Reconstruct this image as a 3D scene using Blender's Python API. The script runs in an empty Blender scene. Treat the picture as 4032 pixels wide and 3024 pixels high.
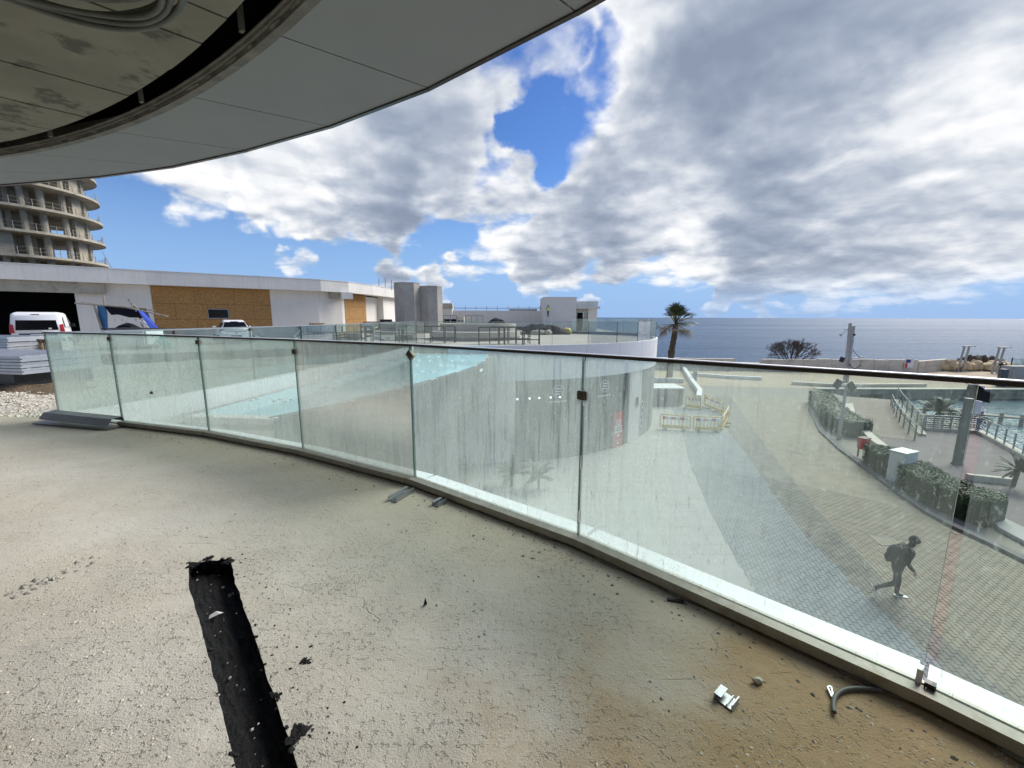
import bpy, bmesh, math, random
from math import sin, cos, tan, atan, atan2, pi, sqrt, radians, hypot
from mathutils import Vector, Matrix, noise
import numpy as np
rnd = random.Random(7)
scene = bpy.context.scene
C = scene.collection

# ------------------------------------------------------------------ camera, sky, sun, exposure
H = 1.55                      # eye height above the balcony floor (z = 0)
FPX = 1600.0                  # focal length in photo pixels (4032 wide)
PITCH = atan(263.6 / FPX)
ROLL = atan(0.00326)
PZ = -6.2                     # plaza level
SEA = -7.3
_r = Vector((1, 0, 0)); _u = Vector((0, sin(PITCH), cos(PITCH))); FW = Vector((0, cos(PITCH), -sin(PITCH)))
RT = _r * cos(ROLL) + _u * sin(ROLL)
UP = _u * cos(ROLL) - _r * sin(ROLL)
EYE = Vector((0, 0, H))
cam = bpy.data.cameras.new('camera'); cam.sensor_width = 36; cam.lens = FPX / 4032 * 36
cam.clip_start = 0.05; cam.clip_end = 80000
camo = bpy.data.objects.new('camera', cam); C.objects.link(camo)
camo.matrix_world = Matrix(((RT.x, UP.x, -FW.x, 0), (RT.y, UP.y, -FW.y, 0), (RT.z, UP.z, -FW.z, H), (0, 0, 0, 1)))
scene.camera = camo

def ray(a, b):
    return FW + RT * ((a - 2016) / FPX) - UP * ((b - 1512) / FPX)
def P(a, b, z):               # where the sight line through a photo point meets the level z
    d = ray(a, b); t = (z - H) / d.z
    return EYE + d * t
def D(a, b, Y):               # ... meets the depth Y
    d = ray(a, b); return EYE + d * (Y / d.y)
def P2(a, b, z):
    p = P(a, b, z); return (p.x, p.y)
def X(a, Y, b=1300):          # x at column a and depth Y
    return D(a, b, Y).x

SUN_AZ, SUN_EL = radians(52), radians(40)
SUN_DIR = Vector((sin(SUN_AZ) * cos(SUN_EL), cos(SUN_AZ) * cos(SUN_EL), sin(SUN_EL)))
sl = bpy.data.lights.new('sun', 'SUN'); sl.energy = 3.0; sl.angle = radians(38); sl.color = (1.0, 0.96, 0.90)
so = bpy.data.objects.new('sun', sl); C.objects.link(so)
so.rotation_euler = (-SUN_DIR).to_track_quat('-Z', 'Y').to_euler(); so.location = (30, 30, 60)

scene.view_settings.view_transform = 'Standard'
scene.view_settings.look = 'None'
scene.view_settings.gamma = 1
scene.view_settings.use_curve_mapping = False
scene.view_settings.exposure = 0.85
cy = scene.cycles
cy.max_bounces = 10; cy.diffuse_bounces = 4; cy.glossy_bounces = 4; cy.transmission_bounces = 6; cy.transparent_max_bounces = 32
cy.sample_clamp_indirect = 6
cy.caustics_reflective = False; cy.caustics_refractive = False

class NT:
    """small helper to write node graphs"""
    def __init__(s, tree): s.t = tree; s.n = tree.nodes; s.l = tree.links
    def new(s, kind, **kw):
        n = s.n.new(kind)
        for k, v in kw.items(): setattr(n, k, v)
        return n
    def put(s, sock, v):
        if v is None: return
        if isinstance(v, bpy.types.NodeSocket): s.l.new(v, sock)
        else: sock.default_value = v
    def math(s, op, a, b=None, c=None, clamp=False):
        n = s.new('ShaderNodeMath', operation=op); n.use_clamp = clamp
        s.put(n.inputs[0], a); s.put(n.inputs[1], b); s.put(n.inputs[2], c)
        return n.outputs[0]
    def vmath(s, op, a, b=None):
        n = s.new('ShaderNodeVectorMath', operation=op)
        s.put(n.inputs[0], a); s.put(n.inputs[1], b)
        return n.outputs['Value'] if op in ('DOT_PRODUCT', 'LENGTH') else n.outputs[0]
    def mapr(s, v, a, b, c=0.0, d=1.0, kind='SMOOTHSTEP'):
        n = s.new('ShaderNodeMapRange', interpolation_type=kind)
        s.put(n.inputs[0], v); s.put(n.inputs[1], a); s.put(n.inputs[2], b); s.put(n.inputs[3], c); s.put(n.inputs[4], d)
        return n.outputs[0]
    def mix(s, f, a, b, blend='MIX'):
        n = s.new('ShaderNodeMix', data_type='RGBA', blend_type=blend)
        s.put(n.inputs[0], f); s.put(n.inputs[6], a); s.put(n.inputs[7], b)
        return n.outputs[2]
    def noise(s, vec, scale, detail=4, rough=0.55, dist=0.0, lac=2.0):
        n = s.new('ShaderNodeTexNoise'); s.put(n.inputs['Vector'], vec)
        n.inputs['Scale'].default_value = scale; n.inputs['Detail'].default_value = detail
        n.inputs['Roughness'].default_value = rough; n.inputs['Distortion'].default_value = dist
        n.inputs['Lacunarity'].default_value = lac
        return n.outputs['Fac']
    def mapping(s, vec, scale=(1, 1, 1), loc=(0, 0, 0), rot=(0, 0, 0)):
        n = s.new('ShaderNodeMapping'); s.put(n.inputs['Vector'], vec)
        n.inputs['Scale'].default_value = scale; n.inputs['Location'].default_value = loc; n.inputs['Rotation'].default_value = rot
        return n.outputs[0]

def build_world():
    w = bpy.data.worlds.new('World'); scene.world = w; w.use_nodes = True
    nt = NT(w.node_tree); nt.n.clear()
    out = nt.new('ShaderNodeOutputWorld')
    sky = nt.new('ShaderNodeTexSky', sky_type='NISHITA'); sky.sun_disc = False
    sky.sun_elevation = SUN_EL; sky.sun_rotation = SUN_AZ; sky.altitude = 10
    sky.air_density = 1.0; sky.dust_density = 0.2; sky.ozone_density = 6.0
    tc = nt.new('ShaderNodeTexCoord'); d = nt.vmath('NORMALIZE', tc.outputs['Generated'])
    sep = nt.new('ShaderNodeSeparateXYZ'); nt.l.new(d, sep.inputs[0])
    dz = nt.math('MAXIMUM', sep.outputs[2], 0.0)
    hsv = nt.new('ShaderNodeHueSaturation'); hsv.inputs['Saturation'].default_value = 1.15; hsv.inputs['Value'].default_value = 0.85; hsv.inputs['Hue'].default_value = 0.51
    nt.l.new(sky.outputs[0], hsv.inputs['Color'])
    # sea haze: the lowest band of sky is a pale even blue
    hz = nt.mapr(sep.outputs[2], 0.0, 0.34, 0.94, 0.0)
    skyc = nt.mix(hz, hsv.outputs[0], (1.95, 3.25, 5.6, 1))
    bg = nt.new('ShaderNodeBackground'); bg.inputs[1].default_value = 0.085
    nt.l.new(skyc, bg.inputs[0])
    inv = nt.math('DIVIDE', 1.0, nt.math('ADD', dz, 0.27))
    cmb = nt.new('ShaderNodeCombineXYZ')
    nt.l.new(nt.math('MULTIPLY', sep.outputs[0], inv), cmb.inputs[0]); nt.l.new(nt.math('MULTIPLY', sep.outputs[1], inv), cmb.inputs[1])
    q = cmb.outputs[0]
    # stretched along the wind so that the banks at the far side lie in long rolls
    p = nt.mapping(q, loc=(3.4, 1.9, 0.4), rot=(0, 0, -0.45), scale=(1.25, 1.35, 1))
    qq = nt.vmath('MULTIPLY', q, (0.962, 0.962, 1.0))
    p2 = nt.mapping(qq, loc=(3.4 + 0.02, 1.9, 0.4), rot=(0, 0, -0.45), scale=(1.25, 1.35, 1))
    def dens(v):
        big = nt.noise(v, 1.25, 3, 0.5, 0.2)
        fine = nt.noise(v, 3.4, 10, 0.53, 0.25)
        wv = nt.new('ShaderNodeTexNoise'); nt.l.new(v, wv.inputs['Vector']); wv.inputs['Scale'].default_value = 4.0; wv.inputs['Detail'].default_value = 4
        vv = nt.vmath('ADD', v, nt.vmath('MULTIPLY', nt.vmath('SUBTRACT', wv.outputs['Color'], (0.5, 0.5, 0.5)), (0.30, 0.30, 0.30)))
        vo = nt.new('ShaderNodeTexVoronoi', feature='SMOOTH_F1', voronoi_dimensions='2D'); nt.l.new(vv, vo.inputs['Vector'])
        vo.inputs['Scale'].default_value = 3.0; vo.inputs['Detail'].default_value = 3; vo.inputs['Roughness'].default_value = 0.5; vo.inputs['Smoothness'].default_value = 0.35; vo.normalize = True
        puff = nt.math('SUBTRACT', 0.78, vo.outputs['Distance'])
        return nt.math('ADD', nt.math('ADD', nt.math('MULTIPLY', big, 0.46), nt.math('MULTIPLY', puff, 0.34)), nt.math('MULTIPLY', nt.math('ADD', fine, 0.15), 0.185))
    n1 = dens(p); n2 = dens(p2)
    # cloud banks and gaps of this sky: (photo point, radius in photo pixels, weight)
    banks = [(2290, 560, 250, -.20), (2120, 640, 120, -.12), (1050, 755, 80, -.12), (2390, 180, 100, -.12), (400, 730, 170, -.16), (600, 1050, 330, -.20), (1050, 1030, 230, -.16), (1720, 930, 150, -.16), (1900, 740, 130, -.12), (1450, 1060, 190, -.12), (2010, 880, 110, -.08),
             (1500, 560, 420, .18), (1250, 600, 330, .12), (800, 720, 260, .17), (1420, 860, 240, .15), (1780, 420, 350, .14), (2080, 900, 260, .18), (2900, 300, 850, .18),
             (3300, 700, 900, .15), (2450, 800, 330, .12), (3700, 300, 700, .13), (2700, 1010, 360, .14), (3500, 960, 520, .14), (1540, 1060, 85, .26), (1480, 975, 110, -.14), (1165, 1000, 80, .26), (760, 1075, 50, .22), (1760, 1160, 90, .30), (2080, 1155, 110, .32), (2330, 1165, 70, .26), (2900, 1165, 110, .26), (3500, 1120, 200, .16), (2150, 1030, 170, .12),
             (2050, 1180, 380, -.06), (3300, 1200, 700, -.16), (2560, 1160, 300, -.14), (1250, 1180, 300, -.06)]
    wn = nt.new('ShaderNodeTexNoise'); nt.l.new(d, wn.inputs['Vector']); wn.inputs['Scale'].default_value = 7.0; wn.inputs['Detail'].default_value = 5
    wob = nt.vmath('MULTIPLY', nt.vmath('SUBTRACT', wn.outputs['Color'], (0.5, 0.5, 0.5)), (0.30, 0.30, 0.30))
    dw = nt.vmath('NORMALIZE', nt.vmath('ADD', d, wob))
    tot = None
    for (a, b, r, wgt) in banks:
        c = ray(a, b).normalized()
        dt = nt.vmath('DOT_PRODUCT', dw, tuple(c))
        m = nt.mapr(dt, cos(r / FPX), 1.0, 0.0, wgt)
        tot = m if tot is None else nt.math('ADD', tot, m)
    low = nt.mapr(sep.outputs[2], 0.03, 0.12, -0.20, 0.0)
    tot = nt.math('ADD', tot, low)
    cov = nt.math('ADD', n1, tot); cov2 = nt.math('ADD', n2, tot)
    mask = nt.mapr(cov, 0.465, 0.615)
    thick = nt.mapr(cov, 0.52, 0.80, 0, 1, 'LINEAR')
    lit = nt.math('MULTIPLY', nt.math('MULTIPLY', nt.math('SUBTRACT', cov, cov2), nt.mapr(thick, 0, 1, 1.0, 0.55, 'LINEAR')), 4.4)
    soft = nt.noise(p, 1.15, 5, 0.55, 0.3)
    tones = [(3600, 560, 330, .20), (3900, 820, 260, .14), (3300, 560, 200, .16), (3250, 950, 200, .12), (2350, 330, 260, .18), (3050, 330, 420, -.20), (2650, 420, 260, -0.180), (2500, 120, 260, 0.197), (1250, 620, 260, 0.270), (760, 700, 220, 0.270), (1480, 880, 230, -0.306), (1650, 350, 250, -0.072), (2620, 740, 260, 0.233), (2480, 950, 220, -0.270),
             (2620, 1050, 240, 0.270), (2120, 860, 170, 0.197), (2150, 1020, 130, -0.197), (3300, 760, 330, -0.197), (3600, 950, 260, -0.144), (3500, 1010, 300, 0.144), (3850, 200, 260, 0.162), (3100, 1075, 200, -0.135), (2900, 620, 200, 0.144)]
    for (a, b, r, wgt) in tones:
        m = nt.mapr(nt.vmath('DOT_PRODUCT', dw, tuple(ray(a, b).normalized())), cos(r / FPX), 1.0, 0.0, wgt)
        soft = nt.math('ADD', soft, m)
    base = nt.math('ADD', nt.math('ADD', nt.mapr(thick, 0.0, 1.0, 0.80, 0.50, 'LINEAR'), nt.math('MULTIPLY', nt.math('SUBTRACT', soft, 0.5), 1.0)), lit, clamp=True)
    ramp = nt.new('ShaderNodeValToRGB'); nt.l.new(base, ramp.inputs[0]); ramp.color_ramp.interpolation = 'B_SPLINE'
    e = ramp.color_ramp.elements
    e[0].position = 0.0; e[0].color = (0.135, 0.165, 0.225, 1)
    e[1].position = 1.0; e[1].color = (0.60, 0.60, 0.60, 1)
    x = e.new(0.40); x.color = (0.225, 0.26, 0.325, 1)
    x = e.new(0.70); x.color = (0.38, 0.405, 0.445, 1)
    cl = nt.new('ShaderNodeBackground'); nt.l.new(ramp.outputs[0], cl.inputs[0])
    mx = nt.new('ShaderNodeMixShader'); fac = nt.math('MULTIPLY', mask, nt.mapr(sep.outputs[2], 0.0, 0.10, 0.30, 1.0))
    nt.l.new(fac, mx.inputs[0]); nt.l.new(bg.outputs[0], mx.inputs[1]); nt.l.new(cl.outputs[0], mx.inputs[2])
    nt.l.new(mx.outputs[0], out.inputs[0])
build_world()

# ------------------------------------------------------------------ materials
MATS = {}
def mat(name, col, rough=0.85, metal=0.0, var=0.15, vscale=3.0, bump=0.0, bscale=30.0, bdist=0.01, stain=None, streak=None, spec=0.5, speck=None, emit=None, coord='Object', vmapscale=(1, 1, 1)):
    """principled surface; var = tonal variation, stain = (colour, scale, low, high, amount), streak = (colour, amount) for runs of dirt down a wall"""
    m = bpy.data.materials.new(name); m.use_nodes = True
    nt = NT(m.node_tree); b = nt.n['Principled BSDF']
    b.inputs['Roughness'].default_value = rough; b.inputs['Metallic'].default_value = metal
    b.inputs['Specular IOR Level'].default_value = spec
    tc = nt.new('ShaderNodeTexCoord').outputs['Object'] if coord == 'Object' else nt.new('ShaderNodeNewGeometry').outputs['Position']
    if vmapscale != (1, 1, 1): tc = nt.mapping(tc, scale=vmapscale)
    c = (*col, 1)
    if var:
        n = nt.noise(tc, vscale, 8, 0.62)
        f = nt.mapr(n, 0.3, 0.7, 0, 1, 'LINEAR')
        c = nt.mix(f, tuple(x * (1 - var) for x in col) + (1,), tuple(min(1, x * (1 + var)) for x in col) + (1,))
    if stain:
        sc, ss, lo, hi, am = stain
        n = nt.noise(nt.mapping(tc, loc=(5.2, 1.3, 2.2)), ss, 7, 0.65)
        c = nt.mix(nt.math('MULTIPLY', nt.mapr(n, lo, hi), am), c, (*sc, 1))
    if streak:
        sc, am = streak
        n = nt.noise(nt.mapping(tc, scale=(5, 5, 0.35)), 1.6, 6, 0.7)
        c = nt.mix(nt.math('MULTIPLY', nt.mapr(n, 0.48, 0.68), am), c, (*sc, 1))
    if speck:
        sc, ss, lo, hi, am = speck
        n = nt.noise(tc, ss, 3, 0.6)
        c = nt.mix(nt.math('MULTIPLY', nt.mapr(n, lo, hi), am), c, (*sc, 1))
    nt.put(b.inputs['Base Color'], c)
    if bump:
        n = nt.noise(tc, bscale, 10, 0.65)
        bp = nt.new('ShaderNodeBump'); bp.inputs['Strength'].default_value = bump; bp.inputs['Distance'].default_value = bdist
        nt.l.new(n, bp.inputs['Height']); nt.l.new(bp.outputs[0], b.inputs['Normal'])
    if emit:
        b.inputs['Emission Color'].default_value = (*emit[0], 1); b.inputs['Emission Strength'].default_value = emit[1]
    MATS[name] = m
    return m

def glass(name, tint, dust, dcol=(0.72, 0.74, 0.70), streaky=1.0, refl=1.0, bottom=0.0):
    """pane of dusty float glass: clear tinted body, mirror on its face, and a film of dust with run marks"""
    m = bpy.data.materials.new(name); m.use_nodes = True
    nt = NT(m.node_tree); nt.n.clear()
    out = nt.new('ShaderNodeOutputMaterial')
    pos = nt.new('ShaderNodeNewGeometry').outputs['Position']
    tr = nt.new('ShaderNodeBsdfTransparent'); tr.inputs[0].default_value = (*tint, 1)
    gl = nt.new('ShaderNodeBsdfGlossy'); gl.inputs['Roughness'].default_value = 0.015
    fr = nt.new('ShaderNodeFresnel'); fr.inputs[0].default_value = 1.45
    m1 = nt.new('ShaderNodeMixShader'); nt.put(m1.inputs[0], nt.math('MULTIPLY', fr.outputs[0], refl * 0.5)); nt.l.new(tr.outputs[0], m1.inputs[1]); nt.l.new(gl.outputs[0], m1.inputs[2])
    runs = nt.mapr(nt.noise(nt.mapping(pos, scale=(11, 11, 0.6)), 2.2, 6, 0.72), 0.50, 0.64)
    cloud = nt.mapr(nt.noise(nt.mapping(pos, scale=(1, 1, 0.8)), 1.3, 5, 0.6), 0.3, 0.7)
    spots = nt.mapr(nt.noise(nt.mapping(pos, scale=(1, 1, 0.45)), 55, 3, 0.6), 0.60, 0.72)
    sp = nt.new('ShaderNodeSeparateXYZ'); nt.l.new(pos, sp.inputs[0])
    low = nt.mapr(sp.outputs[2], 0.05, 1.0, 1.0, 0.0)
    f = nt.math('MULTIPLY_ADD', cloud, dust * 0.5, dust * 0.75)
    f = nt.math('MULTIPLY_ADD', runs, -dust * 0.45 * streaky, f)
    f = nt.math('MULTIPLY_ADD', low, bottom, f)
    if name == 'glass_front':      # the panes above the plaza have been rained clean, the far ones are still coated
        f = nt.math('MULTIPLY', f, nt.mapr(nt.math('ADD', sp.outputs[0], nt.math('MULTIPLY', nt.noise(pos, 1.1, 4, 0.6), 0.9)), 1.25, 1.95, 1.0, 0.20))
        f = nt.math('MULTIPLY', f, nt.math('ADD', nt.mapr(sp.outputs[0], -4.8, -3.4, 1.0, 0.66), nt.mapr(sp.outputs[0], -0.7, 0.5, 0.0, 0.34)))
    f = nt.math('MULTIPLY_ADD', spots, dust * 0.7, f)
    drip = nt.math('MULTIPLY', nt.mapr(nt.noise(nt.mapping(pos, scale=(1, 1, 0.14)), 46, 4, 0.7), 0.605, 0.67), nt.mapr(sp.outputs[2], 0.15, 1.1, 1.0, 0.25))
    f = nt.math('MULTIPLY_ADD', drip, 0.22 if name == 'glass_front' else 0.05, f)
    f = nt.math('MINIMUM', nt.math('MAXIMUM', f, 0.0), 0.9)
    df = nt.new('ShaderNodeBsdfDiffuse')
    tl = nt.new('ShaderNodeBsdfTranslucent')
    dirt = nt.mix(nt.math('MULTIPLY', nt.mapr(nt.noise(nt.mapping(pos, scale=(1, 1, 0.5)), 38, 4, 0.65), 0.56, 0.70), 0.32), (*dcol, 1), (0.30, 0.25, 0.19, 1))
    dirt = nt.mix(nt.math('MULTIPLY', drip, 0.8), dirt, (0.22, 0.17, 0.12, 1))
    nt.l.new(dirt, df.inputs[0]); nt.l.new(dirt, tl.inputs[0])
    m2 = nt.new('ShaderNodeMixShader'); m2.inputs[0].default_value = 0.72; nt.l.new(df.outputs[0], m2.inputs[1]); nt.l.new(tl.outputs[0], m2.inputs[2])
    m3 = nt.new('ShaderNodeMixShader'); nt.put(m3.inputs[0], f); nt.l.new(m1.outputs[0], m3.inputs[1]); nt.l.new(m2.outputs[0], m3.inputs[2])
    nt.l.new(m3.outputs[0], out.inputs[0])
    MATS[name] = m
    return m

# ------------------------------------------------------------------ mesh helpers
class MB:
    def __init__(s): s.v = []; s.f = []; s.m = []
    def add(s, vs, fs, mi=0):
        o = len(s.v); s.v += [tuple(v) for v in vs]
        s.f += [tuple(i + o for i in f) for f in fs]; s.m += [mi] * len(fs)
    def box(s, c, size, rz=0.0, mi=0, rot=None):
        M = rot if rot else Matrix.Rotation(rz, 3, 'Z')
        hx, hy, hz = (k / 2 for k in size)
        vs = [Vector(c) + M @ Vector((x, y, z)) for z in (-hz, hz) for (x, y) in ((-hx, -hy), (hx, -hy), (hx, hy), (-hx, hy))]
        s.add(vs, [(3, 2, 1, 0), (4, 5, 6, 7), (0, 1, 5, 4), (1, 2, 6, 5), (2, 3, 7, 6), (3, 0, 4, 7)], mi)
    def prism(s, poly, z0, z1, mi=0, top=None):
        n = len(poly)
        top = top or poly
        vs = [(x, y, z0) for x, y in poly] + [(x, y, z1) for x, y in top]
        s.add(vs, [tuple(range(n - 1, -1, -1)), tuple(range(n, 2 * n))] + [(i, (i + 1) % n, n + (i + 1) % n, n + i) for i in range(n)], mi)
    def bar(s, a, b, w, h=None, mi=0, up=(0, 0, 1)):
        a = Vector(a); b = Vector(b); d = (b - a)
        if d.length < 1e-6: return
        d.normalize(); h = h or w; u = Vector(up)
        if abs(d.dot(u)) > 0.98: u = Vector((1, 0, 0))
        x = d.cross(u).normalized() * (w / 2); y = x.cross(d).normalized() * (h / 2)
        vs = [q + k * x + l * y for q in (a, b) for k, l in ((-1, -1), (1, -1), (1, 1), (-1, 1))]
        s.add(vs, [(0, 3, 2, 1), (4, 5, 6, 7), (0, 1, 5, 4), (1, 2, 6, 5), (2, 3, 7, 6), (3, 0, 4, 7)], mi)
    def tube(s, pts, r, n=8, mi=0):
        pts = [Vector(p) for p in pts]; k = len(pts)
        rs = r if isinstance(r, (list, tuple)) else [r] * k
        vs = []; ref = None
        for i in range(k):
            d = (pts[min(i + 1, k - 1)] - pts[max(i - 1, 0)]).normalized()
            if ref is None: ref = Vector((0, 0, 1)) if abs(d.z) < 0.9 else Vector((1, 0, 0))
            x = (ref - d * ref.dot(d)).normalized(); y = d.cross(x); ref = x
            vs += [pts[i] + (x * cos(2 * pi * j / n) + y * sin(2 * pi * j / n)) * rs[i] for j in range(n)]
        fs = [(i * n + j, i * n + (j + 1) % n, (i + 1) * n + (j + 1) % n, (i + 1) * n + j) for i in range(k - 1) for j in range(n)]
        fs += [tuple(range(n - 1, -1, -1)), tuple((k - 1) * n + j for j in range(n))]
        s.add(vs, fs, mi)
    def sweep(s, path, prof, mi=0, zo=None):
        """profile [(offset to the path's outer side, z)] drawn along a plan path"""
        k = len(path); pr = []
        for i in range(k):
            a = Vector(path[max(i - 1, 0)][:2]); b = Vector(path[i][:2]); c = Vector(path[min(i + 1, k - 1)][:2])
            d1 = (b - a).normalized() if i else (c - b).normalized(); d2 = (c - b).normalized() if i < k - 1 else d1
            n1 = Vector((-d1.y, d1.x)); n2 = Vector((-d2.y, d2.x)); nn = (n1 + n2).normalized()
            q = 1 / max(0.4, nn.dot(n1))
            pr.append((b, nn * q))
        n = len(prof)
        vs = [(b.x + nn.x * o, b.y + nn.y * o, z + (zo[i] if zo else 0)) for i, (b, nn) in enumerate(pr) for o, z in prof]
        fs = [(i * n + j, (i + 1) * n + j, (i + 1) * n + (j + 1) % n, i * n + (j + 1) % n) for i in range(k - 1) for j in range(n)]
        fs += [tuple(range(n)), tuple((k - 1) * n + j for j in range(n - 1, -1, -1))]
        s.add(vs, fs, mi)
    def lathe(s, c, prof, n=24, mi=0):
        vs = [(c[0] + r * cos(2 * pi * j / n), c[1] + r * sin(2 * pi * j / n), c[2] + z) for r, z in prof for j in range(n)]
        k = len(prof)
        fs = [(i * n + j, i * n + (j + 1) % n, (i + 1) * n + (j + 1) % n, (i + 1) * n + j) for i in range(k - 1) for j in range(n)]
        fs += [tuple(range(n - 1, -1, -1)), tuple((k - 1) * n + j for j in range(n))]
        s.add(vs, fs, mi)
    def blob(s, c, size, seed=0, amp=0.35, sub=1, mi=0, fr=1.5, rz=0):
        bm = bmesh.new(); bmesh.ops.create_icosphere(bm, subdivisions=sub, radius=1)
        M = Matrix.Rotation(rz, 3, 'Z'); vs = []
        for v in bm.verts:
            k = 1 + amp * noise.noise(v.co * fr + Vector((seed * 3.7, seed * 1.3, seed * 2.1)))
            vs.append(Vector(c) + M @ Vector((v.co.x * size[0] * k, v.co.y * size[1] * k, v.co.z * size[2] * k)))
        s.add(vs, [tuple(v.index for v in f.verts) for f in bm.faces], mi); bm.free()
    def build(s, name, mats, parent=None, smooth=False, label=None, cat=None, group=None, kind=None, org=None, local=False, bevel=0.0):
        me = bpy.data.meshes.new(name)
        if parent is not None and not local: off = Vector(OFF.get(parent, (0, 0, 0)))
        elif parent is not None or local: off = Vector((0, 0, 0))
        elif kind == 'structure': off = Vector((0, 0, 0))
        else:
            if org is None:
                xs = [v[0] for v in s.v]; ys = [v[1] for v in s.v]; zs = [v[2] for v in s.v]
                org = ((min(xs) + max(xs)) / 2, (min(ys) + max(ys)) / 2, min(zs))
            off = Vector(org)
        me.from_pydata([(v[0] - off.x, v[1] - off.y, v[2] - off.z) for v in s.v], [], s.f)
        mats = mats if isinstance(mats, (list, tuple)) else [mats]
        for q in mats: me.materials.append(MATS[q] if isinstance(q, str) else q)
        me.polygons.foreach_set('material_index', s.m)
        bm = bmesh.new(); bm.from_mesh(me); bmesh.ops.recalc_face_normals(bm, faces=bm.faces)
        if bevel: bmesh.ops.bevel(bm, geom=[e for e in bm.edges if len(e.link_faces) == 2 and e.calc_face_angle(0) > 0.5], offset=bevel, segments=2, affect='EDGES', clamp_overlap=True)
        bm.to_mesh(me); bm.free()
        if smooth: me.polygons.foreach_set('use_smooth', [True] * len(me.polygons))
        o = bpy.data.objects.new(name, me); C.objects.link(o)
        if parent is not None: o.parent = parent; OFF[o] = OFF.get(parent, (0, 0, 0))
        else: o.location = off; OFF[o] = tuple(off)
        tag(o, label, cat, group, kind)
        return o
OFF = {}
def tag(o, label=None, cat=None, group=None, kind=None):
    for k, v in (('label', label), ('category', cat), ('group', group), ('kind', kind)):
        if v: o[k] = v
def thing(name, label, cat, loc=(0, 0, 0), rz=0.0, group=None, kind=None):
    o = bpy.data.objects.new(name, None); C.objects.link(o); o.empty_display_size = 0.2
    o.location = loc; o.rotation_euler = (0, 0, rz); OFF[o] = tuple(loc)
    tag(o, label, cat, group, kind)
    return o
KIDS = {}
def copy_tree(root, loc, rz=0.0, label=None, scale=None):
    kids = [x for x in C.objects if x.parent is not None]
    def rec(o, par):
        c = o.copy(); C.objects.link(c); c.parent = par
        for k in kids:
            if k.parent is o: rec(k, c)
        return c
    c = rec(root, None); c.location = loc; c.rotation_euler = (0, 0, rz); OFF[c] = tuple(loc)
    if label: c['label'] = label
    if scale: c.scale = scale
    return c
def lerp(a, b, t): return tuple(x + (y - x) * t for x, y in zip(a, b))
def resample(path, n):
    L = [0]
    for a, b in zip(path, path[1:]): L.append(L[-1] + hypot(b[0] - a[0], b[1] - a[1]))
    out = []
    for k in range(n + 1):
        s_ = L[-1] * k / n; i = 0
        while i < len(path) - 2 and L[i + 1] < s_: i += 1
        out.append(lerp(path[i][:2], path[i + 1][:2], (s_ - L[i]) / max(1e-9, L[i + 1] - L[i])))
    return out
def smoothpath(path, n=3):
    for _ in range(n):
        q = [path[0]]
        for a, b in zip(path, path[1:]): q += [lerp(a, b, .25), lerp(a, b, .75)]
        q.append(path[-1]); path = q
    return path
def flat(name, poly, z, m, kind='structure', hole=None, **kw):
    """one sheet filled from its outline, with an optional hole"""
    me = bpy.data.meshes.new(name); bm = bmesh.new()
    es = []
    for loop in [poly] + ([hole] if hole else []):
        vs = [bm.verts.new((x, y, z)) for x, y in loop]
        es += [bm.edges.new((vs[i], vs[(i + 1) % len(vs)])) for i in range(len(vs))]
    bmesh.ops.triangle_fill(bm, edges=es, use_beauty=True)
    for f in bm.faces:
        if f.normal.z < 0: f.normal_flip()
    bm.to_mesh(me); bm.free(); me.materials.append(MATS[m] if isinstance(m, str) else m)
    o = bpy.data.objects.new(name, me); C.objects.link(o); tag(o, kind=kind, **kw); OFF[o] = (0, 0, 0)
    return o

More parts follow.
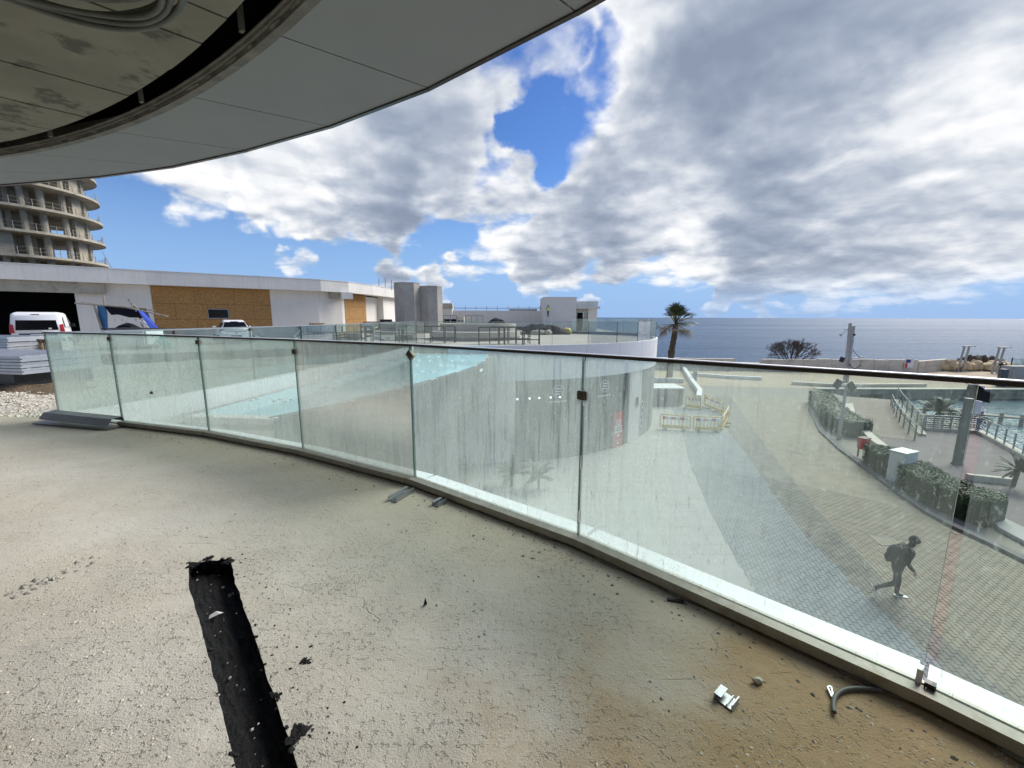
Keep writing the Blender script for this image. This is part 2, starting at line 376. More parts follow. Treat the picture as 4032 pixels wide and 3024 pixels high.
# ------------------------------------------------------------------ the materials of this place
def balcony_floor_material():
    m = mat('screed', (0.515, 0.475, 0.405), 0.9, var=0.10, vscale=1.4)
    nt = NT(m.node_tree); b = nt.n['Principled BSDF']
    pos = nt.new('ShaderNodeNewGeometry').outputs['Position']
    c0 = b.inputs['Base Color'].links[0].from_socket
    sp = nt.new('ShaderNodeSeparateXYZ'); nt.l.new(pos, sp.inputs[0])
    # pale laitance sweeps, grey damp patches, tan soil spread over the screed near the railing's nearest part
    pale = nt.mapr(nt.noise(nt.mapping(pos, scale=(0.7, 1.6, 1), rot=(0, 0, 0.5)), 1.1, 7, 0.6), 0.42, 0.66)
    c = nt.mix(nt.math('MULTIPLY', pale, 0.55), c0, (0.61, 0.585, 0.53, 1))
    grey = nt.mapr(nt.noise(nt.mapping(pos, loc=(4, 2, 0)), 1.7, 8, 0.68), 0.52, 0.72)
    c = nt.mix(nt.math('MULTIPLY', grey, 0.28), c, (0.35, 0.33, 0.29, 1))
    wob = nt.math('MULTIPLY', nt.math('SUBTRACT', nt.noise(pos, 2.1, 6, 0.6), 0.5), 1.3)
    rr = nt.vmath('LENGTH', nt.mapping(pos, loc=(-1.45 * 0.52, -0.95 * 0.8, 0), scale=(0.52, 0.8, 0)))
    soil = nt.mapr(nt.math('ADD', rr, wob), 0.30, 1.10, 1.0, 0.0)
    c = nt.mix(nt.math('MULTIPLY', soil, 0.82), c, (0.37, 0.225, 0.085, 1))
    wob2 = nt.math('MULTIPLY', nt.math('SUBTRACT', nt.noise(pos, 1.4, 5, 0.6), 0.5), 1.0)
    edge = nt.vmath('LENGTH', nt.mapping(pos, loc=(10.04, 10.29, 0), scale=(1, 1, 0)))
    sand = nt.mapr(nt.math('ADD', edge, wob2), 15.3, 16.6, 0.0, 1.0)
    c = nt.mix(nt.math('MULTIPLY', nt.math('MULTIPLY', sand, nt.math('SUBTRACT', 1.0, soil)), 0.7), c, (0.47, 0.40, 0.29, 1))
    worn = nt.mapr(nt.noise(nt.mapping(pos, loc=(2, 7, 0)), 0.9, 4, 0.6), 0.40, 0.60, 0.15, 1.0)     # where the laitance has worn off and the aggregate shows
    left = nt.mapr(nt.vmath('DOT_PRODUCT', pos, (-0.5, -0.75, 0)), -2.6, -0.2, 0.0, 1.0)
    worn = nt.math('MULTIPLY', nt.math('MAXIMUM', nt.math('MULTIPLY', worn, 0.6), left), nt.mapr(nt.noise(nt.mapping(pos, loc=(6, 6, 0)), 2.3, 5, 0.65), 0.36, 0.62, 0.25, 1.0))
    far_ = nt.mapr(nt.vmath('LENGTH', pos), 2.2, 4.2, 1.0, 0.3); worn = nt.math('MULTIPLY', worn, far_)
    pit = nt.mapr(nt.noise(pos, 34, 4, 0.6), 0.555, 0.64)
    grit = nt.mapr(nt.noise(nt.mapping(pos, loc=(3, 3, 0)), 95, 3, 0.6), 0.54, 0.66)
    c = nt.mix(nt.math('MULTIPLY', nt.math('MULTIPLY', pit, worn), 0.22), c, (0.20, 0.185, 0.155, 1))
    c = nt.mix(nt.math('MULTIPLY', nt.math('MULTIPLY', grit, worn), 0.45), c, (0.19, 0.175, 0.15, 1))
    chips = nt.mapr(nt.noise(nt.mapping(pos, loc=(9, 1, 0)), 52, 2, 0.5), 0.64, 0.70)
    c = nt.mix(nt.math('MULTIPLY', nt.math('MULTIPLY', chips, worn), 0.55), c, (0.68, 0.65, 0.58, 1))
    # trowel scrapes, hairline cracks, foot-scuffed dark patches
    scr = nt.mapr(nt.noise(nt.mapping(pos, scale=(2.2, 30, 1), rot=(0, 0, -0.55)), 1.0, 4, 0.55), 0.69, 0.75)
    c = nt.mix(nt.math('MULTIPLY', scr, 0.22), c, (0.27, 0.25, 0.21, 1))
    vo = nt.new('ShaderNodeTexVoronoi', feature='DISTANCE_TO_EDGE', voronoi_dimensions='2D'); vo.inputs['Scale'].default_value = 0.55
    wn = nt.new('ShaderNodeTexNoise'); nt.l.new(pos, wn.inputs['Vector']); wn.inputs['Scale'].default_value = 5.0; wn.inputs['Detail'].default_value = 6
    nt.l.new(nt.vmath('ADD', pos, nt.vmath('MULTIPLY', nt.vmath('SUBTRACT', wn.outputs['Color'], (0.5, 0.5, 0.5)), (0.35, 0.35, 0))), vo.inputs['Vector'])
    crack = nt.math('MULTIPLY', nt.mapr(vo.outputs['Distance'], 0.0, 0.0045, 1.0, 0.0), nt.mapr(nt.noise(pos, 1.3, 2, 0.5), 0.50, 0.62))
    c = nt.mix(nt.math('MULTIPLY', crack, 0.22), c, (0.15, 0.14, 0.12, 1))
    scuff = nt.mapr(nt.noise(nt.mapping(pos, loc=(1, 8, 0), scale=(1, 1.7, 1)), 3.6, 7, 0.7), 0.60, 0.68)
    c = nt.mix(nt.math('MULTIPLY', scuff, 0.30), c, (0.25, 0.24, 0.215, 1))
    nt.put(b.inputs['Base Color'], c)
    h1 = nt.noise(pos, 120, 5, 0.7); h2 = nt.noise(pos, 9, 8, 0.72)
    hh = nt.math('ADD', nt.math('MULTIPLY', h1, nt.math('MULTIPLY_ADD', worn, 0.8, 0.2)), nt.math('MULTIPLY', h2, 0.8))
    hh = nt.math('SUBTRACT', hh, nt.math('MULTIPLY', nt.math('MULTIPLY', pit, worn), 0.8))
    hh = nt.math('SUBTRACT', hh, nt.math('ADD', nt.math('MULTIPLY', crack, 0.3), nt.math('MULTIPLY', scr, 0.4)))
    bp = nt.new('ShaderNodeBump'); bp.inputs['Strength'].default_value = 0.9; bp.inputs['Distance'].default_value = 0.011
    nt.l.new(hh, bp.inputs['Height']); nt.l.new(bp.outputs[0], b.inputs['Normal'])
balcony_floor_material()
mat('bitumen', (0.012, 0.012, 0.012), 0.55, var=0.4, vscale=30, bump=1.0, bscale=60, bdist=0.02, spec=0.35)
mat('bitumen_matt', (0.016, 0.016, 0.016), 0.8, var=0.4, vscale=30, bump=0.8, bscale=90, bdist=0.01, spec=0.2)
mat('soffit_concrete', (0.255, 0.242, 0.19), 0.9, var=0.22, vscale=1.2, bump=0.35, bscale=16, bdist=0.01, stain=((0.075, 0.072, 0.058), 3.2, 0.54, 0.64, 0.75), coord='Pos')
mat('soffit_panel', (0.29, 0.31, 0.315), 0.75, var=0.05, vscale=1.5, coord='Pos')
mat('lip_concrete', (0.20, 0.195, 0.17), 0.9, var=0.3, vscale=6, bump=0.6, bscale=30, bdist=0.02, coord='Pos')
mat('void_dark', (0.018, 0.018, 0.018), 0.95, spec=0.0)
mat('channel', (0.37, 0.345, 0.295), 0.55, metal=0.25, var=0.18, vscale=9, stain=((0.26, 0.215, 0.15), 14, 0.52, 0.66, 0.6), bump=0.1, bscale=60, bdist=0.004)
mat('mortar', (0.24, 0.22, 0.18), 0.95, var=0.3, vscale=20, bump=0.8, bscale=50, bdist=0.02)
mat('coping_white', (0.78, 0.80, 0.80), 0.55, var=0.05, vscale=8, stain=((0.50, 0.46, 0.38), 9, 0.56, 0.70, 0.5), coord='Pos')
mat('rail_metal', (0.075, 0.066, 0.058), 0.32, metal=0.55, var=0.2, vscale=8)
mat('rail_sky_sheen', (0.72, 0.73, 0.74), 0.35, metal=0.3, var=0.06, vscale=8)  # bright tone stands for sky reflected along the dark rail's top
mat('clamp_metal', (0.11, 0.09, 0.075), 0.55, metal=0.4, var=0.3, vscale=25)
mat('glass_edge', (0.018, 0.085, 0.075), 0.12, var=0.1, spec=0.7)
mat('glint_bracket_white', (0.8, 0.8, 0.8), 0.4, var=0.05)  # white of the painted joint reflections and of the bracket in the wide gap
glass('glass_front', (0.90, 0.97, 0.95), 0.25, bottom=0.11, dcol=(0.66, 0.72, 0.68), streaky=1.5)
glass('glass_far', (0.86, 0.945, 0.925), 0.07, bottom=0.0)
glass('glass_plain', (0.92, 0.96, 0.95), 0.05)
mat('white_render', (0.73, 0.695, 0.63), 0.9, var=0.05, vscale=0.6, streak=((0.52, 0.49, 0.44), 0.25), coord='Pos')
mat('white_fascia', (0.69, 0.665, 0.615), 0.85, var=0.07, vscale=0.7, streak=((0.50, 0.48, 0.45), 0.35), coord='Pos')
mat('white_cladding', (0.80, 0.79, 0.78), 0.6, var=0.04, vscale=0.6, coord='Pos')
mat('beam_concrete', (0.40, 0.37, 0.30), 0.9, var=0.2, vscale=1.5, stain=((0.22, 0.20, 0.16), 2, 0.5, 0.65, 0.6), coord='Pos')
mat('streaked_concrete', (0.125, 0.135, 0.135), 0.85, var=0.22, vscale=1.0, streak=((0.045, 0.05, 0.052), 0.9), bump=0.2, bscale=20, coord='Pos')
mat('dark_concrete', (0.22, 0.215, 0.20), 0.9, var=0.3, vscale=2.2, streak=((0.08, 0.08, 0.078), 0.7), bump=0.3, bscale=20, coord='Pos')
mat('core_concrete', (0.38, 0.36, 0.32), 0.9, var=0.14, vscale=0.9, stain=((0.27, 0.25, 0.22), 1.6, 0.5, 0.68, 0.5), bump=0.2, bscale=10, coord='Pos')
mat('tower_concrete', (0.40, 0.36, 0.28), 0.9, var=0.22, vscale=0.5, stain=((0.19, 0.175, 0.145), 0.6, 0.48, 0.64, 0.6), coord='Pos')
mat('osb', (0.36, 0.19, 0.06), 0.8, var=0.30, vscale=7, speck=((0.60, 0.42, 0.20), 22, 0.56, 0.66, 0.6), coord='Pos')
mat('terrace_screed', (0.40, 0.37, 0.315), 0.9, var=0.14, vscale=0.5, stain=((0.36, 0.33, 0.27), 0.8, 0.52, 0.68, 0.5), bump=0.3, bscale=10, coord='Pos')
mat('gravel_ground', (0.56, 0.525, 0.445), 0.95, var=0.28, vscale=7, speck=((0.28, 0.25, 0.20), 24, 0.54, 0.66, 0.7), bump=1.0, bscale=16, bdist=0.06, coord='Pos')
mat('gravel_stone', (0.52, 0.475, 0.39), 0.95, var=0.2, vscale=3)
mat('soil', (0.16, 0.115, 0.07), 0.95, var=0.4, vscale=4, bump=1, bscale=20, bdist=0.05)
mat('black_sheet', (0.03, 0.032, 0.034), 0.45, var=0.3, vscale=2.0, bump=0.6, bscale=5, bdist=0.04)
mat('roof_glass', (0.40, 0.72, 0.79), 0.05, var=0.06, vscale=1.2, spec=0.4, coord='Pos')
mat('steel_black', (0.022, 0.022, 0.024), 0.5, metal=0.2, var=0.2)
mat('steel_grey', (0.30, 0.31, 0.32), 0.4, metal=0.7, var=0.15)
mat('alu', (0.36, 0.375, 0.39), 0.4, metal=0.7, var=0.12, vscale=10, stain=((0.30, 0.30, 0.29), 20, 0.5, 0.7, 0.5))
mat('flashing', (0.26, 0.26, 0.265), 0.5, metal=0.5, var=0.15, vscale=6)
mat('deck_metal', (0.46, 0.48, 0.52), 0.36, metal=0.5, var=0.1, vscale=2)
mat('wood', (0.30, 0.22, 0.14), 0.85, var=0.35, vscale=6)
mat('wood_grey', (0.30, 0.27, 0.22), 0.9, var=0.3, vscale=6)
mat('paint_white', (0.78, 0.78, 0.77), 0.3, var=0.03, spec=0.6)
mat('plain_white', (0.76, 0.76, 0.74), 0.7, var=0.05)
mat('car_glass', (0.008, 0.009, 0.011), 0.08, var=0, spec=0.25)
mat('tyre', (0.02, 0.02, 0.02), 0.85, var=0.2)
mat('lamp_red', (0.35, 0.012, 0.014), 0.2, var=0.1)
mat('lamp_dark_red', (0.13, 0.02, 0.022), 0.25, var=0.1)
mat('plastic_black', (0.02, 0.02, 0.022), 0.5, var=0.1)
mat('lamp_black', (0.012, 0.013, 0.012), 0.8, var=0.2, spec=0.1)
mat('plate', (0.7, 0.7, 0.66), 0.5, var=0.05)
mat('blue_panel', (0.02, 0.13, 0.30), 0.5, var=0.35, vscale=2)
mat('blue_tarp', (0.03, 0.07, 0.45), 0.4, var=0.15)
mat('glass_green_board', (0.14, 0.40, 0.33), 0.5, var=0.15)  # blue board's lower part, with the green of the glass in its colour
mat('tarp_black', (0.010, 0.010, 0.014), 0.85, var=0.3, vscale=3, bump=0.5, bscale=4, bdist=0.05, spec=0.12)
mat('yellow_plastic', (0.72, 0.50, 0.06), 0.45, var=0.08)
mat('red_plastic', (0.55, 0.02, 0.03), 0.4, var=0.1)
mat('hivis', (0.55, 0.85, 0.05), 0.6, var=0.05)
mat('asphalt_beige', (0.235, 0.215, 0.17), 0.92, var=0.10, vscale=0.7, stain=((0.24, 0.225, 0.19), 0.9, 0.5, 0.7, 0.5), bump=0.2, bscale=30, coord='Pos')
mat('paver_beige', (0.25, 0.215, 0.155), 0.9, var=0.22, vscale=2.3, coord='Pos')
mat('paver_grey', (0.215, 0.23, 0.23), 0.9, var=0.18, vscale=2.3, coord='Pos')
mat('paver_dark', (0.175, 0.16, 0.135), 0.9, var=0.30, vscale=2.3, coord='Pos')
mat('pale_stone', (0.36, 0.35, 0.325), 0.85, var=0.08, vscale=1.1, coord='Pos')
mat('pave_brown', (0.235, 0.19, 0.15), 0.92, var=0.16, vscale=1.5, coord='Pos')
mat('pave_purple', (0.185, 0.155, 0.145), 0.92, var=0.14, vscale=1.5, coord='Pos')
mat('kerb_dark', (0.15, 0.145, 0.135), 0.9, var=0.2, vscale=2, coord='Pos')
mat('promenade', (0.40, 0.325, 0.225), 0.95, var=0.15, vscale=0.25, coord='Pos')
mat('limestone', (0.58, 0.53, 0.43), 0.9, var=0.16, vscale=1.0, stain=((0.34, 0.30, 0.23), 0.7, 0.5, 0.7, 0.5), coord='Pos')
mat('precast', (0.60, 0.56, 0.48), 0.9, var=0.14, vscale=0.5, stain=((0.30, 0.28, 0.24), 0.7, 0.52, 0.7, 0.5), coord='Pos')
mat('rubble', (0.62, 0.48, 0.29), 0.9, var=0.3, vscale=1.4, bump=0.6, bscale=3, bdist=0.2)
mat('stone_wall', (0.24, 0.225, 0.19), 0.9, var=0.3, vscale=1.0, coord='Pos')
mat('leaf', (0.035, 0.085, 0.018), 0.6, var=0.55, vscale=1.2)
mat('leaf_dark', (0.020, 0.042, 0.016), 0.6, var=0.4, vscale=1.2)
mat('palm_leaf', (0.055, 0.075, 0.022), 0.55, var=0.4, vscale=1.0)
mat('palm_dry', (0.22, 0.17, 0.09), 0.8, var=0.3, vscale=2.0)
mat('bark', (0.11, 0.085, 0.06), 0.95, var=0.35, vscale=3, bump=0.8, bscale=8, bdist=0.05)
mat('twig', (0.085, 0.065, 0.05), 0.95, var=0.3, vscale=2)
mat('skin', (0.36, 0.22, 0.15), 0.6, var=0.05)
mat('cloth_black', (0.016, 0.017, 0.020), 0.85, var=0.25, vscale=8)
mat('cloth_navy', (0.020, 0.022, 0.030), 0.85, var=0.25, vscale=8)
mat('cloth_grey', (0.12, 0.12, 0.12), 0.9, var=0.2, vscale=8)
mat('cloth_jeans', (0.06, 0.08, 0.11), 0.9, var=0.2, vscale=8)
mat('shop_glass', (0.04, 0.065, 0.08), 0.05, var=0.3, vscale=0.4, spec=0.55, coord='Pos')
mat('decal_white', (0.75, 0.76, 0.76), 0.5, var=0)
mat('poster_red', (0.52, 0.03, 0.045), 0.4, var=0.05)
mat('print_black', (0.02, 0.02, 0.02), 0.5, var=0)
mat('poster_blue', (0.02, 0.03, 0.22), 0.5, var=0)
mat('lamp_glow', (0.9, 0.9, 0.88), 0.4, var=0, emit=((1, 0.97, 0.92), 1.2))
mat('pole_metal', (0.075, 0.09, 0.10), 0.55, metal=0.1, var=0.2, vscale=2, streak=((0.10, 0.11, 0.115), 0.5))
mat('pole_pale', (0.42, 0.41, 0.39), 0.6, metal=0.2, var=0.15)
mat('cabinet_grey', (0.62, 0.635, 0.61), 0.5, var=0.05, vscale=2)
mat('cable_grey', (0.13, 0.135, 0.12), 0.6, var=0.2, vscale=6)
mat('paper', (0.8, 0.8, 0.8), 0.7, var=0.05)
mat('stone_grey', (0.34, 0.33, 0.30), 0.9, var=0.25, vscale=12)

def sea_material():
    m = bpy.data.materials.new('sea'); m.use_nodes = True; nt = NT(m.node_tree); b = nt.n['Principled BSDF']
    pos = nt.new('ShaderNodeNewGeometry').outputs['Position']
    big = nt.noise(nt.mapping(pos, scale=(0.0022, 0.010, 1)), 1.0, 6, 0.6)
    c = nt.mix(nt.mapr(big, 0.35, 0.65), (0.045, 0.098, 0.175, 1), (0.070, 0.132, 0.220, 1))
    nt.put(b.inputs['Base Color'], c)
    b.inputs['Roughness'].default_value = 0.5; b.inputs['Specular IOR Level'].default_value = 0.04
    w1 = nt.noise(nt.mapping(pos, scale=(0.35, 0.6, 1)), 1.0, 8, 0.7)
    w2 = nt.noise(nt.mapping(pos, scale=(0.02, 0.05, 1)), 1.0, 5, 0.6)
    bp = nt.new('ShaderNodeBump'); bp.inputs['Strength'].default_value = 1.0; bp.inputs['Distance'].default_value = 0.9
    nt.l.new(nt.math('ADD', w1, nt.math('MULTIPLY', w2, 3.0)), bp.inputs['Height']); nt.l.new(bp.outputs[0], b.inputs['Normal'])
    MATS['sea'] = m
    m = bpy.data.materials.new('harbour_water'); m.use_nodes = True; nt = NT(m.node_tree); b = nt.n['Principled BSDF']
    pos = nt.new('ShaderNodeNewGeometry').outputs['Position']
    c = nt.mix(nt.mapr(nt.noise(pos, 0.25, 5, 0.6), 0.35, 0.65), (0.10, 0.17, 0.20, 1), (0.15, 0.225, 0.25, 1))
    nt.put(b.inputs['Base Color'], c); b.inputs['Roughness'].default_value = 0.10
    bp = nt.new('ShaderNodeBump'); bp.inputs['Strength'].default_value = 0.5; bp.inputs['Distance'].default_value = 0.08
    nt.l.new(nt.noise(nt.mapping(pos, scale=(1, 1.8, 1)), 1.6, 6, 0.6), bp.inputs['Height']); nt.l.new(bp.outputs[0], b.inputs['Normal'])
    MATS['harbour_water'] = m
sea_material()

# ------------------------------------------------------------------ ground, sea, plaza
def big_ground():
    b = MB(); b.add([(-30000, -300, SEA), (30000, -300, SEA), (30000, 30000, SEA), (-30000, 30000, SEA)], [(0, 1, 2, 3)])
    b.build('sea', 'sea', kind='structure')
big_ground()
SHORE = [(10, -30), (16, 0), (28, 21), (31.5, 26.5), (35, 29.5), (34, 33), (32.5, 36), (33.5, 39), (33.5, 44.5), (120, 44.5), (120, 62), (58, 60), (26, 63), (0, 66), (-90, 75), (-90, -30)]
b = MB(); b.prism(SHORE, SEA - 1.5, PZ - 0.012); b.build('plaza', 'asphalt_beige', kind='structure')
b = MB(); b.add([(33.6, -30, SEA + .01), (10, -30, SEA + .01), (16, 0, SEA + .01), (27.9, 21, SEA + .01), (31.4, 26.5, SEA + .01), (33.4, 39, SEA + .01), (33.4, 44.6, SEA + .01), (120, 44.6, SEA + .01), (120, -30, SEA + .01)], [tuple(range(9))])
b.build('harbour_water', 'harbour_water', kind='structure')
flat('promenade', [(33.6, 44.6), (119, 44.6), (119, 61), (58, 59.5), (26, 62), (12, 62), (16, 47)], PZ - .004, 'promenade')

# ------------------------------------------------------------------ the balcony we stand on
GL = [P2(a, c, .07) for a, c in [(233, 1628), (483, 1655), (824, 1695), (1194, 1765), (1635, 1878), (2278, 2105), (3646, 2698)]]
for _ in range(2):            # the railing runs on past the frame on the same curve
    a = Vector(GL[-2]); q = Vector(GL[-1]); d = q - a; d.rotate(Matrix.Rotation(-0.1, 2)); GL.append(tuple(q + d))
def offpath(path, o):
    out = []
    for i, p in enumerate(path):
        a = Vector(path[max(0, i - 1)]); c = Vector(path[min(len(path) - 1, i + 1)]); d = (c - a).normalized()
        out.append((p[0] - d.y * o, p[1] + d.x * o))
    return out
GLX = [(-9.2, 6.55)] + GL
RAILZ = [1.316, 1.316, 1.307, 1.308, 1.315, 1.323, 1.341, 1.346, 1.35]
edge_in = offpath(GL, 0.0)
# trench cut into the screed: jagged rim
tr_c = [P2(745, 2215, 0), P2(905, 2198, 0), P2(930, 2300, 0), P2(1000, 2500, 0), P2(1175, 3024, 0)]
tl_c = [P2(930, 3024, 0), P2(800, 2500, 0), P2(742, 2310, 0)]
def jag(pts, n, amp, seed):
    q = resample(pts, n); f = lambda x, y, k: noise.noise(Vector((x * 14, y * 14, seed + k))) + .6 * noise.noise(Vector((x * 45, y * 45, seed + k)))
    return [(x + amp * 1.5 * f(x, y, 0), y + amp * 1.5 * f(x, y, 9)) for x, y in q]
d_end = Vector((tr_c[-1][0] - tr_c[-2][0], tr_c[-1][1] - tr_c[-2][1])).normalized()
far_r = (tr_c[-1][0] + d_end.x * 1.6, tr_c[-1][1] + d_end.y * 1.6); far_l = (tl_c[0][0] + d_end.x * 1.6, tl_c[0][1] + d_end.y * 1.6)
hole = jag([tr_c[0], tr_c[1]], 9, .013, 3) + jag(tr_c[1:] + [far_r], 60, .0045, 4)[1:] + jag([far_l] + tl_c + [tr_c[0]], 60, .004, 5)[:-1]
floor_outer = [(-9.0, 6.2)] + offpath(GL, 0.02)[0:] + [(4.6, -5.2), (-12, -5.2), (-12, 5.2), (-10.2, 6.1)]
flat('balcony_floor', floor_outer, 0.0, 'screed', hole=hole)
def trench():
    b = MB(); n = len(hole)
    r = random.Random(2)
    cx = sum(p[0] for p in hole) / n; cyy = sum(p[1] for p in hole) / n
    ring1 = [(x, y, -0.002) for x, y in hole]
    ring2 = []; 
    for i, (x, y) in enumerate(hole):
        a = Vector(hole[i - 1]); c = Vector(hole[(i + 1) % n]); d = (c - a).normalized(); nrm = Vector((-d.y, d.x))
        if nrm.dot(Vector((cx - x, cyy - y))) < 0 and i < 10: nrm = -nrm
        ring2.append((x + r.uniform(-.004, .004), y + r.uniform(-.004, .004), -0.085 + r.uniform(-.006, .006)))
    b.add(ring1 + ring2, [(i, (i + 1) % n, n + (i + 1) % n, n + i) for i in range(n)])
    xs = [p[0] for p in hole]; ys = [p[1] for p in hole]
    gx, gy = 26, 70
    A = tr_c[0]; Bq = tr_c[1]
    L = [lerp(tr_c[0], far_l, t / gy) for t in range(gy + 1)]
    vs = []
    lpath = resample([tr_c[0]] + tl_c[::-1] + [far_l], gy); rpath = resample(tr_c[1:] + [far_r], gy)
    for t in range(gy + 1):
        for k in range(gx + 1):
            x, y = lerp(lpath[t], rpath[t], -0.06 + 1.12 * k / gx)
            vs.append((x, y, -0.088 + 0.016 * noise.noise(Vector((x * 40, y * 40, 0))) + 0.010 * noise.noise(Vector((x * 90, y * 90, 3)))))
    b.add(vs, [(t * (gx + 1) + k, t * (gx + 1) + k + 1, (t + 1) * (gx + 1) + k + 1, (t + 1) * (gx + 1) + k) for t in range(gy) for k in range(gx)])
    b.build('drain_trench', 'bitumen', label='tar-lined drain trench cut into the concrete balcony floor', cat='trench', org=(cx, cyy, -0.09), smooth=True)
trench()
b = MB(); b.box((-3.5, -5.5, 2.1), (20, .3, 4.6)); b.build('rear_light_block', 'core_concrete', label='unseen concrete wall added behind the balcony to keep sky light out', cat='wall')  # out of view, added so sky light from behind stays off the ceiling
b = MB(); b.box((-12.2, -.4, 2.1), (.3, 10.4, 4.6)); b.build('end_wall', 'dark_concrete', label='unseen concrete wall added at the balcony end to block sky reflections', cat='wall')  # out of view, added so the panes mirror dark wall, not open sky
# lower storey of this building under the balcony slab
lo = offpath(GLX, -0.7); up_ = offpath(GLX, 0.24)
b = MB(); b.prism(offpath(GLX, 0.20)[::-1] + [(-12, 5), (-12, -6), (4.0, -6)], -0.9, -0.16); b.build('balcony_slab', 'white_fascia', kind='structure')
b = MB(); b.prism(lo[::-1] + [(-12, 5), (-12, -6), (3.0, -6)], PZ, -0.9); b.build('lower_storey_wall', 'white_render', label='white ground floor wall set back under the balcony', cat='wall')

cp = thing('edge_coping', 'white sheet coping along the outer balcony edge behind the glass', 'coping', (GL[3][0], GL[3][1], 0))
cpath = [lerp(GL[0], GL[1], -0.25)] + GL
for i in range(len(cpath) - 1):
    a0, a1 = Vector(cpath[i]), Vector(cpath[i + 1])
    q = [cpath[max(i - 1, 0)], cpath[i], cpath[i + 1], cpath[min(i + 2, len(cpath) - 1)]]
    b = MB(); g = (a1 - a0).normalized() * 0.0025
    sub = [tuple(a0 + g), tuple(a1 - g)]
    b.sweep(sub, [(.036, -.10), (.036, .038), (.105, .030), (.112, .012), (.262, .004), (.262, -.30), (.24, -.30), (.24, -.06)])
    b.build('coping_piece', 'coping_white', cp)
# balustrade
bal = thing('glass_balustrade', 'dusty frameless glass balustrade with dark handrail along the near balcony edge', 'balustrade', (GL[3][0], GL[3][1], 0))
def pane(a, c, z0, z1, th, gm, parent, i0=.008, i1=.008, name='glass_panel', em='glass_edge'):
    a = Vector(a); c = Vector(c); d = (c - a).normalized(); n = Vector((-d.y, d.x)) * th / 2
    a = a + d * i0; c = c - d * i1
    p = [a - n, c - n, c + n, a + n]
    vs = [(q.x, q.y, z) for z in (z0, z1) for q in p]
    b = MB(); b.add(vs, [(0, 1, 5, 4), (2, 3, 7, 6)], 0); b.add(vs, [(3, 2, 1, 0), (4, 5, 6, 7), (1, 2, 6, 5), (3, 0, 4, 7)], 1)
    return b.build(name, [gm, em], parent)
for i in range(len(GL) - 1):
    g0 = .018 if i == 6 else .008; g1 = .014 if i == 5 else .008
    pane(GL[i], GL[i + 1], .030, min(RAILZ[i], RAILZ[i + 1]) - .010, .0175, 'glass_front', bal, g0, g1)
    b = MB(); a0, a1 = Vector(GL[i]), Vector(GL[i + 1]); g = (a1 - a0).normalized() * .002
    if i > 0:
        b.sweep([tuple(a0 + g), tuple(a1 - g)], [(-.072, .020), (-.066, .068), (-.0125, .072), (-.0125, .034), (.0125, .034), (.0125, .066), (.032, .066), (.032, .012), (-.060, .012)])
        b.build('base_channel', 'channel', bal)
railp = smoothpath([(x, y) for x, y in GL], 3)
for k, (s0, s1) in enumerate([(0, .5), (.5, 1)]):
    n = len(railp); seg = railp[int(s0 * (n - 1)):int(s1 * (n - 1)) + 1]
b = MB(); b.sweep(GL, [(-.022, -.022), (.022, -.022), (.022, -.004), (-.022, -.004)], zo=RAILZ); b.build('top_rail', 'rail_metal', bal)
b = MB(); b.sweep(GL, [(-.022, -.0035), (.022, -.0035), (.018, .0), (-.018, .0)], zo=RAILZ); b.build('rail_highlight', 'rail_sky_sheen', bal)  # bright strip painting the sky highlight on top of the rail
for i, (zc, rot, sc) in enumerate([(None, 0, 1), (1.235, 0, 1), (1.225, 0, 1), (1.17, 0, 1), (1.215, pi / 4, 1.15), (1.05, 0, 1.1)]):
    if zc is None: continue
    g = GL[i]; a = Vector(GL[i - 1]); c = Vector(GL[min(i + 1, len(GL) - 1)]); d = (c - a).normalized()
    rotm = Matrix.Rotation(atan2(d.y, d.x), 3, 'Z') @ Matrix.Rotation(rot, 3, 'Y')
    b = MB(); b.box((g[0], g[1], zc), (.062 * sc, .046, .052 * sc), rot=rotm); b.box((g[0], g[1], zc), (.014, .060, .014), rot=rotm); b.build('glass_clamp', 'clamp_metal', bal, bevel=.004)
# spider bolt on the second pane and white strips painted as reflection lines in a joint
q = lerp(GL[1], GL[2], .43); b = MB(); b.box((q[0] - .01, q[1] - .02, .52), (.03, .012, .035), .3); b.build('glass_clamp', 'clamp_metal', bal)
for i, zs in ((5, [(1.09, 1.27), (.98, 1.02), (.25, .55), (.05, .17)]),):
    g = GL[i]; d = (Vector(GL[i + 1]) - Vector(g)).normalized()
    for z0, z1 in zs:
        b = MB(); b.box((g[0] + d.x * .004, g[1] + d.y * .004, (z0 + z1) / 2), (.008, .012, z1 - z0), atan2(d.y, d.x)); b.build('joint_glint_bracket', 'glint_bracket_white', bal)  # reflection lines on the pane edges, put in as white strips
g = GL[6]; d = (Vector(GL[7]) - Vector(g)).normalized()
b = MB(); b.box((g[0] - .012, g[1] + .02, .085), (.018, .04, .10), atan2(d.y, d.x)); b.build('joint_glint_bracket', 'glint_bracket_white', bal)
b = MB(); b.box((g[0] + .003, g[1] - .012, .085), (.034, .03, .02), atan2(d.y, d.x)); b.build('glass_clamp', 'plastic_black', bal)
